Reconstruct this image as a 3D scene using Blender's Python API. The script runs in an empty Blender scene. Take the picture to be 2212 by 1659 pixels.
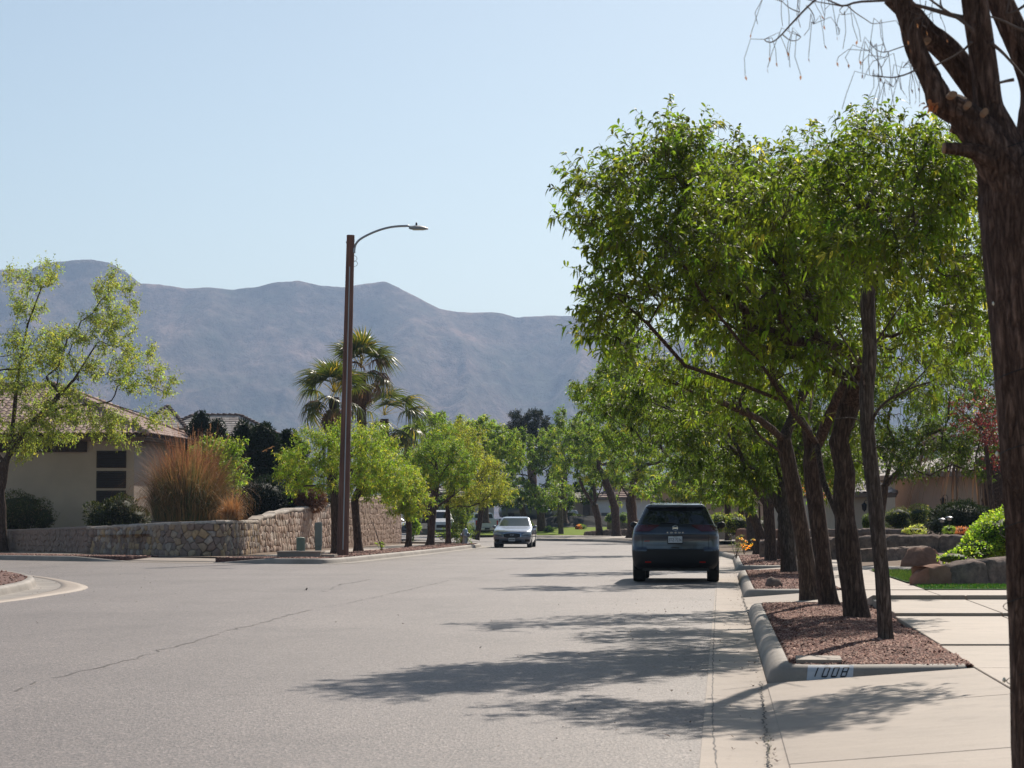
import bpy, math, random
import numpy as np
from mathutils import Vector, Matrix, noise as mnoise

SC = bpy.context.scene
COL = SC.collection
R = math.radians
# ------------------------------------------------------------------ camera
FPX = 5161.0          # focal length in units of a 2212 px wide frame (an 84 mm equivalent lens)
CAM_H = 1.31
HORIZON = 1124.0
PITCH = math.atan((HORIZON - 829.5) / FPX)
cam_d = bpy.data.cameras.new('camera')
cam_d.sensor_width = 36.0
cam_d.lens = 36.0 * FPX / 2212.0
cam_d.clip_start = 0.1
cam_d.clip_end = 30000
cam_d.dof.use_dof = True
cam_d.dof.focus_distance = 58.0
cam_d.dof.aperture_fstop = 11.0
cam = bpy.data.objects.new('camera', cam_d)
COL.objects.link(cam)
cam.location = (0, 0, CAM_H)
cam.rotation_euler = (math.pi / 2 + PITCH, 0, 0)
SC.camera = cam
# ------------------------------------------------------------------ world, sun, exposure
SUN_AZ = R(20.0)      # to the right of the view direction (+Y)
SUN_EL = R(38.0)
w = bpy.data.worlds.new('World')
SC.world = w
w.use_nodes = True
nt = w.node_tree
nt.nodes.clear()
sky = nt.nodes.new('ShaderNodeTexSky')
sky.sky_type = 'NISHITA'
sky.sun_disc = False
sky.sun_elevation = SUN_EL
sky.sun_rotation = SUN_AZ
sky.altitude = 1200
sky.air_density = 1.0
sky.dust_density = 2.0
sky.ozone_density = 0.0
bg = nt.nodes.new('ShaderNodeBackground')
bg.inputs['Strength'].default_value = 0.088
wo = nt.nodes.new('ShaderNodeOutputWorld')
wb = nt.nodes.new('ShaderNodeMix'); wb.data_type = 'RGBA'; wb.blend_type = 'MULTIPLY'; wb.inputs[0].default_value = 1.0
wb.inputs[7].default_value = (0.985, 1.01, 0.945, 1)      # the camera's white balance
nt.links.new(sky.outputs[0], wb.inputs[6])
nt.links.new(wb.outputs[2], bg.inputs['Color'])
nt.links.new(bg.outputs[0], wo.inputs['Surface'])
sd = bpy.data.lights.new('sun', 'SUN')
sd.energy = 4.6
sd.angle = R(0.53)
sd.color = (1.0, 0.91, 0.80)
sun = bpy.data.objects.new('sun', sd)
COL.objects.link(sun)
sdir = Vector((math.sin(SUN_AZ) * math.cos(SUN_EL), math.cos(SUN_AZ) * math.cos(SUN_EL), math.sin(SUN_EL)))
sun.rotation_euler = sdir.to_track_quat('Z', 'Y').to_euler()
SC.view_settings.view_transform = 'Standard'
SC.view_settings.look = 'None'
SC.view_settings.gamma = 1
SC.view_settings.exposure = 0.20
SC.view_settings.use_curve_mapping = False
SC.cycles.volume_bounces = 0
SC.cycles.max_bounces = 8
SC.cycles.transparent_max_bounces = 12
HAZE_DENSITY = 0.000135

# ------------------------------------------------------------------ measuring helpers
CP, SP = math.cos(PITCH), math.sin(PITCH)
def ray(x, y):
    u = 829.5 - y
    return Vector((x - 1106.0, FPX * CP - u * SP, FPX * SP + u * CP))
def gp(x, y, z=0.0):
    """where the line of sight of a photo point meets the level z"""
    d = ray(x, y)
    t = (z - CAM_H) / d.z
    return Vector((d.x * t, d.y * t, z))
def at(x, y, Y):
    """the point of a line of sight that lies Y metres ahead"""
    d = ray(x, y)
    t = Y / d.y
    return Vector((d.x * t, Y, CAM_H + d.z * t))
def m_per_px(Y):
    return Y / FPX
TAN5 = 0.0876
def street(o, Y, z=0.0):
    """o metres to the right of the right asphalt edge of the straight street"""
    return Vector((1.0 + TAN5 * (Y - 12.6) + o, Y, z))

# ------------------------------------------------------------------ object helpers
def link(o):
    COL.objects.link(o)
    return o
def tag(o, label=None, cat=None, group=None, kind=None):
    if label: o['label'] = label
    if cat: o['category'] = cat
    if group: o['group'] = group
    if kind: o['kind'] = kind
    return o
def empty(name, loc=(0, 0, 0), rz=0.0, label=None, cat=None, group=None):
    o = bpy.data.objects.new(name, None)
    o.empty_display_size = 0.2
    link(o)
    o.location = loc
    o.rotation_euler = (0, 0, rz)
    return tag(o, label, cat, group)
def obj(name, mesh, mat=None, parent=None, loc=None, rot=None, smooth=False):
    o = bpy.data.objects.new(name, mesh)
    link(o)
    if mat is not None and len(mesh.materials) == 0:
        mesh.materials.append(mat)
    if parent is not None: o.parent = parent
    if loc is not None: o.location = loc
    if rot is not None: o.rotation_euler = rot
    if smooth and len(mesh.polygons):
        mesh.polygons.foreach_set('use_smooth', np.ones(len(mesh.polygons), dtype=bool))
    return o
def npmesh(name, V, F, col=None):
    """V (n,3); F (m,k) all faces the same size; col (n,3) optional vertex colour"""
    V = np.ascontiguousarray(V, dtype=np.float32)
    F = np.ascontiguousarray(F, dtype=np.int32)
    me = bpy.data.meshes.new(name)
    k = F.shape[1]
    me.vertices.add(len(V))
    me.vertices.foreach_set('co', V.ravel())
    me.loops.add(F.size)
    me.loops.foreach_set('vertex_index', F.ravel())
    me.polygons.add(len(F))
    me.polygons.foreach_set('loop_start', np.arange(0, F.size, k, dtype=np.int32))
    me.update(calc_edges=True)
    if col is not None:
        a = me.color_attributes.new('tint', 'FLOAT_COLOR', 'POINT')
        c = np.ones((len(V), 4), dtype=np.float32)
        c[:, :3] = col
        a.data.foreach_set('color', c.ravel())
    return me
class MB:
    """collects simple solids into one mesh"""
    def __init__(s): s.v = []; s.f = []
    def add(s, vs, fs):
        b = len(s.v)
        s.v += [tuple(v) for v in vs]
        s.f += [tuple(i + b for i in f) for f in fs]
        return s
    def box(s, c, size, rz=0.0, M=None):
        hx, hy, hz = size[0] / 2, size[1] / 2, size[2] / 2
        vs = [Vector((sx * hx, sy * hy, sz * hz)) for sz in (-1, 1) for sy in (-1, 1) for sx in (-1, 1)]
        if rz:
            m = Matrix.Rotation(rz, 3, 'Z'); vs = [m @ v for v in vs]
        if M is not None: vs = [M @ v for v in vs]
        c = Vector(c)
        return s.add([v + c for v in vs], [(0, 2, 3, 1), (4, 5, 7, 6), (0, 1, 5, 4), (2, 6, 7, 3), (0, 4, 6, 2), (1, 3, 7, 5)])
    def prism(s, pts, z0, z1):
        n = len(pts)
        vs = [(p[0], p[1], z0) for p in pts] + [(p[0], p[1], z1) for p in pts]
        fs = [tuple(range(n, 2 * n)), tuple(range(n - 1, -1, -1))]
        fs += [(i, (i + 1) % n, n + (i + 1) % n, n + i) for i in range(n)]
        return s.add(vs, fs)
    def tube(s, pts, rads, k=8, cap=True):
        pts = [Vector(p) for p in pts]
        if not hasattr(rads, '__len__'): rads = [rads] * len(pts)
        rings = []
        ref = None
        for i, p in enumerate(pts):
            d = (pts[min(i + 1, len(pts) - 1)] - pts[max(i - 1, 0)]).normalized()
            if ref is None:
                ref = Vector((1, 0, 0)) if abs(d.x) < 0.8 else Vector((0, 1, 0))
            u = (ref - d * ref.dot(d)).normalized(); v = d.cross(u); ref = u
            rings.append([p + (u * math.cos(2 * math.pi * j / k) + v * math.sin(2 * math.pi * j / k)) * rads[i] for j in range(k)])
        vs = [q for r_ in rings for q in r_]
        fs = []
        for i in range(len(pts) - 1):
            for j in range(k):
                a = i * k + j; b = i * k + (j + 1) % k
                fs.append((a, b, b + k, a + k))
        if cap:
            fs.append(tuple(range(k - 1, -1, -1)))
            fs.append(tuple(range((len(pts) - 1) * k, len(pts) * k)))
        return s.add(vs, fs)
    def lathe(s, prof, c=(0, 0, 0), k=16, axis='Z'):
        vs = []
        for r_, h in prof:
            for j in range(k):
                a = 2 * math.pi * j / k
                p = (r_ * math.cos(a), r_ * math.sin(a), h)
                if axis == 'X': p = (h, p[0], p[1])
                if axis == 'Y': p = (p[0], h, p[1])
                vs.append((p[0] + c[0], p[1] + c[1], p[2] + c[2]))
        fs = []
        for i in range(len(prof) - 1):
            for j in range(k):
                a = i * k + j; b = i * k + (j + 1) % k
                fs.append((a, b, b + k, a + k))
        fs.append(tuple(range(k - 1, -1, -1))); fs.append(tuple(range((len(prof) - 1) * k, len(prof) * k)))
        return s.add(vs, fs)
    def mesh(s, name='mesh'):
        me = bpy.data.meshes.new(name)
        me.from_pydata(s.v, [], s.f)
        me.update()
        return me
    def build(s, name, mat, parent=None, smooth=False, **kw):
        return obj(name, s.mesh(name), mat, parent, smooth=smooth, **kw)
def shade_auto(o, ang=35):
    me = o.data
    me.polygons.foreach_set('use_smooth', np.ones(len(me.polygons), dtype=bool))
    try:
        me.set_sharp_from_angle(angle=R(ang))
    except Exception:
        pass
    return o
def recenter(o):
    """put a parentless single mesh's origin at its base"""
    me = o.data
    n = len(me.vertices)
    a = np.empty(n * 3, dtype=np.float32); me.vertices.foreach_get('co', a); a = a.reshape(-1, 3)
    c = np.array([(a[:, 0].min() + a[:, 0].max()) / 2, (a[:, 1].min() + a[:, 1].max()) / 2, a[:, 2].min()])
    a -= c
    me.vertices.foreach_set('co', a.ravel()); me.update()
    o.location = c
    return o

# ------------------------------------------------------------------ materials
class NT:
    def __init__(s, name):
        s.m = bpy.data.materials.new(name); s.m.use_nodes = True
        s.t = s.m.node_tree; s.b = s.t.nodes['Principled BSDF']; s.out = s.t.nodes['Material Output']
    def n(s, typ, **kw):
        nd = s.t.nodes.new(typ)
        for k, v in kw.items():
            if k.startswith('_'): setattr(nd, k[1:], v)
            else: nd.inputs[k.replace('__', ' ')].default_value = v
        return nd
    def l(s, a, b): s.t.links.new(a, b)
    def coords(s, obj_space=False, scale=(1, 1, 1)):
        if obj_space:
            tc = s.n('ShaderNodeTexCoord'); o = tc.outputs['Object']
        else:
            g = s.n('ShaderNodeNewGeometry'); o = g.outputs['Position']
        mp = s.n('ShaderNodeMapping'); mp.inputs['Scale'].default_value = scale
        s.l(o, mp.inputs['Vector'])
        return mp.outputs['Vector']
    def noise(s, vec, scale, detail=4, rough=0.55):
        t = s.n('ShaderNodeTexNoise', Scale=scale, Detail=detail, Roughness=rough)
        s.l(vec, t.inputs['Vector'])
        return t.outputs['Fac']
    def ramp(s, fac, stops):
        r_ = s.n('ShaderNodeValToRGB')
        e = r_.color_ramp.elements
        while len(e) < len(stops): e.new(0.5)
        for i, (p, c) in enumerate(stops):
            e[i].position = p; e[i].color = (c[0], c[1], c[2], 1) if hasattr(c, '__len__') else (c, c, c, 1)
        s.l(fac, r_.inputs['Fac'])
        return r_.outputs['Color']
    def mix(s, fac, a, b, mode='MIX'):
        m = s.n('ShaderNodeMix', _data_type='RGBA', _blend_type=mode)
        for v, i in ((fac, 0), (a, 6), (b, 7)):
            if hasattr(v, 'is_linked') or hasattr(v, 'links'): s.l(v, m.inputs[i])
            elif hasattr(v, '__len__'): m.inputs[i].default_value = (v[0], v[1], v[2], 1)
            else: m.inputs[i].default_value = v
        return m.outputs[2]
    def bump(s, h, strength=0.3, dist=0.01):
        b = s.n('ShaderNodeBump', Strength=strength, Distance=dist)
        s.l(h, b.inputs['Height'])
        s.l(b.outputs['Normal'], s.b.inputs['Normal'])
def plain(name, col, rough=0.6, metal=0.0, spec=0.5, coat=0.0, var=0.0, vs=3.0, bump=0.0, bs=40.0):
    t = NT(name)
    t.b.inputs['Base Color'].default_value = (col[0], col[1], col[2], 1)
    t.b.inputs['Roughness'].default_value = rough
    t.b.inputs['Metallic'].default_value = metal
    t.b.inputs['Specular IOR Level'].default_value = spec
    t.b.inputs['Coat Weight'].default_value = coat
    if var or bump:
        v = t.coords(True)
    if var:
        f = t.noise(v, vs, 5, 0.6)
        t.l(t.ramp(f, [(0.25, [c * (1 - var) for c in col]), (0.75, [min(1, c * (1 + var)) for c in col])]), t.b.inputs['Base Color'])
    if bump:
        t.bump(t.noise(v, bs, 4), bump, 0.01)
    return t.m

def m_asphalt():
    t = NT('asphalt')
    v = t.coords()
    big = t.noise(v, 0.22, 4, 0.6)
    vor = t.n('ShaderNodeTexVoronoi', Scale=58.0); t.l(v, vor.inputs['Vector'])
    fine = t.noise(v, 38.0, 5, 0.75)
    base = t.ramp(big, [(0.3, (0.176, 0.150, 0.139)), (0.7, (0.212, 0.182, 0.168))])
    chips = t.ramp(vor.outputs['Color'], [(0.0, (0.30, 0.30, 0.32)), (0.5, (0.92, 0.90, 0.88)), (0.86, (1.35, 1.28, 1.22)), (1.0, (2.6, 2.5, 2.4))])
    c = t.mix(1.0, base, chips, 'MULTIPLY')
    c2 = t.mix(1.0, c, t.ramp(fine, [(0.3, 0.72), (0.7, 1.28)]), 'MULTIPLY')
    # the streaks vehicles leave along the street
    vs = t.coords(scale=(0.9, 0.05, 1))
    st = t.noise(vs, 1.0, 3, 0.5)
    c3 = t.mix(1.0, c2, t.ramp(st, [(0.3, 0.93), (0.7, 1.07)]), 'MULTIPLY')
    # worn, oily and repaired patches
    pt = t.noise(t.coords(scale=(0.35, 0.16, 1)), 1.0, 6, 0.72)
    c3 = t.mix(1.0, c3, t.ramp(pt, [(0.34, 0.80), (0.46, 0.98), (0.70, 1.08)]), 'MULTIPLY')
    sp = t.noise(t.coords(), 1.9, 4, 0.7)
    c3 = t.mix(1.0, c3, t.ramp(sp, [(0.24, 0.72), (0.33, 1.0)]), 'MULTIPLY')
    t.l(c3, t.b.inputs['Base Color'])
    t.b.inputs['Roughness'].default_value = 0.62
    t.b.inputs['Specular IOR Level'].default_value = 0.5
    h = t.mix(0.5, vor.outputs['Distance'], fine)
    t.bump(h, 0.55, 0.012)
    return t.m
def m_concrete(name, c1, c2, streak=0.0):
    t = NT(name)
    v = t.coords()
    f = t.noise(v, 0.9, 6, 0.62)
    g = t.noise(v, 60, 3, 0.7)
    c = t.mix(1.0, t.ramp(f, [(0.28, c1), (0.72, c2)]), t.ramp(g, [(0.3, 0.9), (0.7, 1.08)]), 'MULTIPLY')
    stain = t.noise(v, 2.7, 5, 0.7)
    c = t.mix(1.0, c, t.ramp(stain, [(0.30, 0.80), (0.46, 1.0)]), 'MULTIPLY')
    oi = t.n('ShaderNodeObjectInfo')
    c = t.mix(1.0, c, t.ramp(oi.outputs['Random'], [(0.0, 0.90), (1.0, 1.05)]), 'MULTIPLY')
    br = t.noise(t.coords(scale=(0.5, 9.0, 1)), 1.0, 5, 0.7)
    c = t.mix(1.0, c, t.ramp(br, [(0.3, 0.95), (0.7, 1.05)]), 'MULTIPLY')
    spot = t.noise(v, 11.0, 4, 0.75)
    c = t.mix(1.0, c, t.ramp(spot, [(0.25, 0.70), (0.33, 1.0)]), 'MULTIPLY')
    t.l(c, t.b.inputs['Base Color'])
    t.b.inputs['Roughness'].default_value = 0.72
    t.bump(t.mix(0.5, g, f), 0.25, 0.006)
    return t.m
def m_gravel():
    t = NT('red_gravel')
    v = t.coords()
    vor = t.n('ShaderNodeTexVoronoi', Scale=24.0); t.l(v, vor.inputs['Vector'])
    c = t.ramp(vor.outputs['Color'], [(0.1, (0.07, 0.03, 0.024)), (0.5, (0.15, 0.068, 0.05)), (0.9, (0.26, 0.13, 0.10))])
    t.l(c, t.b.inputs['Base Color'])
    t.b.inputs['Roughness'].default_value = 0.9
    t.bump(vor.outputs['Distance'], 1.0, 0.03)
    return t.m
def m_tint(name, base=(1, 1, 1), rough=0.8, trans=0.0, tcol=(1.6, 2.0, 0.5), spec=0.4, bump=0):
    """colour comes from the mesh's own 'tint' attribute"""
    t = NT(name)
    a = t.n('ShaderNodeAttribute', _attribute_name='tint')
    c = t.mix(1.0, a.outputs['Color'], base, 'MULTIPLY')
    t.l(c, t.b.inputs['Base Color'])
    t.b.inputs['Roughness'].default_value = rough
    t.b.inputs['Specular IOR Level'].default_value = spec
    if trans:
        tr = t.n('ShaderNodeBsdfTranslucent')
        t.l(t.mix(1.0, a.outputs['Color'], tcol, 'MULTIPLY'), tr.inputs['Color'])
        mx = t.n('ShaderNodeMixShader', Fac=trans)
        t.l(t.b.outputs[0], mx.inputs[1]); t.l(tr.outputs[0], mx.inputs[2])
        t.l(mx.outputs[0], t.out.inputs['Surface'])
    return t.m
def m_random(name, stops, rough=0.85, bump=0.4, bs=12.0, dist=0.01, noise_amt=0.25):
    """one colour out of a range for every separate piece"""
    t = NT(name)
    oi = t.n('ShaderNodeObjectInfo')
    v = t.coords()
    c = t.ramp(oi.outputs['Random'], stops)
    f = t.noise(v, bs, 5, 0.65)
    c = t.mix(1.0, c, t.ramp(f, [(0.3, 1 - noise_amt), (0.7, 1 + noise_amt)]), 'MULTIPLY')
    t.l(c, t.b.inputs['Base Color'])
    t.b.inputs['Roughness'].default_value = rough
    t.b.inputs['Specular IOR Level'].default_value = 0.3
    if bump: t.bump(f, bump, dist)
    return t.m
def m_bark(name, c1, c2, c3, sx=14.0, sz=2.2, bump=0.9, dist=0.02):
    t = NT(name)
    v = t.coords(True, (sx, sx, sz))
    w1 = t.n('ShaderNodeTexNoise', Scale=1.0, Detail=5.0, Roughness=0.6, Distortion=0.6); t.l(v, w1.inputs['Vector'])
    v2 = t.coords(True, (sx * 2.3, sx * 2.3, sz * 1.6))
    f = t.noise(v2, 1.0, 6, 0.72)
    ridge = t.ramp(w1.outputs['Fac'], [(0.36, 1.0), (0.455, 0.35), (0.50, 0.0), (0.545, 0.35), (0.64, 1.0)])
    c = t.ramp(f, [(0.32, c1), (0.52, c2), (0.72, c3)])
    crack = t.mix(1.0, c, t.mix(ridge, (0.42, 0.38, 0.36), (1.05, 1.03, 1.0)), 'MULTIPLY')
    t.l(crack, t.b.inputs['Base Color'])
    t.b.inputs['Roughness'].default_value = 0.9
    t.b.inputs['Specular IOR Level'].default_value = 0.25
    t.bump(t.mix(0.45, ridge, f), bump, dist)
    return t.m
def m_mountain():
    t = NT('mountain_rock_and_scrub')
    v = t.coords(scale=(1, 0.45, 1))
    f = t.noise(v, 0.006, 8, 0.68)
    g = t.noise(v, 0.035, 6, 0.7)
    c = t.ramp(f, [(0.38, (0.055, 0.06, 0.04)), (0.5, (0.13, 0.095, 0.072)), (0.62, (0.25, 0.16, 0.125))])
    c = t.mix(1.0, c, t.ramp(g, [(0.38, 0.6), (0.62, 1.4)]), 'MULTIPLY')
    pale = t.noise(t.coords(scale=(1, 1, 3)), 0.02, 5, 0.8)
    c = t.mix(t.ramp(pale, [(0.70, 0.0), (0.74, 0.6)]), c, (0.42, 0.36, 0.30))
    t.l(c, t.b.inputs['Base Color'])
    t.b.inputs['Roughness'].default_value = 1.0
    t.b.inputs['Specular IOR Level'].default_value = 0.1
    t.bump(g, 1.0, 14.0)
    return t.m
def m_carpaint(name, col, rough=0.28, metal=0.5, coat=1.0):
    t = NT(name)
    t.b.inputs['Base Color'].default_value = (*col, 1)
    t.b.inputs['Metallic'].default_value = metal
    t.b.inputs['Roughness'].default_value = rough
    t.b.inputs['Coat Weight'].default_value = coat
    t.b.inputs['Coat Roughness'].default_value = 0.04
    v = t.coords(True)
    f = t.noise(v, 3.0, 6, 0.6)   # road dust
    t.l(t.mix(t.ramp(f, [(0.35, 0.0), (0.8, 0.22)]), (*col, 1), (0.25, 0.21, 0.17)), t.b.inputs['Base Color'])
    return t.m
def m_stucco(name, col):
    t = NT(name)
    v = t.coords()
    f = t.noise(v, 0.7, 5, 0.6)
    g = t.noise(v, 45, 3, 0.6)
    t.l(t.ramp(f, [(0.3, [c * 0.88 for c in col]), (0.7, [c * 1.08 for c in col])]), t.b.inputs['Base Color'])
    t.b.inputs['Roughness'].default_value = 0.95
    t.b.inputs['Specular IOR Level'].default_value = 0.2
    t.bump(g, 0.5, 0.01)
    return t.m
def m_wood_pole():
    t = NT('creosoted_pole_wood')
    v = t.coords(True, (26, 26, 0.7))
    f = t.noise(v, 1.0, 6, 0.7)
    g = t.noise(t.coords(True, (1, 1, 0.35)), 1.2, 3, 0.5)
    c = t.ramp(f, [(0.3, (0.055, 0.027, 0.018)), (0.5, (0.17, 0.075, 0.048)), (0.75, (0.30, 0.155, 0.105))])
    c = t.mix(1.0, c, t.ramp(g, [(0.3, 0.75), (0.7, 1.25)]), 'MULTIPLY')
    t.l(c, t.b.inputs['Base Color'])
    t.b.inputs['Roughness'].default_value = 0.75
    t.bump(f, 0.8, 0.01)
    return t.m
def m_dirtyland(name, c1, c2, s=3.0):
    t = NT(name)
    v = t.coords()
    f = t.noise(v, s, 6, 0.7)
    t.l(t.ramp(f, [(0.3, c1), (0.7, c2)]), t.b.inputs['Base Color'])
    t.b.inputs['Roughness'].default_value = 0.95
    t.b.inputs['Specular IOR Level'].default_value = 0.2
    t.bump(f, 0.9, 0.05)
    return t.m

M = {}
M['asphalt'] = m_asphalt()
M['tar'] = plain('tar_seam', (0.125, 0.112, 0.104), 0.8)
M['concrete'] = m_concrete('concrete_paving', (0.335, 0.27, 0.215), (0.42, 0.34, 0.27))
M['kerb'] = m_concrete('kerb_concrete', (0.22, 0.19, 0.16), (0.37, 0.32, 0.27))
M['joint'] = plain('joint_dirt', (0.05, 0.042, 0.035), 0.95)
M['gravel'] = m_gravel()
M['chips'] = m_tint('red_rock_chips', rough=0.85)
M['soil'] = m_dirtyland('dry_soil', (0.17, 0.12, 0.085), (0.27, 0.20, 0.15), 0.8)
M['turf'] = m_dirtyland('short_turf', (0.035, 0.10, 0.02), (0.06, 0.16, 0.03), 9.0)
M['blade'] = m_tint('grass_blades', rough=0.6, trans=0.35, tcol=(1.5, 1.6, 0.6))
M['straw'] = m_tint('dry_straw', rough=0.75, trans=0.3, tcol=(1.5, 1.15, 0.85), spec=0.25)
M['dark_bank'] = m_dirtyland('shade_toned_bank', (0.035, 0.038, 0.036), (0.085, 0.082, 0.078), 2.0)  # bank colour kept dark: the shade on it is painted in
M['leaf'] = m_tint('leaf_green', base=(1.75, 1.55, 1.8), rough=0.47, trans=0.60, tcol=(4.1, 4.0, 2.1), spec=0.35)
M['needle'] = m_tint('juniper_foliage', rough=0.7, trans=0.15, tcol=(1.4, 1.5, 0.6), spec=0.3)
M['bark_near'] = m_bark('furrowed_bark', (0.085, 0.052, 0.040), (0.20, 0.125, 0.093), (0.36, 0.24, 0.185), 26, 5.5, 1.0, 0.02)
M['bark'] = m_bark('brown_bark', (0.06, 0.041, 0.033), (0.135, 0.092, 0.072), (0.23, 0.165, 0.13), 20, 4.0)
M['bark_grey'] = m_bark('grey_bark', (0.07, 0.055, 0.048), (0.16, 0.13, 0.11), (0.29, 0.24, 0.21), 26, 4.0)
M['twig'] = plain('twig_bark', (0.13, 0.09, 0.07), 0.8, var=0.3)
M['cutwood'] = plain('cut_wood', (0.30, 0.18, 0.105), 0.8, var=0.25, vs=20)
M['mountain'] = m_mountain()
M['stucco'] = m_stucco('tan_stucco', (0.50, 0.405, 0.335))
M['stucco2'] = m_stucco('cream_stucco', (0.62, 0.55, 0.45))
M['stucco3'] = m_stucco('mauve_stucco', (0.30, 0.20, 0.17))
M['stucco4'] = m_stucco('orange_tan_stucco', (0.54, 0.38, 0.28))
M['stucco5'] = m_stucco('white_stucco', (0.72, 0.71, 0.70))
M['tile'] = m_random('pink_clay_tile', [(0.0, (0.30, 0.19, 0.155)), (0.5, (0.42, 0.28, 0.23)), (1.0, (0.52, 0.38, 0.31))], 0.8, 0.3, 14)
M['tile_pale'] = m_random('pale_concrete_tile', [(0.0, (0.40, 0.33, 0.29)), (0.5, (0.52, 0.45, 0.40)), (1.0, (0.60, 0.53, 0.47))], 0.75, 0.3, 14)
M['tile_edge'] = plain('brown_ridge_tile', (0.13, 0.085, 0.07), 0.8, var=0.3)
M['roofbase'] = plain('roof_underlay', (0.06, 0.04, 0.035), 0.95)
M['stone'] = m_random('field_stone', [(0.0, (0.19, 0.14, 0.115)), (0.25, (0.32, 0.23, 0.185)), (0.45, (0.24, 0.195, 0.175)),
                                      (0.62, (0.42, 0.30, 0.20)), (0.75, (0.46, 0.32, 0.18)), (0.9, (0.36, 0.31, 0.27)), (1.0, (0.50, 0.42, 0.35))], 0.9, 0.8, 9, 0.02)
M['stone_light'] = m_random('pale_field_stone', [(0.0, (0.26, 0.175, 0.135)), (0.3, (0.40, 0.28, 0.215)), (0.6, (0.48, 0.34, 0.255)),
                                      (0.85, (0.52, 0.41, 0.33)), (1.0, (0.60, 0.50, 0.42))], 0.9, 0.9, 9, 0.03)
M['stone_cap'] = m_random('pale_coping_stone', [(0.0, (0.36, 0.30, 0.25)), (0.6, (0.46, 0.39, 0.33)), (1.0, (0.50, 0.44, 0.38))], 0.9, 0.6, 6, 0.02)
M['mortar'] = plain('wall_mortar', (0.30, 0.24, 0.20), 0.95, var=0.3, vs=2.5, bump=0.6, bs=20)
M['rock'] = m_dirtyland('rough_retaining_rock', (0.085, 0.066, 0.058), (0.34, 0.25, 0.20), 4.5)
M['redrock'] = m_dirtyland('reddish_rock', (0.20, 0.105, 0.07), (0.36, 0.20, 0.14), 2.5)
M['louver'] = plain('dark_louver', (0.035, 0.028, 0.03), 0.6)
M['trimwood'] = plain('brown_trim', (0.20, 0.15, 0.115), 0.8, var=0.2)
M['darktrim'] = plain('dark_frame_and_eave_shade', (0.06, 0.04, 0.032), 0.8)  # window frames, and the painted shade band under the eave
M['pole'] = m_wood_pole()
M['steel'] = plain('galvanised_steel', (0.34, 0.35, 0.37), 0.4, 0.85)
M['lampgrey'] = plain('lamp_housing_grey', (0.30, 0.31, 0.32), 0.5, 0.3)
M['utilgreen'] = plain('utility_green_paint', (0.16, 0.20, 0.145), 0.55, var=0.12)
M['utilgrey'] = plain('utility_grey_green', (0.23, 0.26, 0.25), 0.5, var=0.12)
M['white_paint'] = plain('white_kerb_paint', (0.50, 0.53, 0.57), 0.7, var=0.12, vs=14)  # white dimmed and blued: the shade on the kerb is in the colour
M['black_paint'] = plain('black_stencil_paint', (0.02, 0.022, 0.028), 0.7)
M['black'] = plain('black_plastic', (0.013, 0.013, 0.014), 0.55)
M['rubber'] = plain('tyre_rubber', (0.016, 0.015, 0.015), 0.85, bump=0.3)
M['alloy'] = plain('alloy_wheel', (0.42, 0.43, 0.45), 0.3, 0.9)
M['chrome'] = plain('chrome', (0.75, 0.76, 0.78), 0.12, 1.0)
M['glass'] = plain('dark_car_glass', (0.012, 0.014, 0.016), 0.05, 0.0, 0.6, 0.3)
M['glass_blue'] = plain('windscreen_glass', (0.05, 0.075, 0.075), 0.06, 0.0, 0.4, 0.0)
M['winglass'] = plain('window_glass', (0.03, 0.035, 0.04), 0.08, 0.0, 0.6)
M['suvpaint'] = m_carpaint('grey_blue_paint', (0.045, 0.058, 0.080), 0.3, 0.6)
M['sedanpaint'] = m_carpaint('silver_blue_paint', (0.20, 0.235, 0.30), 0.3, 0.6)
M['whitecar'] = m_carpaint('white_paint', (0.66, 0.66, 0.66), 0.35, 0.0)
M['bluecar'] = m_carpaint('slate_paint', (0.10, 0.125, 0.16), 0.3, 0.5)
M['silvercar'] = m_carpaint('silver_paint', (0.36, 0.38, 0.42), 0.3, 0.6)
M['redlens'] = plain('red_lens', (0.075, 0.008, 0.012), 0.12, 0.0, 0.6, 0.6)
M['redbright'] = plain('red_reflector', (0.62, 0.03, 0.02), 0.25, 0.0, 0.6, 0.4)
M['clearlens'] = plain('clear_lens', (0.50, 0.50, 0.46), 0.12, 0.2, 0.8, 0.8)
M['plate'] = plain('plate_white', (0.62, 0.64, 0.66), 0.5)
M['plateink'] = plain('plate_ink', (0.02, 0.022, 0.03), 0.6)
M['hydrant'] = plain('silver_hydrant_paint', (0.42, 0.47, 0.52), 0.4, 0.6)
M['wrought'] = plain('black_lantern_metal', (0.015, 0.015, 0.017), 0.5, 0.5)
M['lampglass'] = plain('lantern_glass', (0.45, 0.44, 0.40), 0.2)
M['palmgreen'] = m_tint('palm_blade', rough=0.42, trans=0.4, tcol=(2.4, 2.2, 0.7), spec=0.45)
M['palmtrunk'] = m_bark('palm_trunk_fibre', (0.05, 0.03, 0.02), (0.12, 0.075, 0.05), (0.22, 0.15, 0.10), 9, 9)
M['garage'] = plain('pale_garage_door', (0.52, 0.54, 0.55), 0.6)
M['greydoor'] = plain('dark_door', (0.06, 0.075, 0.085), 0.5)
M['bulb'] = plain('string_light_bulb', (0.9, 0.82, 0.6), 0.08, 0.0, 1.0, 1.0)
M['cable'] = plain('black_cable', (0.012, 0.012, 0.012), 0.6)
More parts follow.
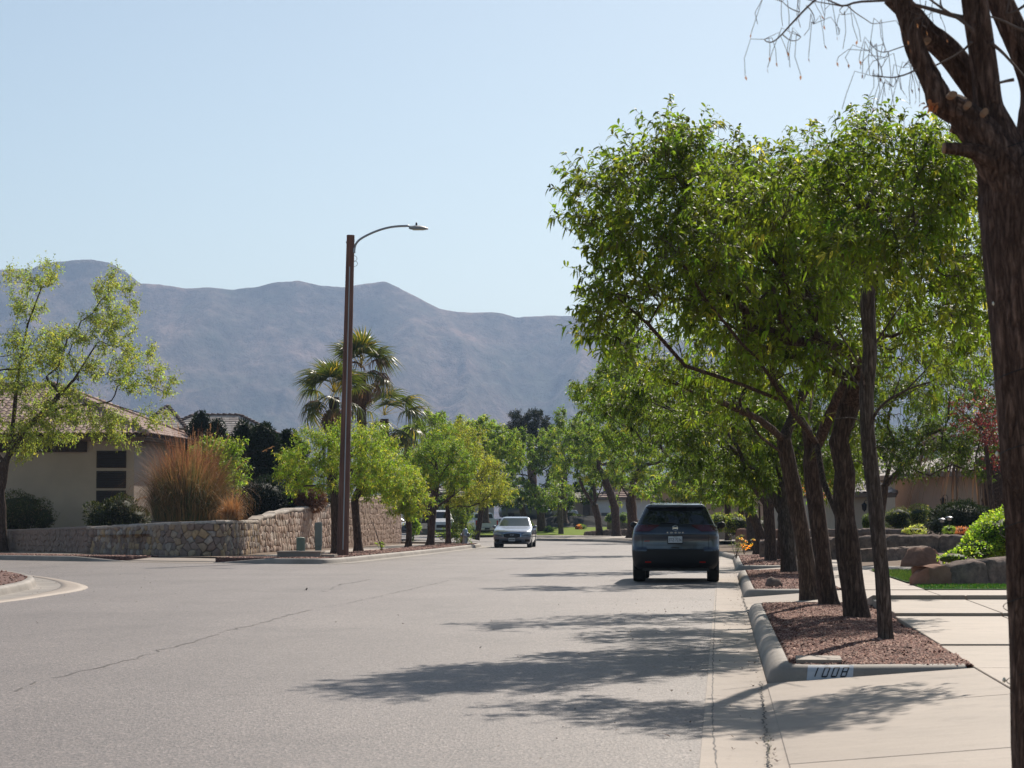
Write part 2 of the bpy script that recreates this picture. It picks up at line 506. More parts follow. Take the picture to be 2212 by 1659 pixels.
# ------------------------------------------------------------------ trees
def unit(a):
    return a / np.maximum(np.linalg.norm(a, axis=-1, keepdims=True), 1e-9)
def grow(polys, targets, w=0.35, seg=0.35, a0=0.45, curve=0.4):
    """branch skeleton: polylines first (trunk, limbs), then a branch to every target point"""
    P, par, path, ok = [], [], [], []
    for k, pl in enumerate(polys):
        pl = [np.array(p, dtype=float) for p in pl]
        if k == 0:
            prev = -1; base = 0.0
        else:
            prev = int(np.argmin(np.linalg.norm(np.array(P) - pl[0], axis=1))); base = path[prev]
        tot = sum(np.linalg.norm(pl[i + 1] - pl[i]) for i in range(len(pl) - 1))
        run = 0.0
        for i in range(len(pl) - 1):
            L = np.linalg.norm(pl[i + 1] - pl[i]); n = max(1, int(round(L / (seg * 0.7))))
            for j in range(0 if (i == 0 and k == 0) else 1, n + 1):
                q = pl[i] + (pl[i + 1] - pl[i]) * j / n
                P.append(q); par.append(prev); prev = len(P) - 1
                path.append(base + run + L * j / n); ok.append((run + L * j / n) >= tot * (a0 if k == 0 else 0.35))
            run += L
    cap = len(P) + len(targets) * 14
    A = np.zeros((cap, 3)); A[:len(P)] = P
    pa = np.zeros(cap); pa[:len(P)] = path
    okA = np.zeros(cap, dtype=bool); okA[:len(P)] = ok
    n = len(P)
    top = A[n - 1] if len(polys) == 1 else np.mean([np.array(p[-1]) for p in polys], axis=0)
    order = np.argsort(np.linalg.norm(targets - top, axis=1))
    tips = []
    for t in order:
        p = targets[t]
        D = np.linalg.norm(A[:n] - p, axis=1)
        cost = D + w * pa[:n] + np.where(okA[:n], 0, 1e6)
        i = int(np.argmin(cost)); L = D[i]
        if L < 0.02: continue
        d0 = A[i] - A[par[i]] if par[i] >= 0 else np.array([0, 0, 1.0])
        d0 = d0 / max(np.linalg.norm(d0), 1e-6)
        c = A[i] + d0 * L * curve
        m = min(12, max(1, int(math.ceil(L / seg))))
        prev = i
        for j in range(1, m + 1):
            s = j / m
            q = (1 - s) ** 2 * A[i] + 2 * s * (1 - s) * c + s * s * p
            if j < m: q = q + np.random.normal(0, 0.025 * seg / 0.35, 3)
            A[n] = q; pa[n] = pa[prev] + L / m; okA[n] = True
            par.append(prev); prev = n; n += 1
        tips.append(prev)
    return A[:n], np.array(par[:n]), tips
def radii(P, par, trunk_r, tip_r):
    n = len(P)
    ch = np.zeros(n)
    leaf = np.ones(n, dtype=bool); leaf[par[par >= 0]] = False
    cnt = leaf.astype(float)
    for i in range(n - 1, 0, -1):
        if par[i] >= 0: cnt[par[i]] += cnt[i]
    N = max(cnt[0], 2)
    p = math.log(N) / math.log(trunk_r / tip_r)
    return tip_r * cnt ** (1 / p), cnt
def tube_arrays(P, par, rad, k=6, mask=None):
    n = len(P)
    d = np.zeros((n, 3)); has = par >= 0
    d[has] = P[has] - P[par[has]]
    d = unit(d)
    root = np.where(~has)[0]
    for r_ in root: d[r_] = d[r_ + 1] if r_ + 1 < n else (0, 0, 1)
    e = np.where(has)[0]
    if mask is not None: e = e[mask[e]]
    pr = par[e]
    main = np.zeros(n, dtype=bool)
    best = {}
    for i in range(n):
        q = par[i]
        if q >= 0 and (q not in best or rad[i] > rad[best[q]]): best[q] = i
    main[list(best.values())] = True
    m = main[e]
    sdir = np.where(m[:, None], d[pr], d[e])
    srad = np.where(m, rad[pr], rad[e] * 1.15)
    edir = d[e]; erad = rad[e]
    ref = np.where((np.abs(edir[:, 0]) < 0.85)[:, None], np.array([[1.0, 0.02, 0.01]]), np.array([[0.01, 1.0, 0.03]]))
    ang = np.arange(k) * 2 * math.pi / k
    def ringv(pos, ax, r_):
        u = unit(ref - ax * np.sum(ref * ax, axis=1, keepdims=True)); v = np.cross(ax, u)
        return pos[:, None, :] + (u[:, None, :] * np.cos(ang)[None, :, None] + v[:, None, :] * np.sin(ang)[None, :, None]) * r_[:, None, None]
    V = np.concatenate([ringv(P[pr], sdir, srad), ringv(P[e], edir, erad)], axis=1).reshape(-1, 3)
    j = np.arange(k); j2 = (j + 1) % k
    f = np.stack([j, j2, j2 + k, j + k], axis=1)
    F = (np.arange(len(e))[:, None, None] * 2 * k + f[None]).reshape(-1, 4)
    return V, F
def leaf_arrays(base, d, nrm, L, W, droop=0.25, fold=0.25, fine=True):
    """bent, folded leaves; base (n,3), d long axis, nrm rough up side"""
    n = len(base)
    d = unit(d); s = unit(np.cross(d, nrm)); u = np.cross(s, d)
    L = L[:, None]; W = W[:, None]
    down = np.zeros((n, 3)); down[:, 2] = -1
    if fine:
        p0 = base
        m1 = base + d * L * 0.30 + down * L * droop * 0.08
        m2 = base + d * L * 0.66 + down * L * droop * 0.42
        tip = base + d * L * 0.93 + down * L * droop * 1.0
        w1 = s * W * 0.5; w2 = s * W * 0.42; up = u * W * fold
        V = np.stack([p0, m1 - w1 + up, m1 + w1 + up, m2 - w2 + up, m2 + w2 + up, tip], axis=1).reshape(-1, 3)
        f = np.array([[0, 2, 1], [1, 2, 4], [1, 4, 3], [3, 4, 5]])
        k = 6
    else:
        m = base + d * L * 0.45 + down * L * droop * 0.2
        tip = base + d * L * 0.95 + down * L * droop
        up = u * W * fold
        V = np.stack([base, m - s * W * 0.5 + up, m + s * W * 0.5 + up, tip], axis=1).reshape(-1, 3)
        f = np.array([[0, 2, 1], [1, 2, 3]])
        k = 4
    F = (np.arange(n)[:, None, None] * k + f[None]).reshape(-1, 3)
    return V, F, k
def blob_points(blobs, rng, n, hollow=0.35):
    """points spread through ellipsoids (cx,cy,cz,rx,ry,rz,weight)"""
    B = np.array([b if len(b) == 7 else (*b, 1.0) for b in blobs], dtype=float)
    wgt = B[:, 3] * B[:, 4] * B[:, 5] * B[:, 6]; wgt /= wgt.sum()
    idx = rng.choice(len(B), n, p=wgt)
    dirs = unit(rng.normal(size=(n, 3)))
    r_ = (hollow ** 3 + (1 - hollow ** 3) * rng.random(n)) ** (1 / 3)
    p = B[idx, :3] + dirs * r_[:, None] * B[idx, 3:6]
    return p, dirs, idx
def greens(rng, n, base, var=0.25, yellow=0.0, ycol=(0.30, 0.27, 0.03)):
    c = np.array(base)[None, :] * (1 + rng.normal(0, var, (n, 1))) * (1 + rng.normal(0, 0.08, (n, 3)))
    if yellow:
        k = rng.random(n) < yellow
        c[k] = np.array(ycol) * np.array([0.85, 0.9, 1.3]) * (0.8 + 0.4 * rng.random((k.sum(), 1)))
    return np.clip(c, 0.004, 1)
def tree(label, polys, blobs, trunk_r, seed, group=None, cat='tree', name='street_tree', ntips=140, leaves=12000, leaf=(0.09, 0.024),
         col=(0.055, 0.095, 0.014), yellow=0.015, fine=False, bark=None, leafmat=None, clump=7, twig=0.35, droop=0.3, k=6, var=0.28,
         tip_r=0.005, w=0.35, seg=0.35, a0=0.45, thick=None, twigs=True, ycol=(0.26, 0.24, 0.03), spread=0.8, flare=1.45):
    if not fine: k = 4; twigs = False; leaves = int(leaves * 0.82)
    rng = np.random.default_rng(seed)
    np.random.seed(seed)
    polys = [[np.array(p, dtype=float) for p in pl] for pl in polys]
    base = polys[0][0].copy()
    root = empty(name, base, 0, label, cat, group)
    polys = [[p - base for p in pl] for pl in polys]
    Bl = [(b[0] - base[0], b[1] - base[1], b[2] - base[2], *b[3:]) for b in blobs]
    tg, dr, bi = blob_points(Bl, rng, ntips)
    P, par, tips = grow(polys, tg, w=w, seg=seg, a0=a0)
    rad, cnt = radii(P, par, trunk_r, tip_r)
    # keep the trunk full up to its fork and let it flare at the ground
    h = P[:, 2]
    rad = rad * (1 + (flare - 1) * np.exp(-np.maximum(h, 0) / 0.22) * (rad > trunk_r * 0.4))
    if thick is not None:
        rad = np.maximum(rad, np.array([thick(p) for p in P]))
    big = rad > 0.30 * trunk_r
    bark = bark or M['bark']
    for nm, mk, kk in (('trunk', big, 12 if fine else 8), ('branches', ~big, k)):
        if not (mk & (par >= 0)).any(): continue
        V, F = tube_arrays(P, par, rad, kk, mk)
        if nm == 'trunk':   # ridges in the bark
            nz = np.array([mnoise.noise(Vector((v[0] * 9 + seed, v[1] * 9, v[2] * 1.6))) for v in V]) if len(V) < 9000 else np.zeros(len(V))
            c = np.repeat(np.zeros((1, 3)), len(V), axis=0)
            V = V + unit(V - np.concatenate([np.repeat(P[par[np.where(mk & (par >= 0))[0]]][:, None, :], kk, axis=1),
                      np.repeat(P[np.where(mk & (par >= 0))[0]][:, None, :], kk, axis=1)], axis=1).reshape(-1, 3)) * (nz * trunk_r * 0.16)[:, None]
        o = obj(nm, npmesh(nm, V, F), bark, root, smooth=True)
        if nm == 'branches': o['kind'] = 'stuff'
    # twigs with leaves round the branch ends and along the thin branches
    tp = P[tips]
    thin = np.where((cnt <= 3) & (par >= 0))[0]
    src = np.concatenate([tp, P[thin]]) if len(thin) else tp
    if leaves:
        ncl = max(1, leaves // clump)
        si = rng.integers(0, len(src), ncl)
        b0 = src[si] + rng.normal(0, 0.05, (ncl, 3))
        cen = np.mean(tp, axis=0)
        out = unit(b0 - cen + rng.normal(0, 0.6, (ncl, 3)))
        out[:, 2] += 0.25
        out = unit(out + rng.normal(0, spread, (ncl, 3)))
        tl = twig * (0.35 + 0.9 * rng.random(ncl))
        tend = b0 + out * tl[:, None]
        # each cluster: leaves along the last part of the twig
        nL = ncl * clump
        ci = np.repeat(np.arange(ncl), clump)
        s = (0.62 + 0.42 * rng.random(nL)) if fine else (0.25 + 0.75 * rng.random(nL))
        lb = b0[ci] + out[ci] * (tl[ci] * s)[:, None]
        ld = unit(out[ci] * 0.55 + rng.normal(0, 0.75, (nL, 3)))
        if fine:   # leaflets spread star-like round the twig end
            rr = rng.normal(0, 1, (nL, 3)); rr = unit(rr - out[ci] * np.sum(rr * out[ci], axis=1, keepdims=True))
            ld = unit(out[ci] * (0.25 + 0.5 * rng.random((nL, 1))) + rr * 0.9 + np.array([0, 0, 0.18]))
        ld[:, 2] -= 0.08
        nr = rng.normal(0, 0.55, (nL, 3)); nr[:, 2] += 1.0
        Ls = leaf[0] * (0.6 + 0.7 * rng.random(nL)); Ws = leaf[1] * (0.75 + 0.5 * rng.random(nL))
        V, F, kk = leaf_arrays(lb, ld, unit(nr), Ls, Ws, droop * (0.4 + rng.random(nL))[:, None], 0.22, fine)
        cc = greens(rng, ncl, col, var, yellow, ycol)
        lc = cc[ci] * (1 + rng.normal(0, 0.13, (nL, 1)))
        o = obj('crown', npmesh('crown', V, F, np.repeat(np.clip(lc, 0.003, 1), kk, axis=0)), leafmat or M['leaf'], root)
        o['kind'] = 'stuff'
        if twigs:
            P2 = np.stack([b0, tend], axis=1).reshape(-1, 3)
            pr = np.full(len(P2), -1); pr[1::2] = np.arange(0, len(P2), 2)
            V, F = tube_arrays(P2, pr, np.tile([tip_r * 0.75, tip_r * 0.35], ncl), 3)
            o = obj('twigs', npmesh('twigs', V, F), M['twig'], root); o['kind'] = 'stuff'
    return root
def bush(label, name, cat, blobs, n, leaf=(0.05, 0.02), col=(0.05, 0.08, 0.015), seed=1, mat=None, group=None, yellow=0.0, core=0.82,
         spiky=0.0, var=0.3, droop=0.1, ycol=(0.26, 0.22, 0.05), lump=0.12, stem=True, up=0.0):
    """a dense shrub: foliage over a dark core that blocks light, on a short stem"""
    rng = np.random.default_rng(seed)
    B = [tuple(b) for b in blobs]
    base = np.array([np.mean([b[0] for b in B]), np.mean([b[1] for b in B]), min(b[2] - b[5] for b in B)])
    root = empty(name, base, 0, label, cat, group)
    Bl = [(b[0] - base[0], b[1] - base[1], b[2] - base[2], *b[3:]) for b in B]
    n = int(n * 1.1)
    p, d, bi = blob_points(Bl, rng, n, 0.74)
    nz = np.array([mnoise.noise(Vector((q[0] * 2.3 + seed, q[1] * 2.3, q[2] * 2.3))) for q in p])
    p = p + d * (nz * lump * 3)[:, None]
    p[:, 2] = np.maximum(p[:, 2], 0.01)
    ld = unit(d * (0.9 + spiky) + rng.normal(0, 0.65, (n, 3)) + np.array([0, 0, up]))
    nr = rng.normal(0, 0.6, (n, 3)); nr[:, 2] += 1
    V, F, kk = leaf_arrays(p, ld, unit(nr), leaf[0] * (0.6 + 0.8 * rng.random(n)), leaf[1] * (0.7 + 0.6 * rng.random(n)), droop, 0.2, False)
    c = greens(rng, n, col, var, yellow, ycol) * (1 + 0.5 * nz)[:, None]
    o = obj('foliage', npmesh('foliage', V, F, np.repeat(np.clip(c, 0.003, 1), kk, axis=0)), mat or M['leaf'], root); o['kind'] = 'stuff'
    if core:
        mb = MB()
        for b in Bl:
            k1, k2 = 12, 7
            vs = []
            for i in range(k2 + 1):
                th = math.pi * i / k2
                for j in range(k1):
                    ph = 2 * math.pi * j / k1
                    q = Vector((math.sin(th) * math.cos(ph), math.sin(th) * math.sin(ph), math.cos(th)))
                    s = core * 0.90 * (1 + 0.35 * mnoise.noise(q * 2.5 + Vector((seed, 0, 0))))
                    vs.append((b[0] + q.x * b[3] * s, b[1] + q.y * b[4] * s, max(0.0, b[2] + q.z * b[5] * s)))
            fs = [(i * k1 + j, i * k1 + (j + 1) % k1, (i + 1) * k1 + (j + 1) % k1, (i + 1) * k1 + j) for i in range(k2) for j in range(k1)]
            mb.add(vs, fs)
        me = mb.mesh('light_block_core')
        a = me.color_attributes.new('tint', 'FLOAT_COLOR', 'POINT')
        cc = np.ones((len(me.vertices), 4), dtype=np.float32); cc[:, :3] = np.array(col) * 0.55  # solid core added to block light, coloured darker than the leaves
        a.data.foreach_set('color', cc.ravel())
        obj('light_block_core', me, M['needle'], root, smooth=True)
    return root
# ------------------------------------------------------------------ fan palms
def frond_mesh(seed, green=True, L=1.0, fan=0.85, droop=0.5, nb=30, spread=112):
    rng = np.random.default_rng(seed)
    V, F, Cc = [], [], []
    def strip(pts, ws, side, c):
        b = len(V)
        for p, w_ in zip(pts, ws):
            V.append(p - side * w_ / 2); V.append(p + side * w_ / 2); Cc.append(c); Cc.append(c)
        for i in range(len(pts) - 1):
            F.append((b + 2 * i, b + 2 * i + 1, b + 2 * i + 3, b + 2 * i + 2))
    # stalk along +X, rising then bending
    pts = [np.array([t * L, 0, 0.10 * L * math.sin(t * 1.5) - 0.05 * L * t * t]) for t in np.linspace(0, 1, 6)]
    sc = (0.20, 0.16, 0.05) if green else (0.28, 0.17, 0.08)
    strip(pts, [0.06, 0.05, 0.045, 0.04, 0.035, 0.03], np.array([0, 1.0, 0]), sc)
    hub = pts[-1]
    for i in range(nb):
        a = (i / (nb - 1) - 0.5) * 2 * R(spread) + rng.normal(0, 0.03)
        l = fan * (0.80 + 0.25 * math.cos(a * 0.6)) * (0.9 + 0.2 * rng.random())
        d = np.array([math.cos(a), math.sin(a), 0.10 - 0.18 * abs(math.sin(a))])
        dr = droop * (0.7 + 0.7 * rng.random())
        q = []
        for t in (0, 0.3, 0.6, 0.8, 1.0):
            q.append(hub + d * l * (t - 0.25 * dr * max(0, t - 0.5)) + np.array([0, 0, -1]) * l * dr * max(0, t - 0.35) ** 1.6 * 1.5)
        side = np.array([-math.sin(a), math.cos(a), 0.25 * (-1) ** i])
        side /= np.linalg.norm(side)
        wmid = fan * 2 * R(spread) / nb * (0.42 if spread > 20 else 1.5)
        if green:
            c = np.array((0.062, 0.088, 0.024)) * (0.8 + 0.5 * rng.random())
            if rng.random() < 0.12: c = np.array((0.28, 0.22, 0.06))
        else:
            c = np.array((0.30, 0.17, 0.09) if L < 0.78 and spread > 40 or spread == 22 else (0.19, 0.13, 0.085)) * (0.75 + 0.5 * rng.random())
        strip(q, [0.012, wmid, wmid * 0.95, wmid * 0.45, 0.006], side, c)
    return npmesh('frond', np.array(V), np.array(F), np.array(Cc))
FR = {}
def palm(label, base, top, trunk_r, fronds, seed, group, skirt=14, scale=1.0):
    """fronds: list of (azimuth deg, elevation deg, size, kind g/b)"""
    rng = np.random.default_rng(seed)
    if not FR:
        for i in range(4): FR['g%d' % i] = frond_mesh(10 + i, True, 1.0, 0.95, 0.35 + 0.2 * i)
        for i in range(3): FR['b%d' % i] = frond_mesh(30 + i, False, 0.8, 0.75, 0.9 + 0.25 * i, 22)
        for i in range(3): FR['h%d' % i] = frond_mesh(50 + i, False, 0.75, 1.25, 1.6, 10, 16)
    base = Vector(base); top = Vector(top)
    root = empty('fan_palm', base, 0, label, 'palm tree', group)
    H = (top - base)
    mb = MB()
    n = 26; prof_pts = []; rr = []
    for i in range(n + 1):
        t = i / n
        prof_pts.append(H * t); rr.append(trunk_r * (1.12 - 0.2 * t) * (1 + 0.07 * (i % 2)))
    mb.tube(prof_pts, rr, 14)
    mb.build('trunk', M['palmtrunk'], root, True)
    def put(kind, az, el, s, z, roll=0.0):
        me = FR[kind]
        o = obj('frond' if kind[0] == 'g' else 'dead_frond', me, M['palmgreen'] if kind[0] == 'g' else M['straw'], root)
        m = Matrix.Rotation(R(az), 4, 'Z') @ Matrix.Rotation(-R(el), 4, 'Y') @ Matrix.Rotation(R(roll), 4, 'X')
        o.matrix_local = Matrix.Translation(H + Vector((0, 0, z))) @ m @ Matrix.Scale(s, 4)
        return o
    for (az, el, s, kind) in fronds:
        put(kind + str(rng.integers(0, 4 if kind == 'g' else 3)), az, el, s * scale, -0.03 + 0.25 * (el > 0), rng.normal(0, 12))
    for i in range(skirt):
        o = put('b' + str(i % 3), i * 360 / skirt + rng.normal(0, 9), -68 + rng.normal(0, 7), 0.85 * scale, -0.2 - 0.35 * rng.random(), rng.normal(0, 15))
    return root
# ------------------------------------------------------------------ ground, mountain, haze
def sheet(name, pts, z, mat, kind='structure', parent=None):
    mb = MB(); mb.add([(p[0], p[1], z) for p in pts], [tuple(range(len(pts)))])
    o = mb.build(name, mat, parent)
    if kind and parent is None: o['kind'] = kind
    return o
# desert floor to the horizon
gm = npmesh('ground', np.array([(-9000, -300, -0.05), (9000, -300, -0.05), (9000, 12000, -0.05), (-9000, 12000, -0.05)]), np.array([[0, 1, 2, 3]]))
tag(obj('ground', gm, M['soil']), kind='structure')
# mountain range
RIDGE = [(-500, 600), (-200, 590), (0, 583), (25, 582), (60, 582), (82, 574), (125, 565), (195, 560), (230, 568), (270, 589), (300, 613), (343, 615), (400, 624), (450, 622),
         (500, 626), (553, 621), (580, 613), (640, 607), (665, 612), (690, 617), (740, 622), (790, 613), (830, 609), (860, 622), (900, 643), (950, 668),
         (990, 676), (1050, 675), (1080, 677), (1120, 688), (1130, 685), (1170, 684), (1220, 683), (1260, 685), (1290, 700), (1340, 716), (1400, 730),
         (1600, 742), (1900, 735), (2212, 760), (2700, 740)]
def mountain():
    YR = 4200.0
    rx = np.array([(p[0] - 1106) / FPX * YR for p in RIDGE]); rz = np.array([CAM_H + (HORIZON - p[1]) / FPX * YR * 1.004 for p in RIDGE])
    nx, ny = 500, 140
    xs = np.linspace(rx[0], rx[-1], nx)
    top = np.interp(xs, rx, rz)
    ts = np.concatenate([np.linspace(0, 1, ny - 25), 1 + np.linspace(0.02, 0.9, 25)])
    V = np.zeros((ny, nx, 3))
    for j, t in enumerate(ts):
        Y = 2900 + (YR - 2900) * t
        V[j, :, 0] = xs * (0.80 + 0.20 * min(t, 1.0)); V[j, :, 1] = Y
        if t <= 1:
            base = t ** 1.55
            env = (t * (1 - t)) ** 0.8 * 1.7
        else:
            base = 1 - (t - 1) * 1.1; env = 0.0
        for i in range(nx):
            x = xs[i]
            bend = 70 * mnoise.noise(Vector((x / 500, t * 1.5, 3.1)))
            r1 = 1 - abs(mnoise.noise(Vector(((x + bend + t * 160) / 300, t * 0.9, 0.3)))) * 2
            r2 = 1 - abs(mnoise.noise(Vector(((x + bend * 1.6 - t * 260) / 120, t * 2.4, 7.7)))) * 2
            r3 = mnoise.fractal(Vector((x / 40, Y / 70, 1.0)), 0.8, 2.0, 5)
            V[j, i, 2] = top[i] * base + env * (150 * (max(r1, 0) ** 1.6 - 0.5) + 62 * (max(r2, 0) ** 1.4 - 0.45)) + (13.0 * env + 1.4 * min(1, t)) * r3
    V[0, :, 2] = -12
    V = V.reshape(-1, 3)
    a = (np.arange(ny - 1)[:, None] * nx + np.arange(nx - 1)[None, :]).ravel()
    F = np.stack([a, a + 1, a + nx + 1, a + nx], axis=1)
    return tag(obj('mountain', npmesh('mountain', V, F), M['mountain'], smooth=True), kind='structure')
mountain()
# the air between here and the range
hz = NT('haze_air')
hz.t.nodes.remove(hz.b)
pv = hz.n('ShaderNodeVolumePrincipled', Density=HAZE_DENSITY, Anisotropy=0.35)
pv.inputs['Color'].default_value = (0.50, 0.68, 1.0, 1)
hz.l(pv.outputs[0], hz.out.inputs['Volume'])
mb = MB(); mb.box((0, 5900, 258), (18600, 12800, 520))
o = mb.build('haze', hz.m); o['kind'] = 'stuff'

# ------------------------------------------------------------------ road
rightE = [tuple(street(0, y).xy) for y in (-25, 0, 20, 40, 60, 80)] + [(7.5, 100), (7.6, 115), (6.6, 132), (5.7, 141), (4.45, 148), (1.6, 152.6), (0.6, 157), (0.2, 170), (0.2, 215), (-2, 240)]
leftNear = [(-14.0, -25), (-11.7, 0), (-9.8, 22), (-8.35, 38), (-8.4, 42), (-8.75, 46.5), (-9.7, 51.2), (-11.2, 55.8), (-13.4, 60), (-20, 66), (-45, 82)]
leftFar = [(-45, 104), (-22, 83.5), (-16.9, 79), (-12.6, 75.4), (-10.0, 73.7), (-8.3, 72.8), (-6.6, 71.8), (-5.3, 71.9), (-4.75, 73.5), (-4.2, 80), (-2.7, 95.8), (-1.75, 108), (-1.03, 118),
           (-1.1, 122), (-2.0, 126.5), (-4.5, 130), (-9, 132), (-24, 136)]
# main street, the joining side street and the bend
poly = rightE + [(-8, 252), (-60, 262), (-60, 150), (-24, 136)] + leftFar[::-1][1:] + leftNear[::-1]
def triangulated(name, pts, z, mat, kind='structure'):
    from mathutils.geometry import tessellate_polygon
    vs = [Vector((p[0], p[1], 0)) for p in pts]
    tr = tessellate_polygon([vs])
    mb = MB(); mb.add([(p[0], p[1], z) for p in pts], [tuple(t) for t in tr])
    o = mb.build(name, mat)
    me = o.data
    # make every face look up
    import bmesh
    bm = bmesh.new(); bm.from_mesh(me)
    for f in bm.faces:
        if f.normal.z < 0: f.normal_flip()
    bm.to_mesh(me); bm.free()
    if kind: o['kind'] = kind
    return o
road = triangulated('road', poly, 0.0, M['asphalt'])
# soft tar joints and cracks in the asphalt
def wobble_strip(mb, pts, w_, z, seed, amp=0.03, step=0.35, gap=0.0):
    rng = np.random.default_rng(seed)
    P = []
    for i in range(len(pts) - 1):
        a, b = Vector(pts[i]), Vector(pts[i + 1])
        n = max(2, int((b - a).length / step))
        for j in range(n): P.append(a.lerp(b, j / n) + Vector((rng.normal(0, amp), rng.normal(0, amp))))
    P.append(Vector(pts[-1]))
    for i in range(len(P) - 1):
        if rng.random() < gap: continue
        d = (P[i + 1] - P[i]).normalized(); s = Vector((-d.y, d.x))
        ww = w_ * (0.4 + 0.9 * rng.random())
        a, b = P[i], P[i + 1]
        mb.add([(*(a - s * ww / 2), z), (*(b - s * ww / 2), z), (*(b + s * ww / 2), z), (*(a + s * ww / 2), z)], [(0, 1, 2, 3)])
mb = MB()
def gxy(x, y): 
    p = gp(x, y); return (p.x, p.y)
wobble_strip(mb, [gxy(20, 1492), gxy(160, 1455), gxy(330, 1412), gxy(470, 1370), gxy(640, 1325), gxy(820, 1288), gxy(980, 1252), gxy(1120, 1226)], 0.020, 0.004, 3, 0.03, 0.3, 0.2)
wobble_strip(mb, [gxy(470, 1500), gxy(540, 1503)], 0.02, 0.004, 5, 0.02)
wobble_strip(mb, [gxy(700, 1278), gxy(740, 1262), gxy(800, 1252)], 0.03, 0.004, 6, 0.04, 0.4, 0.3)
wobble_strip(mb, [gxy(1120, 1210), gxy(1240, 1192), gxy(1330, 1186)], 0.035, 0.004, 7, 0.05, 0.8, 0.1)
wobble_strip(mb, [gxy(1560, 1750), gxy(1538, 1560), gxy(1541, 1400), gxy(1548, 1260), gxy(1556, 1200)], 0.010, 0.0045, 8, 0.004, 0.15, 0.0)
o = mb.build('road_crack', M['tar'], road); o['kind'] = 'stuff'
# grit and small dead leaves lying on the road
rng = np.random.default_rng(5)
def litter(n, pick, size, cols, name, parent, z=0.006):
    b = np.array([pick() for _ in range(n)])
    V, F, kk = leaf_arrays(b + np.array([0, 0, z]), unit(np.stack([rng.normal(size=n), rng.normal(size=n), rng.random(n) * 0.12], axis=1)), np.tile([[0, 0, 1.0]], (n, 1)),
                           size * (0.5 + rng.random(n)), size * 0.5 * (0.5 + rng.random(n)), -0.25, 0.35, False)
    c = np.array(cols)[rng.integers(0, len(cols), n)]
    o = obj(name, npmesh(name, V, F, np.repeat(c, kk, axis=0)), M['chips'], parent); o['kind'] = 'stuff'
def pick_gutter():
    Y = 13 + 60 * rng.random() ** 1.4
    return np.array(street(-1.6 * rng.random() ** 3 + 0.4, Y))
litter(260, pick_gutter, 0.03, [(0.10, 0.05, 0.03), (0.06, 0.035, 0.025), (0.20, 0.13, 0.08)], 'dead_leaves', road)
def pick_mid():
    p = gp(1325 + 200 * rng.random(), 1290 + 60 * rng.random()); return np.array(p)
litter(70, pick_mid, 0.03, [(0.06, 0.035, 0.025), (0.12, 0.07, 0.04)], 'seed_pods', road)
def pick_left():
    p = gp(60 + 330 * rng.random() ** 1.5, 1262 + 26 * rng.normal()); return np.array(p)
litter(160, pick_left, 0.035, [(0.10, 0.07, 0.05), (0.2, 0.13, 0.09)], 'grit', road)
def pick_any():
    return np.array(gp(700 + 850 * rng.random(), 1290 + 260 * rng.random()))
litter(26, pick_any, 0.035, [(0.035, 0.02, 0.016), (0.08, 0.04, 0.025)], 'seed_pods', road)
litter(1, lambda: np.array(gp(1450 * 1.0, 1594)), 0.07, [(0.45, 0.12, 0.04)], 'fallen_leaf', road)
litter(2, lambda: np.array(gp(656 + rng.normal(0, 3), 1277)), 0.07, [(0.08, 0.06, 0.05)], 'fallen_leaf', road)

# ------------------------------------------------------------------ kerbs: poured segments with a rounded face
PROF = [(-0.05, 0.006), (0.40, -0.004), (0.455, 0.006), (0.475, 0.05), (0.495, 0.105), (0.52, 0.135), (0.56, 0.152), (0.62, 0.156), (0.66, 0.15), (0.665, -0.06)]
def resample(pts, step):
    pts = [Vector(p) for p in pts]
    out = [pts[0]]; acc = 0.0
    L = [0.0]
    for i in range(len(pts) - 1): L.append(L[-1] + (pts[i + 1] - pts[i]).length)
    n = max(1, int(round(L[-1] / step)))
    res = []
    for j in range(n + 1):
        s = L[-1] * j / n
        i = max(k for k in range(len(L)) if L[k] <= s + 1e-9); i = min(i, len(pts) - 2)
        t = (s - L[i]) / max(L[i + 1] - L[i], 1e-6)
        res.append(pts[i].lerp(pts[i + 1], t))
    return res
def smooth_path(pts, it=2):
    pts = [Vector(p) for p in pts]
    for _ in range(it):
        q = [pts[0]]
        for i in range(len(pts) - 1):
            q += [pts[i].lerp(pts[i + 1], 0.25), pts[i].lerp(pts[i + 1], 0.75)]
        q.append(pts[-1]); pts = q
    return pts
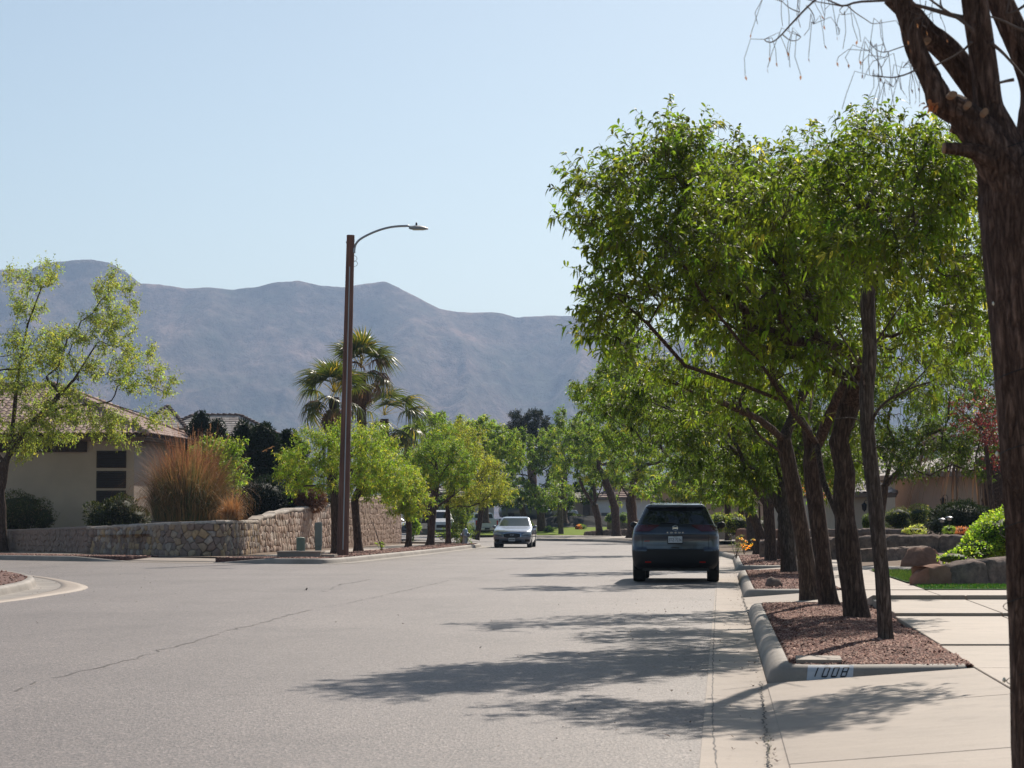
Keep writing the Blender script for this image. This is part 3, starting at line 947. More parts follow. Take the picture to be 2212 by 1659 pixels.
def kerb(pts, side, prof=PROF, seglen=3.0, hfun=None, zoff=None, piece='kerb_segment', parent=None, name='kerb', mat=None, sub=0.4, rng_=None):
    """pts follow the asphalt edge; side +1: pavement on the right of travel"""
    root = parent
    if root is None:
        root = empty(name); root['kind'] = 'structure'
    dense = resample(pts, sub)
    n = len(dense)
    nrm = []
    for i in range(n):
        d = (dense[min(i + 1, n - 1)] - dense[max(i - 1, 0)]); d = Vector((d.x, d.y)).normalized()
        nrm.append(Vector((d.y, -d.x)) * side)
    per = max(1, int(round(seglen / sub)))
    k = len(prof)
    i = 0
    while i < n - 1:
        j = min(i + per, n - 1)
        vs = []; fs = []
        rows = list(range(i, j + 1))
        for r_, q in enumerate(rows):
            p, nn = dense[q], nrm[q]
            dd = Vector((-nn.y, nn.x)) * side * 0.004
            shift = Vector((0, 0)) if 0 < r_ < len(rows) - 1 else (dd if r_ == 0 else -dd) * (1)
            hs = 1.0 if hfun is None else hfun(q / (n - 1))
            zz = 0.0 if zoff is None else zoff(p)
            for (o_, z_) in prof:
                vs.append((p.x + nn.x * o_ + shift.x, p.y + nn.y * o_ + shift.y, (z_ * hs if z_ > 0.02 else z_) + zz))
        for r_ in range(len(rows) - 1):
            for c in range(k - 1):
                a = r_ * k + c
                f = (a, a + 1, a + k + 1, a + k)
                fs.append(f if side > 0 else f[::-1])
        fs.append(tuple(range(k))); fs.append(tuple(range((len(rows) - 1) * k, len(rows) * k)))
        m_ = MB(); m_.add(vs, fs)
        o = m_.build(piece, mat or M['kerb'], root)
        shade_auto(o, 50)
        i = j
    return root
kerbroot = empty('kerb'); kerbroot['kind'] = 'structure'
# left near corner (travelling away from the camera the pavement is on the left)
kerb(smooth_path([Vector(p) for p in leftNear]), -1, parent=kerbroot)
# far corner with a dropped ramp between x=-12.6 and x=-9.6
far = smooth_path([Vector(p) for p in leftFar])
def hdrop(P):
    def f(t): return 1
    return f
def split_far():
    xs = [p for p in far]
    a = [p for p in xs if p.x < -12.5 and p.y < 110 and p.y > 74]
    a = [p for p in xs[:40] if p.x < -12.3]
    b = [p for p in xs[:60] if p.x >= -12.3 and p.x < -9.4 and p.y < 78]
    c = xs[len(a) + len(b):]
    return a, b, c
fa, fb, fc = split_far()
kerb(fa, -1, parent=kerbroot, hfun=lambda t: min(1.0, (1 - t) * 14 + 0.1))
RAMPP = [(-0.05, 0.006), (0.45, 0.0), (0.56, 0.012), (0.66, 0.02), (0.665, -0.06)]
kerb([fa[-1]] + fb + [fc[0]], -1, prof=RAMPP, parent=kerbroot, mat=M['concrete'])
kerb(fc, -1, parent=kerbroot, hfun=lambda t: min(1.0, t * 40 + 0.1))
# right gutter pan, whole length
PAN = [(-0.02, 0.004), (0.42, -0.006), (0.46, 0.0), (0.463, -0.06)]
gut = [Vector(p) for p in [tuple(street(0, y).xy) for y in np.arange(2, 84, 3.0)]]
kerb(gut, 1, prof=PAN, parent=kerbroot, piece='gutter_slab', mat=M['concrete'], seglen=3.0)
kerb(smooth_path([Vector(p) for p in [tuple(street(0, 80).xy), (7.5, 100), (7.6, 115), (6.6, 132), (5.7, 141), (4.45, 148), (1.6, 152.6), (0.6, 157), (0.2, 170), (0.2, 215)]]), 1, parent=kerbroot)
# planted islands along the right kerb: (near end, far end) in metres ahead
ISL = [(4.0, 9.5), (19.25, 34.2), (40.6, 56.5), (62.0, 79.5)]
KP = [(0.0, -0.03), (0.02, 0.03), (0.038, 0.080), (0.062, 0.116), (0.10, 0.138), (0.16, 0.146), (0.19, 0.143), (0.192, -0.05)]
def island(a, b):
    r_ = 0.45
    pts = []
    # travel from inner near end, out to the gutter, along it, and back at the far end
    pts.append(street(2.1, a + 0.12).xy); pts.append(street(1.2, a + 0.03).xy)
    for k_ in range(7):
        t = math.pi / 2 * k_ / 6
        pts.append(street(0.46 + r_ - r_ * math.sin(t), a + r_ - r_ * math.cos(t)).xy)
    pts.append(street(0.46, (a + b) / 2).xy)
    for k_ in range(7):
        t = math.pi / 2 * k_ / 6
        pts.append(street(0.46 + r_ - r_ * math.cos(t), b - r_ + r_ * math.sin(t)).xy)
    pts.append(street(1.2, b - 0.03).xy); pts.append(street(2.1, b - 0.12).xy)
    return [Vector(p) for p in pts]
for (a, b) in ISL:
    kerb(island(a, b), 1, prof=KP, parent=kerbroot, seglen=2.4 if a < 60 else 3.0, sub=0.12 if a < 60 else 0.3)
# ------------------------------------------------------------------ concrete paving on the right: driveways and sidewalk, slab by slab
def rz_of(o_):       # the paving climbs from the gutter to the sidewalk
    return 0.005 + 0.125 * min(max((o_ - 0.46) / 1.65, 0), 1)
def slab(root, o0, o1, y0, y1, z=None, mat=None, gap=0.008, tilt=0.0, name='concrete_slab'):
    g = gap
    m_ = MB()
    c = []
    for (oo, yy) in ((o0 + g, y0 + g), (o1 - g, y0 + g), (o1 - g, y1 - g), (o0 + g, y1 - g)):
        p = street(oo, yy)
        zz = rz_of(oo) if z is None else z + tilt * (yy - y0) / (y1 - y0)
        c.append((p.x, p.y, zz))
    top = c; bot = [(x, y, z_ - 0.12) for x, y, z_ in c]
    # small worn edge
    cx = sum(p[0] for p in c) / 4; cy = sum(p[1] for p in c) / 4
    e = 0.006
    inn = [(p[0] + (cx - p[0]) / max(abs(cx - p[0]), 0.01) * e, p[1] + (cy - p[1]) / max(abs(cy - p[1]), 0.01) * e, p[2]) for p in c]
    mid = [(p[0], p[1], p[2] - 0.006) for p in c]
    m_.add(inn + mid + bot, [(0, 1, 2, 3)] + [(i, i + 4, (i + 1) % 4 + 4, (i + 1) % 4) for i in range(4)] + [(i + 4, i + 8, (i + 1) % 4 + 8, (i + 1) % 4 + 4) for i in range(4)])
    return m_.build(name, mat or M['concrete'], root)
drive = empty('driveway'); drive['kind'] = 'structure'
walk = empty('sidewalk'); walk['kind'] = 'structure'
under = MB()
def usheet(o0, o1, y0, y1, z0, z1):
    a, b, c, d = street(o0, y0, z0), street(o1, y0, z1), street(o1, y1, z1), street(o0, y1, z0)
    under.add([a, b, c, d], [(0, 1, 2, 3)])
# drive 1 (foreground), 2, 3 between the islands
for (y0, y1, cuts, right) in ((4.0 + 5.5, 19.25, (9.5, 12.9, 16.4, 19.25), 14), (34.2, 40.6, (34.2, 37.4, 40.6), 14), (56.5, 62.0, (56.5, 59.2, 62.0), 10), (79.5, 86, (79.5, 86), 4)):
    for i in range(len(cuts) - 1):
        slab(drive, 0.448, 2.13, cuts[i], cuts[i + 1])
        slab(drive, 2.13, 3.55, cuts[i], cuts[i + 1])
        o_ = 3.55
        while o_ < right:
            slab(drive, o_, min(o_ + 3.0, right), cuts[i], cuts[i + 1], z=0.13)
            o_ += 3.0
    usheet(0.4, 2.13, y0 - 0.1, y1 + 0.1, -0.02, 0.10); usheet(2.13, right, y0 - 0.1, y1 + 0.1, 0.105, 0.105)
# sidewalk beside the islands; roots have lifted the slabs beside the near island
steps = [(19.25, 22.4, 0.130, 0.012), (22.4, 28.2, 0.157, 0.028), (28.2, 32.4, 0.222, 0.02), (32.4, 34.2, 0.30, -0.12)]
for (y0, y1, z, t) in steps:
    slab(walk, 2.13, 3.40, y0, y1, z=z, tilt=t)
    slab(walk, 3.40, 4.65, y0, y1, z=z, tilt=t)
y = 40.6
while y < 140:
    if not (56.4 < y < 61.9):
        y1 = min(y + 1.55, 56.5) if y < 56.5 else y + 1.8
        if y < 84: slab(walk, 2.13, 3.55, y, y1, z=0.14, gap=0.006)
        y = y1
    else: y = 62.0
usheet(2.13, 3.55, 19.25, 140, 0.10, 0.10)
o = under.build('paving_bed', M['joint']); o['kind'] = 'structure'
for yy, z in ((20.5, 0.0),):
    pass
# crack between gutter and apron, with weeds in it
mb = MB()
wobble_strip(mb, [gxy(1668, 1750), gxy(1660, 1640), gxy(1652, 1560), gxy(1644, 1475)], 0.012, 0.012, 21, 0.010, 0.07, 0.0)
wobble_strip(mb, [gxy(1618, 1330), gxy(1607, 1300), gxy(1603, 1285)], 0.02, 0.012, 22, 0.012, 0.12, 0.25)
o = mb.build('paving_crack', M['joint'], drive); o['kind'] = 'stuff'

# ------------------------------------------------------------------ gravel beds
def gravel_bed(y0, y1, n_chips, seed, o0=0.66, o1=2.14, zc=0.15, size=0.035, crown=0.05, end=0.22):
    rng = np.random.default_rng(seed)
    nx, ny = 16, max(8, int((y1 - y0) / 0.35))
    V = []
    def hz_(u, v, X, Y):
        return zc - 0.02 + crown * math.sin(math.pi * u) * min(1, 8 * v, 8 * (1 - v)) + 0.018 * mnoise.noise(Vector((X * 1.7, Y * 1.7, seed)))
    for j in range(ny + 1):
        for i in range(nx + 1):
            u, v = i / nx, j / ny
            p = street(o0 + (o1 - o0) * u, y0 + end + (y1 - y0 - 2 * end) * v)
            V.append((p.x, p.y, hz_(u, v, p.x, p.y)))
    a = (np.arange(ny)[:, None] * (nx + 1) + np.arange(nx)[None, :]).ravel()
    F = np.stack([a, a + 1, a + nx + 2, a + nx + 1], axis=1)
    root = obj('gravel_bed', npmesh('gravel_bed', np.array(V), F), M['gravel'], smooth=True)
    root['kind'] = 'structure'
    if n_chips:
        u = rng.random(n_chips); v = rng.random(n_chips)
        base = np.array([street(o0 + 0.02 + (o1 - o0 - 0.03) * a_, y0 + end + (y1 - y0 - 2 * end) * b_) for a_, b_ in zip(u, v)])
        base[:, 2] = [hz_(a_, b_, p[0], p[1]) for a_, b_, p in zip(u, v, base)]
        add_chips(root, base, size, rng)
    return root
def add_chips(root, base, size, rng, cols=((0.11, 0.044, 0.032), (0.18, 0.075, 0.055), (0.27, 0.125, 0.09), (0.36, 0.19, 0.14), (0.23, 0.095, 0.068), (0.46, 0.29, 0.22), (0.14, 0.058, 0.042))):
    n = len(base)
    oc = np.array([(1, 0, 0), (0, 1, 0), (-1, 0, 0), (0, -1, 0), (0, 0, 1), (0, 0, -1.0)])
    s = size * (0.4 + 0.7 * rng.random((n, 1, 3))) * np.array([[[1, 1, 0.55]]])
    th = rng.random(n) * 6.28; ct, st_ = np.cos(th), np.sin(th)
    v = oc[None] * s
    tilt = rng.normal(0, 0.45, (n, 1)); v[:, :, 2] += v[:, :, 0] * tilt * 0.8
    x = v[:, :, 0] * ct[:, None] - v[:, :, 1] * st_[:, None]; y = v[:, :, 0] * st_[:, None] + v[:, :, 1] * ct[:, None]
    V = np.stack([x, y, v[:, :, 2]], axis=2) + base[:, None, :] + np.array([0, 0, size * 0.2])
    f = np.array([(0, 1, 4), (1, 2, 4), (2, 3, 4), (3, 0, 4), (1, 0, 5), (0, 3, 5)])
    F = (np.arange(n)[:, None, None] * 6 + f[None]).reshape(-1, 3)
    c = np.array(cols)[rng.integers(0, len(cols), n)] * (0.8 + 0.4 * rng.random((n, 1)))
    o = obj('gravel_stones', npmesh('gravel_stones', V.reshape(-1, 3), F, np.repeat(c, 6, axis=0)), M['chips'], root); o['kind'] = 'stuff'
gravel_bed(4.0, 9.5, 0, 1)
gravel_bed(19.25, 34.2, 40000, 2, size=0.031)
gravel_bed(40.6, 56.5, 12000, 3, size=0.032)
gravel_bed(62.0, 79.5, 4000, 4, size=0.05)
# far planting strips
def strip_bed(name, pts_in, pts_out, z0, mat, kind='structure', n_chips=0, size=0.05, seed=1, z1=None):
    n = len(pts_in)
    V = []
    for a, b in zip(pts_in, pts_out):
        for t in (0, 0.33, 0.66, 1):
            V.append((a[0] + (b[0] - a[0]) * t, a[1] + (b[1] - a[1]) * t, (z0 if z1 is None else z0 + (z1 - z0) * t) + (0.02 * math.sin(t * math.pi) if z1 is None else 0)))
    F = [(i * 4 + j, i * 4 + j + 1, (i + 1) * 4 + j + 1, (i + 1) * 4 + j) for i in range(n - 1) for j in range(3)]
    ring = [i * 4 for i in range(n)] + [(n - 1) * 4 + j for j in (1, 2, 3)] + [i * 4 + 3 for i in range(n - 2, -1, -1)] + [2, 1]
    b_ = len(V)
    V += [(V[i][0], V[i][1], -0.04) for i in ring]        # the bed has sides going down into the ground
    m_ = len(ring)
    F += [(ring[i], ring[(i + 1) % m_], b_ + (i + 1) % m_, b_ + i) for i in range(m_)]
    o = obj(name, npmesh(name, np.array(V), np.array(F)), mat)
    if kind: o['kind'] = kind
    if n_chips:
        rng = np.random.default_rng(seed)
        idx = rng.integers(0, n - 1, n_chips); t = rng.random(n_chips); s = rng.random(n_chips)
        A = np.array([(p[0], p[1]) for p in pts_in]); B = np.array([(p[0], p[1]) for p in pts_out])
        p0 = A[idx] * (1 - s[:, None]) + A[idx + 1] * s[:, None]; p1 = B[idx] * (1 - s[:, None]) + B[idx + 1] * s[:, None]
        p = p0 * (1 - t[:, None]) + p1 * t[:, None]
        add_chips(o, np.concatenate([p, np.full((n_chips, 1), z0)], axis=1), size, rng)
    return o
# left: verge gravel, sidewalk, foot of the stone wall
WB = [gp(-160, 1176, .15), gp(10, 1187, .15), gp(170, 1194, .15), gp(330, 1200, .15), gp(430, 1201.5, .15), gp(490, 1201, .15), gp(530, 1198.5, .15), gp(557, 1194.6, .15), gp(656, 1187.6, .15), gp(766, 1180.6, .15), gp(866, 1170.6, .15)]
def offset_path(pts, d):
    out = []
    for i in range(len(pts)):
        a = pts[max(i - 1, 0)]; b = pts[min(i + 1, len(pts) - 1)]
        t = Vector((b[0] - a[0], b[1] - a[1])).normalized()
        out.append(Vector((pts[i][0] + t.y * d, pts[i][1] - t.x * d)))
    return out
allfar = resample(far[: next(i for i, p in enumerate(far) if p.y > 119)], 1.0)
kin = offset_path(allfar, -0.66)
kmid = offset_path(allfar, -2.3)
kout = offset_path(allfar, -4.3)
bed = [i for i, p in enumerate(allfar) if not (-12.6 < p.x < -9.6 and p.y < 78)]
i1 = [i for i in bed if allfar[i].x < -12.3]; i2 = [i for i in bed if i > i1[-1]]
for ii, sd_ in ((i1, 11), (i2, 12)):
    strip_bed('gravel_bed', [kin[i] for i in ii][::-1], [kmid[i] for i in ii][::-1], 0.15, M['gravel'], n_chips=7000, size=0.05, seed=sd_)
# the corner ramp
ri = [i for i in range(len(allfar)) if i1[-1] - 3 <= i <= i2[0] + 3]
strip_bed('pedestrian_ramp', [offset_path(allfar, -0.6)[i] for i in ri][::-1], [kmid[i] for i in ri][::-1], 0.01, M['concrete'], z1=0.148)
for i in range(0, len(allfar) - 2, 2):
    m_ = MB(); a, b = kmid[i], kmid[i + 2]; c, d = kout[i + 2], kout[i]
    z = 0.152
    g = 0.012
    m_.add([(a.x, a.y, z), (b.x, b.y, z), (c.x, c.y, z), (d.x, d.y, z)], [(0, 3, 2, 1)])
    m_.build('concrete_slab', M['concrete'], walk)
o = strip_bed('ground_verge', offset_path(allfar, -2.2)[::-1], [Vector((p.x - 3.4, p.y + 3.5)) for p in kout][::-1], 0.135, M['soil'])
# left near island with gravel
ln = resample(smooth_path([Vector(p) for p in leftNear]), 1.0)
strip_bed('gravel_bed', offset_path(ln, -0.66)[::-1], [Vector((p.x - 6, p.y - 3)) for p in ln][::-1], 0.15, M['gravel'], n_chips=9000, size=0.04, seed=14)
# pale gutter apron at the left corner
c_ = [i for i, p in enumerate(ln) if 36 < p.y < 60]
ap = offset_path(ln, 0.28)
strip_bed('gutter_apron', [ln[i] for i in c_][::-1], [ap[i] + Vector((0.32 * math.exp(-((ln[i].y - 46) / 4) ** 2), 0)) for i in c_][::-1], 0.003, M['concrete'])
# ------------------------------------------------------------------ stone walls built stone by stone
def stone_cells(L, hfun, cw, ch, rng):
    """hexagon-like cells with shared jittered corners: list of polygons in (s, z)"""
    nx = int(math.ceil(L / cw)) + 1
    cells = []
    hmax = max(hfun(s) for s in np.linspace(0, L, 40))
    nz = int(math.ceil(hmax / ch)) + 1
    jx = rng.uniform(-0.46, 0.46, (nz + 2, 2 * nx + 4)); jz = rng.uniform(-0.30, 0.30, (nz + 2, 2 * nx + 4))
    def corner(r_, c_):
        # corners of a brick-like (hexagonal) lattice
        x = c_ * cw / 2 + jx[r_, c_] * cw * 0.55
        z = r_ * ch + (-0.20 if (r_ + c_) % 2 else 0.20) * ch + jz[r_, c_] * ch
        return (x, z)
    for r_ in range(nz):
        for q in range(nx):
            c0 = 2 * q + (r_ % 2)
            if c0 + 2 > 2 * nx + 3: continue
            poly = [corner(r_, c0), corner(r_, c0 + 1), corner(r_, c0 + 2), corner(r_ + 1, c0 + 2), corner(r_ + 1, c0 + 1), corner(r_ + 1, c0)]
            cells.append(poly)
    return cells
def place_path(path):
    P = [Vector((p[0], p[1])) for p in path]
    L = [0.0]
    for i in range(len(P) - 1): L.append(L[-1] + (P[i + 1] - P[i]).length)
    def f(s):
        s = min(max(s, 0), L[-1] - 1e-6)
        i = 0
        while i < len(P) - 2 and L[i + 1] < s: i += 1
        t = (s - L[i]) / (L[i + 1] - L[i])
        d = (P[i + 1] - P[i]).normalized()
        # smooth the direction near joints
        return P[i].lerp(P[i + 1], t), Vector((d.y, -d.x))
    return f, L[-1]
def stone_wall(label, path, hfun, thick, cw, ch, seed, mat, z0=0.12, cap=0.0, group=None, maxparts=300, visible=None, lightcap=False, step=1.0):
    """path runs left to right seen from the street; stones stand proud of the mortar on the street side"""
    rng = np.random.default_rng(seed)
    fpos, L = place_path(path)
    base, nn = fpos(L / 2)
    root = empty('stone_wall', (base.x, base.y, z0), 0, label, 'wall', group)
    off = Vector((base.x, base.y, z0))
    # mortar core
    vs = []; fs = []
    n = max(6, int(L / step))
    for i in range(n + 1):
        s = L * i / n
        p, q = fpos(s); h = hfun(s)
        for (o_, z) in ((0.0, -0.1), (0.0, h - 0.05), (-0.05, h), (-thick + 0.05, h), (-thick, h - 0.05), (-thick, -0.1)):
            vs.append((p.x + q.x * o_ - off.x, p.y + q.y * o_ - off.y, z))
    for i in range(n):
        for j in range(5):
            a = i * 6 + j
            fs.append((a, a + 6, a + 7, a + 1))
    fs.append((0, 1, 2, 3, 4, 5)); fs.append(tuple(range(n * 6 + 5, n * 6 - 1, -1)))
    mb = MB(); mb.add(vs, fs)
    mb.build('mortar_core', M['mortar'], root)
    pieces = []
    def stone_geo(poly, top=False):
        c = np.mean(poly, axis=0)
        d = 0.018 + 0.035 * rng.random()
        out = []
        for shrink, dep in ((0.93, 0.0), (0.88, d * 0.7), (0.66, d)):
            for p in poly:
                s_ = c[0] + (p[0] - c[0]) * shrink; z_ = c[1] + (p[1] - c[1]) * shrink
                out.append((s_, z_, dep + (rng.uniform(-0.012, 0.012) if dep else 0)))
        k = len(poly)
        f = [(i, (i + 1) % k, k + (i + 1) % k, k + i) for i in range(k)] + [(k + i, k + (i + 1) % k, 2 * k + (i + 1) % k, 2 * k + i) for i in range(k)] + [tuple(range(2 * k, 3 * k))]
        return out, f
    for poly in stone_cells(L, hfun, cw, ch, rng):
        c = np.mean(poly, axis=0)
        if c[0] < 0.05 or c[0] > L - 0.05: continue
        h = hfun(c[0])
        if c[1] < 0.02 or c[1] > h - 0.03: continue
        poly = [(min(max(p[0], 0.0), L), min(max(p[1], 0.0), h - 0.015)) for p in poly]
        g, f = stone_geo(poly)
        pts = []
        for (s_, z_, o_) in g:
            p, q = fpos(s_)
            pts.append((p.x + q.x * o_ - off.x, p.y + q.y * o_ - off.y, z_))
        pieces.append((pts, f, (c[0], c[1])))
    # coping stones along the top
    s = 0.0
    while s < L - 0.2:
        l = min(cw * (1.3 + 1.2 * rng.random()), L - s)
        h0, h1 = hfun(s + 0.01), hfun(s + l - 0.01)
        pts = []
        lift = 0.02 + 0.03 * rng.random()
        for (ss, hh) in ((s + 0.012, h0), (s + l - 0.012, h1)):
            p, q = fpos(ss)
            for (o_, z) in ((0.03, -0.07), (0.045, -0.02), (0.0, lift), (-thick, lift * 0.8), (-thick - 0.03, -0.05)):
                pts.append((p.x + q.x * o_ - off.x, p.y + q.y * o_ - off.y, hh + z))
        f = [(i, i + 5, i + 6, i + 1) for i in range(4)] + [(0, 1, 2, 3, 4), (9, 8, 7, 6, 5)]
        pieces.append((pts, f, (s, 99)))
        s += l
    vis = visible or (lambda c: 0)
    pieces.sort(key=lambda t: vis(t[2]))
    rest = MB()
    for i, (pts, f, c) in enumerate(pieces):
        if i < maxparts:
            m_ = MB(); m_.add(pts, f)
            o = m_.build('coping_stone' if c[1] == 99 else 'stone', M['stone_cap'] if c[1] == 99 else mat, root)
            shade_auto(o, 60)
        else:
            rest.add(pts, f)
    if rest.v:
        o = rest.build('stone_facing', mat, root); o['kind'] = 'stuff'
    return root
pA = [gp(-160, 1176, .15), gp(10, 1187, .15), gp(170, 1194, .15), gp(330, 1200, .15), gp(430, 1201.5, .15), gp(490, 1201, .15), gp(530, 1198.5, .15), gp(557, 1194.6, .15)]
pB = [gp(557.5, 1194.5, .15), gp(656, 1187.6, .15), gp(766, 1180.6, .15), gp(866, 1170.6, .15)]
pA2 = smooth_path([Vector((p.x, p.y)) for p in pA]); 
_, LA = place_path(pA2); _, LB = place_path(pB)
def hA(s):
    return float(np.interp(s / LA, [0, 0.33, 0.55, 0.72, 0.86, 1.0], [0.62, 0.72, 0.86, 0.98, 1.16, 1.17]))
def hB(s):
    return float(np.interp(s / LB, [0, 0.02, 0.12, 0.25, 0.5, 0.75, 1.0], [1.20, 1.30, 1.55, 1.72, 2.1, 2.35, 2.4])) + 0.03 * math.sin(s * 2.1)
stone_wall('low curved field-stone wall with light coping, on the corner below the tan house', pA2, hA, 0.4, 0.30, 0.215, 4, M['stone'],
           visible=lambda c: -c[0])
stone_wall('tall stone wall beside the left sidewalk, rising behind the wooden lamp pole', pB, hB, 0.4, 0.46, 0.25, 6, M['stone_light'],
           visible=lambda c: c[0])
# yard behind the walls
def yard(name, pts, mat=None, kind='structure'):
    mb = MB(); mb.add(pts, [tuple(range(len(pts)))])
    o = mb.build(name, mat or M['soil']); o['kind'] = kind
    return o
yard('yard', [(-40, 84, 0.55), (pA2[6].x, pA2[6].y + .3, 0.6), (-12.5, 79.5, 0.85), (-9.6, 79.5, 0.95), (-9.3, 86, 0.98), (-6.3, 128, 1.3), (-6.3, 170, 1.3), (-60, 170, 1.3), (-60, 96, 0.6)])

# ------------------------------------------------------------------ roof tiles
def barrel_tile(w_=0.30, l=0.38, h=0.065):
    pts = []
    n = 7
    prof = [(i / (n - 1) - 0.5) for i in range(n)]
    vs = []
    for y, dz in ((0, 0.02), (l, 0.0)):
        for u in prof:
            z = h * math.cos(u * math.pi * 1.0) ** 0.8 if abs(u) < 0.5 else 0
            vs.append((u * w_, y, z + dz))
    for u in prof:
        z = h * math.cos(u * math.pi) ** 0.8 if abs(u) < 0.5 else 0
        vs.append((u * w_, 0, max(z + 0.02 - 0.028, -0.01)))
    fs = [(i, i + 1, i + n + 1, i + n) for i in range(n - 1)] + [(i + 2 * n, i + 2 * n + 1, i + 1, i) for i in range(n - 1)]
    mb = MB(); mb.add(vs, fs)
    return mb.mesh('tile')
BT = barrel_tile()
def flat_tile():
    mb = MB(); mb.add([(-.143, 0, 0), (.143, 0, 0), (.143, .38, -.01), (-.143, .38, -.01), (-.143, 0, .062), (.143, 0, .062), (.143, .38, .014), (-.143, .38, .014)], [(3, 2, 1, 0), (4, 5, 6, 7), (0, 1, 5, 4), (1, 2, 6, 5), (3, 0, 4, 7)]); return mb.mesh('tile')
FT = flat_tile()
def inside(poly, x, y):
    c = False; n = len(poly); j = n - 1
    for i in range(n):
        if ((poly[i][1] > y) != (poly[j][1] > y)) and (x < (poly[j][0] - poly[i][0]) * (y - poly[i][1]) / (poly[j][1] - poly[i][1]) + poly[i][0]): c = not c
        j = i
    return c
def roof_plane(parent, off, O, U, V_, poly, mesh, mat, w_=0.29, l=0.33, maxn=300, key=None, scale=1.0):
    """roof slope: O corner at the eave, U along the eave, V_ up the slope; poly in (u,v) metres"""
    O = Vector(O); U = Vector(U).normalized(); V_ = Vector(V_).normalized(); N = U.cross(V_).normalized()
    mb = MB()
    vs = [O + U * a + V_ * b - off for a, b in poly]
    mb.add(vs + [v - N * 0.12 for v in vs], [tuple(range(len(vs))), tuple(range(2 * len(vs) - 1, len(vs) - 1, -1))] +
           [(i, i + len(vs), (i + 1) % len(vs) + len(vs), (i + 1) % len(vs)) for i in range(len(vs))])
    slope = mb.build('roof', M['roofbase'], parent)
    w_ *= scale; l *= scale
    us = [p[0] for p in poly]; vv = [p[1] for p in poly]
    Rm = Matrix((U, V_, N)).transposed().to_4x4()
    places = []
    j = 0
    b = min(vv)
    while b < max(vv):
        a = min(us) + (w_ / 2 if True else 0)
        while a < max(us):
            if inside(poly, a, b + l * 0.5): places.append((a, b))
            a += w_
        b += l; j += 1
    if key: places.sort(key=key)
    rest = MB()
    for i, (a, b) in enumerate(places):
        p = O + U * a + V_ * b + N * 0.012 - off
        m4 = Matrix.Translation(p) @ Rm @ Matrix.Scale(scale, 4)
        if i < maxn:
            if len(mesh.materials) == 0: mesh.materials.append(mat)
            o = bpy.data.objects.new('tile', mesh); link(o); o.parent = slope
            o.matrix_local = m4
            if o.data.materials[0] != mat:
                o.material_slots[0].link = 'OBJECT'; o.material_slots[0].material = mat
        else:
            rest.add([m4 @ v.co for v in mesh.vertices], [tuple(f.vertices) for f in mesh.polygons])
    if rest.v:
        o = rest.build('tile_field', mat, slope); o['kind'] = 'stuff'
    return slope
def ridge_tiles(parent, off, a, b, mat, r_=0.13, l=0.36):
    a = Vector(a) - off; b = Vector(b) - off
    n = max(2, int((b - a).length / l)); d = (b - a) / n
    for i in range(n):
        m_ = MB(); m_.tube([a + d * i + Vector((0, 0, 0.03)), a + d * (i + 1.08) + Vector((0, 0, 0.0))], [r_ * 1.12, r_ * 0.9], 7)
        o = m_.build('ridge_tile', mat, parent, True)

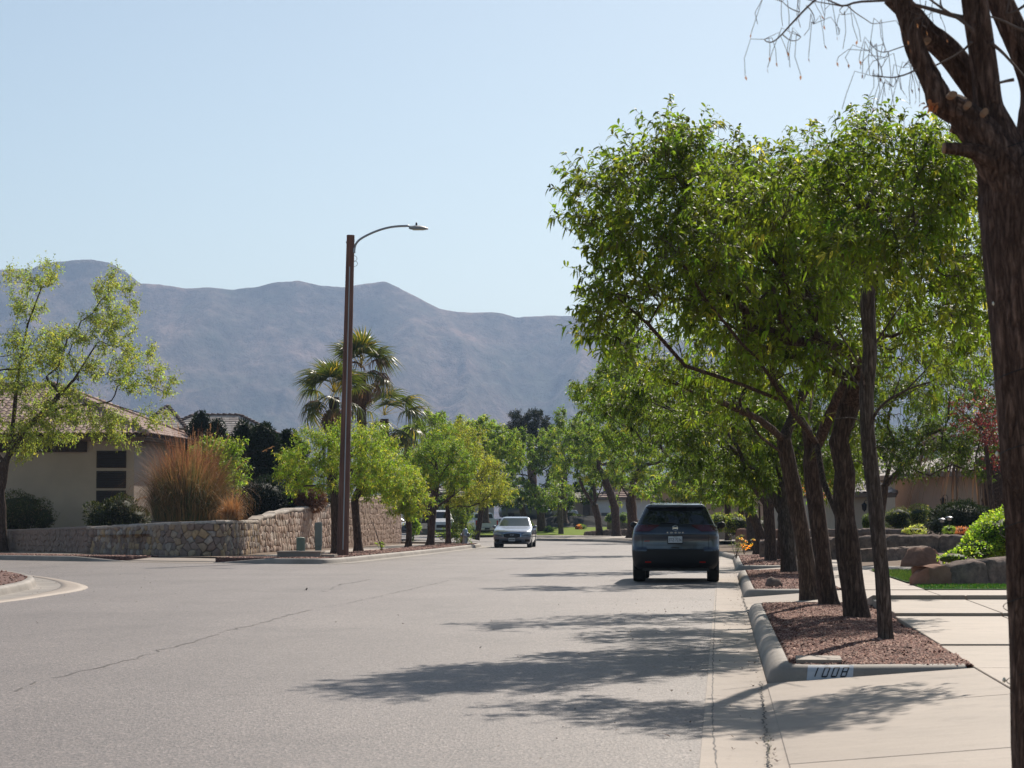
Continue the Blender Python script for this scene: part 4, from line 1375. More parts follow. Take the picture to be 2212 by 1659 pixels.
# ------------------------------------------------------------------ tan house on the left
def house_left():
    c5, s5 = math.cos(R(5)), math.sin(R(5))
    z0 = 0.62
    A = Vector((-15.75, 99.6, z0))               # near right corner of the walls
    ex = Vector((-c5, s5, 0)); ey = Vector((s5, c5, 0))
    root = empty('house', A, 0, 'tan stucco house with pink barrel-tile hip roof behind the low curved stone wall', 'house')
    eave = 4.78
    def bxw(mb, a0, a1, b0, b1, za, zb):
        vs = []
        for z in (za, zb):
            for (a, b) in ((a0, b0), (a1, b0), (a1, b1), (a0, b1)):
                p = ex * a + ey * b; vs.append((p.x, p.y, z - z0))
        mb.add(vs, [(0, 1, 2, 3), (7, 6, 5, 4), (0, 4, 5, 1), (1, 5, 6, 2), (2, 6, 7, 3), (3, 7, 4, 0)])
    mb = MB(); bxw(mb, 0, 10.5, 0, 9.5, 0.3, eave - 0.15); mb.build('wall', M['stucco'], root)
    mb = MB(); bxw(mb, 2.0, 9.5, -0.10, 0.02, eave - 0.62, eave - 0.18); mb.build('eave_shade_band', M['darktrim'], root)  # dark strip standing in for the shade under the eave
    # three stacked dark louvre panels near the corner
    x0 = (Vector((at(271, 1000, 99.6).x, A.y, z0)) - A).dot(ex); x1 = (Vector((at(213, 1000, 99.6).x, A.y + 1.0, z0)) - A).dot(ex)
    for (ya, yb) in ((975, 1009), (1018.6, 1053), (1061, 1095)):
        za, zb = at(240, yb, 99.6).z, at(240, ya, 99.6).z
        mb = MB(); bxw(mb, x0 - 0.03, x1 + 0.03, -0.03, 0.02, za - 0.03, zb + 0.03)
        fr = mb.build('window', M['darktrim'], root)
        mb = MB()
        n = 9
        for i in range(n):
            z = za + (zb - za) * (i + 0.5) / n
            vs = []
            for (dz, dy) in ((-0.028, -0.075), (0.028, -0.035)):
                for a in (x0 + 0.02, x1 - 0.02):
                    p = ex * a + ey * dy; vs.append((p.x, p.y, z + dz - z0))
            mb.add(vs, [(0, 1, 3, 2)])
        for v in range(1): pass
        o = mb.build('louver', M['louver'], fr); o['kind'] = 'stuff'
    # fascia and soffit
    mb = MB(); bxw(mb, -0.65, 11, -0.65, -0.55, eave - 0.05, eave + 0.13); bxw(mb, -0.65, -0.55, -0.55, 10.1, eave - 0.05, eave + 0.13)
    mb.build('fascia', M['trimwood'], root)
    mb = MB(); bxw(mb, -0.55, 11, -0.55, 0.0, eave - 0.14, eave - 0.05); bxw(mb, -0.55, 0.0, 0.0, 10.1, eave - 0.14, eave - 0.05)
    mb.build('soffit', M['trimwood'], root)
    # hip roof
    W = 10.8; h = 2.3; run = W / 2
    def P(a, b, z): return A + ex * a + ey * b + Vector((0, 0, z - z0))
    c1, c2 = P(-0.7, -0.7, eave + 0.1), P(-0.7, W - 0.7, eave + 0.1)
    apex = P(-0.7 + run, -0.7 + run, eave + 0.1 + h); apex2 = P(11.5, -0.7 + run, eave + 0.1 + h)
    left = P(11.5, -0.7, eave + 0.1)
    off = A
    sl = math.hypot(run, h)
    U = (left - c1).normalized(); Vv = (P(0, run, h + z0) - P(0, 0, z0)).normalized()
    Lx = (left - c1).length
    # front slope, measured from its left end so that the surface faces up
    roof_plane(root, off, left, -U, Vv, [(0, 0), (Lx, 0), (Lx - run, sl), (0, sl)], BT, M['tile'], key=lambda p: -p[0] + p[1] * 0.2)
    Vs = (P(run, 0, h + z0) - P(0, 0, z0)).normalized()
    roof_plane(root, off, c1, ey, Vs, [(0, 0), (W, 0), (W / 2, sl)], BT, M['tile'], key=lambda p: p[0])
    mb = MB(); mb.add([v - off for v in (c2, P(11.5, W - 0.7, eave + 0.1), apex2, apex)], [(0, 1, 2, 3)]); mb.build('roof', M['roofbase'], root)
    ridge_tiles(root, off, c1 + Vector((0, 0, .03)), apex + Vector((0, 0, .05)), M['tile'])
    ridge_tiles(root, off, c2 + Vector((0, 0, .03)), apex + Vector((0, 0, .05)), M['tile'])
    ridge_tiles(root, off, apex + Vector((0, 0, .05)), apex2 + Vector((0, 0, .05)), M['tile'])
house_left()

def simple_house(label, base, ang, size, wallm, eave, ridge, tile_mesh, tilem, overhang=0.5, name='house', group=None, hip=True, maxn=250, scale=1.0,
                 openings=(), pitch_front=True, trim='tile_edge', parts=True):
    """box house: base = near left corner, ang = turn of its front, front faces the camera side"""
    base = Vector(base)
    ex = Vector((math.cos(ang), math.sin(ang), 0)); ey = Vector((-math.sin(ang), math.cos(ang), 0))
    W, D = size
    root = empty(name, base, 0, label, 'house', group)
    def P(a, b, z): return ex * a + ey * b + Vector((0, 0, z))
    def bx(mb, a0, a1, b0, b1, za, zb):
        mb.add([P(a, b, z) for z in (za, zb) for (a, b) in ((a0, b0), (a1, b0), (a1, b1), (a0, b1))],
               [(3, 2, 1, 0), (4, 5, 6, 7), (0, 1, 5, 4), (1, 2, 6, 5), (2, 3, 7, 6), (3, 0, 4, 7)])
    mb = MB(); bx(mb, 0, W, 0, D, -0.6, eave); mb.build('wall', wallm, root)
    o_ = overhang
    h = ridge - eave; run = (D + 2 * o_) / 2
    if not hip: pass
    c = [P(-o_, -o_, eave), P(W + o_, -o_, eave), P(W + o_, D + o_, eave), P(-o_, D + o_, eave)]
    r0 = P(-o_ + (run if hip else 0), D / 2, ridge); r1 = P(W + o_ - (run if hip else 0), D / 2, ridge)
    if hip and (W + 2 * o_) < 2 * run:
        r0 = r1 = P(W / 2, D / 2, ridge)
    sl = math.hypot(run, h)
    Lx = W + 2 * o_
    Vf = (P(0, run, h)).normalized()
    i0 = (r0 - c[0]).dot(ex); i1 = (r1 - c[0]).dot(ex)
    roof_plane(root, Vector((0, 0, 0)), c[0], ex, Vf, [(0, 0), (Lx, 0), (i1, sl), (i0, sl)] if i1 > i0 + 0.01 else [(0, 0), (Lx, 0), (i0, sl)], tile_mesh, tilem, maxn=maxn, scale=scale)
    mb = MB()
    mb.add([c[2], c[3], r0, r1], [(0, 1, 2, 3)]); mb.add([c[3], c[0], r0], [(0, 1, 2)]); mb.add([c[1], c[2], r1], [(0, 1, 2)])
    mb.build('roof', tilem, root)
    mb = MB(); mb.add([p - Vector((0, 0, 0.06)) for p in c], [(3, 2, 1, 0)]); mb.build('soffit', M['trimwood'], root)
    mb = MB()
    bx(mb, -o_ - 0.03, W + o_ + 0.03, -o_ - 0.04, -o_ + 0.02, eave - 0.16, eave + 0.02)
    bx(mb, W + o_ - 0.02, W + o_ + 0.04, -o_ + 0.02, D + o_, eave - 0.16, eave + 0.02)
    bx(mb, -o_ - 0.04, -o_ + 0.02, -o_ + 0.02, D + o_, eave - 0.16, eave + 0.02)
    mb.build('fascia', M['trimwood'], root)
    mt = M[trim] if trim in M else tilem
    if hip:
        ridge_tiles(root, Vector((0, 0, 0)), c[0], r0, mt); ridge_tiles(root, Vector((0, 0, 0)), c[1], r1, mt)
    ridge_tiles(root, Vector((0, 0, 0)), r0, r1 + Vector((0.01, 0, 0)), mt) if (r1 - r0).length > 0.5 else None
    for (nm, a0, a1, za, zb, mm) in openings:
        mb = MB(); bx(mb, a0 - 0.07, a1 + 0.07, -0.04, 0.03, za - 0.07, zb + 0.07)
        f = mb.build(nm, M['trimwood'] if mm != 'garage' else M['stucco5'], root)
        mb = MB(); 
        if nm == 'garage_door':
            n = 4
            for i in range(n): bx(mb, a0, a1, -0.07, -0.03, za + (zb - za) * i / n + 0.015, za + (zb - za) * (i + 1) / n - 0.015)
        else: bx(mb, a0, a1, -0.06, -0.03, za, zb)
        mb.build('panel' if 'door' in nm else 'pane', M[mm], f)
        if nm == 'window':
            mb = MB(); bx(mb, (a0 + a1) / 2 - 0.02, (a0 + a1) / 2 + 0.02, -0.085, -0.062, za, zb); mb.build('mullion', M['stucco5'], f)
    return root
def hpos(x0, x1, Y): return at(x0, 1124, Y).x, at(x1, 1124, Y).x
# two-storey house behind, pale flat tiles
Y = 150.0
xa, xb = hpos(312, 606, Y)
simple_house('two-storey far house with pale flat-tile hip roof, just above the dark junipers', (xa + 0.4, Y, 1.0), R(2), (xb - xa - 0.8, 4.8), M['stucco3'],
             at(0, 944, Y).z - 1.0, at(0, 894, Y).z - 1.0, FT, M['tile_pale'], maxn=300, scale=0.85)
Y = 140.0
xa, xb = hpos(318, 372, Y)
simple_house('small mauve-walled house wing with pale tiles, left of the dark junipers', (xa, Y, 1.0), R(4), (xb - xa + 0.3, 7), M['stucco3'],
             at(0, 926, Y).z - 1.0, at(0, 890, Y).z - 1.0 + 0.5, FT, M['tile_pale'], maxn=200, scale=0.9)

# ------------------------------------------------------------------ right side: terraced yards, retaining walls, houses
def rough_wall(label, pts, hf, thick, seed, mat, z0=0.1, mat2=None, round_end=0.25):
    """weathered rock retaining wall; pts left to right, hf height by fraction; built of big rough blocks"""
    rng = np.random.default_rng(seed)
    fpos, L = place_path(pts)
    b, _ = fpos(0)
    root = empty('retaining_wall', (b.x, b.y, z0), 0, label, 'wall')
    n = max(3, int(L / 0.9)); s = 0.0
    while s < L - 0.05:
        l = min(0.7 + 0.6 * rng.random(), L - s)
        if L - s - l < 0.35: l = L - s
        vs = []; fs = []
        ni, nj = 9, 13
        for i in range(ni):
            t = s + l * (0.005 + 0.99 * i / (ni - 1))
            p, q = fpos(t); h = hf(t / L) + rng.uniform(-0.015, 0.015)
            pinch = 1 - 0.10 * (1 if i in (0, ni - 1) else 0)
            for j in range(nj):
                a = j / (nj - 1) * 6
                xx_ = [0, 1, 2, 3, 4, 5, 6]
                o_ = float(np.interp(a, xx_, [0.02, 0.05, 0.04, 0.0, -thick * 0.4, -thick * 0.9, -thick]))
                z = float(np.interp(a, xx_, [-0.12, 0.25 * h, 0.72 * h, 0.95 * h, h * 1.03, h * 0.98, -0.12]))
                nz = 0.07 * mnoise.noise(Vector((p.x * 2.2, p.y * 2.2, z * 3 + seed))) + 0.05 * mnoise.noise(Vector((p.x * 8, p.y * 8, z * 9 + seed + a)))
                vs.append((p.x + q.x * (o_ * pinch + nz) - b.x, p.y + q.y * (o_ * pinch + nz) - b.y, z * (pinch if j < 9 else 1) + nz * 0.5))
        for i in range(ni - 1):
            for j in range(nj - 1):
                k = i * nj + j; fs.append((k, k + nj, k + nj + 1, k + 1))
        fs.append(tuple(range(nj))); fs.append(tuple(range((ni - 1) * nj + nj - 1, (ni - 1) * nj - 1, -1)))
        mb = MB(); mb.add(vs, fs)
        o = mb.build('stone_block', (mat2 if (mat2 and s == 0) else mat), root)
        shade_auto(o, 70)
        s += l
    return root
# terrain of the right-hand yards, rising away from the sidewalk
def ztr(X, Y):
    o_ = X - (1.0 + TAN5 * (Y - 12.6))
    base = 0.14
    if o_ < 3.4: return base
    t = min(max((Y - 66) / 14, 0), 1)
    return base + t * 0.86 * min(1, (o_ - 3.4) / 3.0)
nx, ny = 40, 60
V = []
for j in range(ny + 1):
    Yy = 41 + (150 - 41) * (j / ny) ** 1.3
    for i in range(nx + 1):
        X = street(3.56, Yy).x + 34 * (i / nx) ** 1.5
        V.append((X, Yy, ztr(X, Yy) - 0.02 + 0.02 * mnoise.noise(Vector((X, Yy, 0)))))
a = (np.arange(ny)[:, None] * (nx + 1) + np.arange(nx)[None, :]).ravel()
o = obj('yard', npmesh('yard', np.array(V), np.stack([a, a + 1, a + nx + 2, a + nx + 1], axis=1)), M['soil'], smooth=True); o['kind'] = 'structure'
# turf in front of the near wall and beside the sidewalk
def turf(name, poly, z, n, seed, h=0.04, col=(0.045, 0.12, 0.02), label=None):
    rng = np.random.default_rng(seed)
    m_ = MB(); m_.add([(p[0], p[1], z) for p in poly], [tuple(range(len(poly)))])
    me = m_.mesh(name)
    if me.polygons[0].normal.z < 0: me.flip_normals()
    o = obj(name, me, M['turf']); o['kind'] = 'structure'
    xs = [p[0] for p in poly]; ys = [p[1] for p in poly]
    pts = []
    while len(pts) < n:
        x, y = rng.uniform(min(xs), max(xs)), rng.uniform(min(ys), max(ys))
        if inside(poly, x, y): pts.append((x, y, z))
    b = np.array(pts)
    d = np.stack([rng.normal(0, 0.45, n), rng.normal(0, 0.45, n), np.ones(n)], axis=1)
    V, F, kk = leaf_arrays(b, d, rng.normal(size=(n, 3)), h * (0.6 + 0.8 * rng.random(n)), np.full(n, 0.012 if h < 0.06 else 0.02), 0.05, 0.1, False)
    c = greens(rng, n, col, 0.25, 0.06, (0.30, 0.27, 0.10))
    g = obj('grass', npmesh('grass', V, F, np.repeat(c, kk, axis=0)), M['blade'], o); g['kind'] = 'stuff'
    return o
turf('lawn', [street(3.56, 40.62).xy, street(9, 40.62).xy, street(9, 43.2).xy, street(3.56, 43.4).xy], 0.145, 9000, 3)
turf('lawn', [street(3.60, 45.5).xy, street(4.5, 46.5).xy, street(4.6, 56).xy, street(3.60, 56.3).xy], 0.145, 5000, 4, 0.05, (0.08, 0.13, 0.03))
turf('lawn', [street(4.66, 31.9).xy, street(9, 31.9).xy, street(9, 34.18).xy, street(4.66, 34.18).xy], 0.15, 5000, 5)
bb = MB(); bb.add([street(3.5, 24, 0.12), street(14, 24, 0.12), street(14, 34.15, 0.12), street(3.5, 34.15, 0.12)], [(0, 1, 2, 3)])
o = bb.build('planting_soil', M['soil']); o['kind'] = 'structure'
wN = [gp(1972, 1262, .15) , gp(2000, 1263.5, .15), gp(2090, 1262, .15), gp(2190, 1259.5, .15), gp(2330, 1256, .15)]
rough_wall('near rough rock retaining wall above the green turf strip, its left end reddish', [Vector((p.x, p.y)) for p in wN],
           lambda t: 0.30 + 0.36 * t ** 0.8, 0.5, 7, M['rock'], mat2=M['redrock'])
# boulder at the end of the wall
def boulder(label, c, r_, seed, mat, name='boulder'):
    root = MB(); k1, k2 = 14, 9; vs = []
    for i in range(k2 + 1):
        th = math.pi * i / k2
        for j in range(k1):
            ph = 2 * math.pi * j / k1
            q = Vector((math.sin(th) * math.cos(ph), math.sin(th) * math.sin(ph), math.cos(th)))
            s = 1 + 0.35 * mnoise.noise(q * 1.6 + Vector((seed, 0, 0))) + 0.1 * mnoise.noise(q * 5 + Vector((seed, 0, 0)))
            vs.append((q.x * r_[0] * s, q.y * r_[1] * s, max(-0.25, q.z) * r_[2] * s))
    root.add(vs, [(i * k1 + j, i * k1 + (j + 1) % k1, (i + 1) * k1 + (j + 1) % k1, (i + 1) * k1 + j) for i in range(k2) for j in range(k1)])
    o = root.build(name, mat, None, True, loc=Vector(c) + Vector((0, 0, 0.2 * r_[2])))
    return tag(o, label, 'rock')
p = gp(1992, 1222, .15)
boulder('rounded brown boulder behind the left end of the near rock wall', (p.x, p.y, 0.12), (0.50, 0.5, 0.42), 5, M['redrock'])
p = gp(1674, 1268, .15)
boulder('small dark round rock on the red gravel at the foot of a trunk', (p.x - 0.02, p.y, 0.14), (0.16, 0.16, 0.15), 9, M['rock'])
p = gp(1722, 1237, .15)
boulder('dark rock half hidden behind the trunks on the second gravel island', (p.x, p.y, 0.13), (0.2, 0.2, 0.18), 12, M['rock'])
wM = [gp(1830, 1212.5, .15), gp(1900, 1213, .15), gp(1960, 1212, .15), gp(2040, 1208, .15), gp(2200, 1204, .15)]
rough_wall('dark middle retaining wall of rough rock beyond the sidewalk grass', [Vector((p.x, p.y)) for p in wM], lambda t: 0.40 + 0.10 * t, 0.5, 17, M['rock'])
wT = [at(1640, 1182, 72.5), at(1760, 1180, 72.2), at(1840, 1178, 71.5), at(1930, 1176, 71), at(2120, 1172, 70)]
rough_wall('upper mauve retaining wall below the hedges of the pale house', [Vector((p.x, p.y)) for p in wT], lambda t: 0.50 + 0.18 * min(1, t * 1.6), 0.5, 19, M['rock'], z0=0.2)
wU = [at(1700, 1160, 79), at(1800, 1158, 78.5), at(1900, 1156, 78), at(2000, 1154, 77.5)]
rough_wall('low top terrace wall in front of the round hedges', [Vector((p.x, p.y)) for p in wU], lambda t: 0.30, 0.4, 23, M['rock'], z0=0.72)
wL2 = [at(1590, 1168, 112), at(1640, 1167, 110), at(1720, 1165, 107), at(1800, 1164, 104)]
rough_wall('low pinkish wall far along the right sidewalk behind the dark trunks', [Vector((p.x, p.y)) for p in wL2], lambda t: 0.75, 0.4, 29, M['redrock'], z0=0.15)

# right houses
Y = 112.0
zf = 0.95
xa, xb = hpos(1862, 1942, Y)
simple_house('cream house with pale barrel-tile roof and black lantern, behind the trunks on the right', (at(1765, 1100, Y).x, Y, zf), R(5), (at(2060, 1100, Y).x - at(1765, 1100, Y).x, 11), M['stucco2'],
             2.35, 4.55, BT, M['tile_pale'], maxn=300, scale=1.15, trim='tile_pale', openings=(('garage_door', 0.35, 2.0, -0.3, 1.9, 'garage'),))
Y = 100.0
xa, xb = at(1785, 1062, Y).x, at(1868, 1062, Y).x
simple_house('low entry wing with pale tile eave and lantern on the right', (xa + 0.7, Y, zf), R(5), (xb - xa, 5.5), M['stucco2'], at(0, 1066, Y).z - zf, at(0, 1040, Y).z - zf + 0.5, BT, M['tile_pale'], maxn=120, scale=1.0, trim='tile_pale')
Y = 96.0
xa, xb = at(2040, 1062, Y).x, at(2150, 1062, Y).x
simple_house('orange-tan stucco house at the far right behind the hanging dead palm fronds', (xa, Y, zf), R(5), (6, 8), M['stucco4'], at(0, 1022, Y).z - zf, at(0, 985, Y).z - zf + 0.6, BT, M['tile_pale'], maxn=200, scale=1.1, trim='tile_pale', overhang=0.9)

# ------------------------------------------------------------------ far end of the street
FY = 205.0
def lawn_far():
    pts = [at(1150, 1158, 186), at(1310, 1156.5, 186), at(1312, 1140, 212), at(1150, 1143, 212)]
    V = [(pts[0].x, 186, 0.17), (pts[1].x + 0.5, 186, 0.17), (pts[2].x + 0.5, 214, 0.72), (pts[3].x - 8, 214, 0.62), (pts[0].x - 8, 186, 0.17)]
    mb = MB(); mb.add(V, [(0, 1, 2, 3, 4)])
    o = mb.build('lawn', plain('sunlit_lawn', (0.19, 0.26, 0.025), 0.95, spec=0.1, var=0.25, vs=1.5)); o['kind'] = 'structure'
    V = [(-6, 152.9, 0.13), (14, 131, 0.13), (24, 150, 0.14), (24, 186.2, 0.15), (-1, 186.2, 0.15), (0.9, 160, 0.13)]
    mb = MB(); mb.add(V[1:] , [(0, 1, 2, 3, 4)])
    o = mb.build('far_pavement', M['concrete']); o['kind'] = 'structure'
    return
lawn_far()
rng = np.random.default_rng(44)
# planted bank and walls behind the lawn
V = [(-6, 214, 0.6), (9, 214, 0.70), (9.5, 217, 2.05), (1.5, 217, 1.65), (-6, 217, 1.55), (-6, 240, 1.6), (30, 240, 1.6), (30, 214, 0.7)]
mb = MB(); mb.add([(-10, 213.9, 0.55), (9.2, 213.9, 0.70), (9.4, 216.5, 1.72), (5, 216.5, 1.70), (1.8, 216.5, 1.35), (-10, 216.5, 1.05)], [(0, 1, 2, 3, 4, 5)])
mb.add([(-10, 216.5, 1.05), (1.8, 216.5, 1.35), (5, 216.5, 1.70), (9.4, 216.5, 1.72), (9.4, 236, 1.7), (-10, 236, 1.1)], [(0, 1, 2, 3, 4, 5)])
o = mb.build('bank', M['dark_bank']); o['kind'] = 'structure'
rough_wall('far pale stone garden wall right of the sunlit lawn', [Vector((at(1262, 1150, 184).x, 184)), Vector((at(1300, 1150, 182).x, 181)), Vector((at(1420, 1150, 178).x, 176))], lambda t: 0.30 + 0.35 * t, 0.5, 33, M['rock'], z0=0.15)
rough_wall('dark upper garden wall at the far end of the street', [Vector((at(1312, 1150, 205).x, 205)), Vector((at(1420, 1150, 200).x, 200))], lambda t: 0.85, 0.5, 35, M['rock'], z0=0.5)
Y = 228.0
simple_house('tan house with brown pilasters far at the end of the street', (at(1150, 1100, Y).x, Y, 1.3), R(3), (at(1286, 1100, Y).x - at(1150, 1100, Y).x, 9), M['stucco4'],
             at(0, 1078, Y).z - 1.3, at(0, 1040, Y).z - 1.3, FT, M['tile_pale'], maxn=60, scale=2.0,
             openings=(('window', 1.9, 2.5, 0.6, 1.6, 'winglass'), ('door', 4.9, 5.4, -0.3, 2.1, 'trimwood')))
Y = 224.0
simple_house('white-walled house with a dark door far beyond the car roof', (at(1290, 1100, Y).x, Y, 0.6), R(3), (at(1420, 1100, Y).x - at(1290, 1100, Y).x, 9), M['stucco5'],
             at(0, 1076, Y).z - 0.6, at(0, 1045, Y).z - 0.6, FT, M['tile'], maxn=60, scale=2.0,
             openings=(('door', 0.45, 1.0, -0.1, 1.35, 'greydoor'),))
Y = 150.0
simple_house('orange-tan house glimpsed above the parked grey car', (at(1470, 1100, Y).x, Y, 0.7), R(5), (6.0, 8), M['stucco4'], at(0, 1040, Y).z - 0.7, at(0, 1010, Y).z - 0.7, FT, M['tile'], maxn=60, scale=1.6)
Y = 232.0
simple_house('cream house almost hidden behind the left street trees', (at(900, 1100, Y).x, Y, 0.3), R(3), (7.5, 8), M['stucco2'], 3.2, 4.8, FT, M['tile_pale'], maxn=60, scale=2.0, openings=(('window', 4.6, 5.6, 1.2, 2.3, 'winglass'),))
# ------------------------------------------------------------------ vehicles: closed shells lofted level by level
class Shell:
    """levels: (z, y_near, y_far, half width, corner radius, bow)"""
    def __init__(s, levels, nS=44, nE=12, nC=5):
        s.lv = levels; s.rings = []
        for (z, y0, y1, hw, rc, bow) in levels:
            ring = []; tags = []
            xi = hw - rc
            def nb(x): return bow * (x / hw) ** 2
            for i in range(nE + 1):
                x = -xi + 2 * xi * i / nE; ring.append((x, y0 + nb(x), z)); tags.append('N')
            cy = y0 + nb(xi) + rc
            for i in range(1, nC + 1):
                a = math.pi / 2 * i / nC; ring.append((xi + rc * math.sin(a), cy - rc * math.cos(a), z)); tags.append('C')
            cy2 = y1 - nb(xi) - rc
            for i in range(1, nS):
                t = i / nS; ring.append((hw, cy + (cy2 - cy) * t, z)); tags.append('S')
            for i in range(0, nC + 1):
                a = math.pi / 2 * i / nC; ring.append((xi + rc * math.cos(a), cy2 + rc * math.sin(a), z)); tags.append('D')
            for i in range(1, nE + 1):
                x = xi - 2 * xi * i / nE; ring.append((x, y1 - nb(x), z)); tags.append('F')
            for i in range(1, nC + 1):
                a = math.pi / 2 * i / nC; ring.append((-xi - rc * math.sin(a), cy2 + rc * math.cos(a), z)); tags.append('D')
            for i in range(1, nS):
                t = i / nS; ring.append((-hw, cy2 + (cy - cy2) * t, z)); tags.append('S')
            for i in range(0, nC):
                a = math.pi / 2 * i / nC; ring.append((-xi - rc * math.cos(a), cy - rc * math.sin(a), z)); tags.append('C')
            s.rings.append(ring)
        s.tags = tags
        s.n = len(tags)
    def parts(s, group, cap=True):
        """group(level, tag, centre) -> part name or None"""
        out = {}
        n = s.n
        for l in range(len(s.rings) - 1):
            for k in range(n):
                q = (k + 1) % n
                f = [s.rings[l][k], s.rings[l][q], s.rings[l + 1][q], s.rings[l + 1][k]]
                c = [sum(p[i] for p in f) / 4 for i in range(3)]
                nm = group(l, (s.tags[k], s.tags[q]), c)
                if nm is None: continue
                out.setdefault(nm, []).append((l, k))
        meshes = {}
        for nm, fl in out.items():
            idx = {}; vs = []; fs = []
            def v(l, k):
                if (l, k) not in idx: idx[(l, k)] = len(vs); vs.append(s.rings[l][k])
                return idx[(l, k)]
            for l, k in fl:
                q = (k + 1) % n
                fs.append((v(l, k), v(l, q), v(l + 1, q), v(l + 1, k)))
            meshes[nm] = (vs, fs)
        if cap:
            vs, fs = meshes.setdefault(cap, ([], []))
            b = len(vs); top = s.rings[-1]; vs += top; fs.append(tuple(range(b, b + n)))
        return meshes
    def near(s, x, z, off=0.006, far=False):
        """point on the near (or far) face"""
        L = s.lv
        i = 0
        while i < len(L) - 2 and L[i + 1][0] < z: i += 1
        t = min(max((z - L[i][0]) / (L[i + 1][0] - L[i][0]), 0), 1)
        y0, y1, hw, rc, bow = [L[i][j] + (L[i + 1][j] - L[i][j]) * t for j in range(1, 6)]
        ax = min(abs(x), hw * 0.998); xi = hw - rc
        y = bow * (min(ax, xi) / hw) ** 2
        if ax > xi: y += rc - math.sqrt(max(rc * rc - (ax - xi) ** 2, 0))
        sx = math.copysign(ax, x)
        return Vector((sx, (y1 - y + off) if far else (y0 + y - off), z))
    def patch(s, xs, zlo, zhi, off=0.008, nz=3, far=False):
        mb = MB(); vs = []; fs = []
        for x in xs:
            a, b = zlo(x), zhi(x)
            for j in range(nz + 1): vs.append(s.near(x, a + (b - a) * j / nz, off, far))
        for i in range(len(xs) - 1):
            for j in range(nz):
                k = i * (nz + 1) + j; fs.append((k, k + nz + 1, k + nz + 2, k + 1) if not far else (k, k + 1, k + nz + 2, k + nz + 1))
        return mb.add(vs, fs)
def lin(a, b, n): return [a + (b - a) * i / (n - 1) for i in range(n)]
def text_mesh(body, size, extrude=0.003, shear=0.0, spacing=1.0, name='lettering'):
    cu = bpy.data.curves.new(name, 'FONT')
    cu.body = body; cu.size = size; cu.extrude = extrude; cu.align_x = 'CENTER'; cu.align_y = 'CENTER'; cu.shear = shear; cu.space_character = spacing
    t = bpy.data.objects.new(name, cu); link(t)
    bpy.context.view_layer.update()
    dg = bpy.context.evaluated_depsgraph_get()
    me = bpy.data.meshes.new_from_object(t.evaluated_get(dg))
    bpy.data.objects.remove(t); me.name = name
    return me
UP = Matrix.Rotation(math.pi / 2, 4, 'X')     # text facing -Y
def put_text(body, size, loc, mat, parent, name='lettering', sx=1.0, **kw):
    me = text_mesh(body, size, name=name, **kw)
    o = obj(name, me, mat, parent)
    o.matrix_local = Matrix.Translation(Vector(loc)) @ UP @ Matrix.Diagonal((sx, 1, 1, 1))
    return o
def wheel(parent, x, y, r_, w_, side, rim='alloy'):
    wr = bpy.data.objects.new('wheel', None); link(wr); wr.parent = parent; wr.location = (x, y, r_)
    prof = [(r_ * 0.62, -w_ / 2), (r_ * 0.93, -w_ / 2), (r_ * 0.985, -w_ * 0.40), (r_, -w_ * 0.25), (r_, w_ * 0.25), (r_ * 0.985, w_ * 0.40), (r_ * 0.93, w_ / 2), (r_ * 0.62, w_ / 2)]
    mb = MB(); mb.lathe(prof, k=28, axis='X'); shade_auto(mb.build('tyre', M['rubber'], wr), 40)
    mb = MB()
    xo = side * w_ * 0.46
    mb.lathe([(r_ * 0.64, xo - side * 0.05), (r_ * 0.66, xo), (r_ * 0.60, xo + side * 0.004), (r_ * 0.57, xo - side * 0.045)], k=28, axis='X')
    for i in range(5):
        a = 2 * math.pi * i / 5
        d = Vector((0, math.cos(a), math.sin(a))); p = Vector((0, -math.sin(a), math.cos(a)))
        vs = [Vector((xo - side * 0.01, 0, 0)) + d * r_ * 0.06 + p * q for q in (-0.035, 0.035)] + [Vector((xo - side * 0.02, 0, 0)) + d * r_ * 0.61 + p * q for q in (0.022, -0.022)]
        mb.add(vs + [v - Vector((side * 0.03, 0, 0)) for v in vs], [(0, 1, 2, 3), (0, 4, 5, 1), (1, 5, 6, 2), (2, 6, 7, 3), (3, 7, 4, 0)])
    mb.lathe([(r_ * 0.12, xo - side * 0.03), (r_ * 0.12, xo + side * 0.003), (0.01, xo + side * 0.004)], k=12, axis='X')
    mb.build('rim', M[rim], wr)
    return wr
def mirror(parent, side, y, z, paint, x, size=(0.20, 0.10, 0.14)):
    r_ = bpy.data.objects.new('wing_mirror', None); link(r_); r_.parent = parent
    mb = MB(); k1, k2 = 10, 6; vs = []
    for i in range(k2 + 1):
        th = math.pi * i / k2
        for j in range(k1):
            ph = 2 * math.pi * j / k1
            vs.append((side * x + math.sin(th) * math.cos(ph) * size[0] / 2 + 0, y + math.sin(th) * math.sin(ph) * size[1] / 2, z + math.cos(th) * size[2] / 2 * (1.0 if math.cos(ph) * side > 0 else 0.85)))
    mb.add(vs, [(i * k1 + j, i * k1 + (j + 1) % k1, (i + 1) * k1 + (j + 1) % k1, (i + 1) * k1 + j) for i in range(k2) for j in range(k1)])
    mb.build('mirror_shell', paint, r_, True)
    mb = MB(); mb.tube([(side * (x - 0.04), y, z - size[2] * 0.3), (side * (x - 0.17), y + 0.02, z - size[2] * 0.55)], [0.03, 0.025], 6); mb.build('mirror_stalk', M['black'], r_, True)
def build_shell(root, sh, grp, mats, cap):
    out = {}
    for nm, (vs, fs) in sh.parts(grp, cap).items():
        mb = MB(); mb.add(vs, fs)
        o = mb.build(nm, mats[nm], root); shade_auto(o, 42); out[nm] = o
    return out
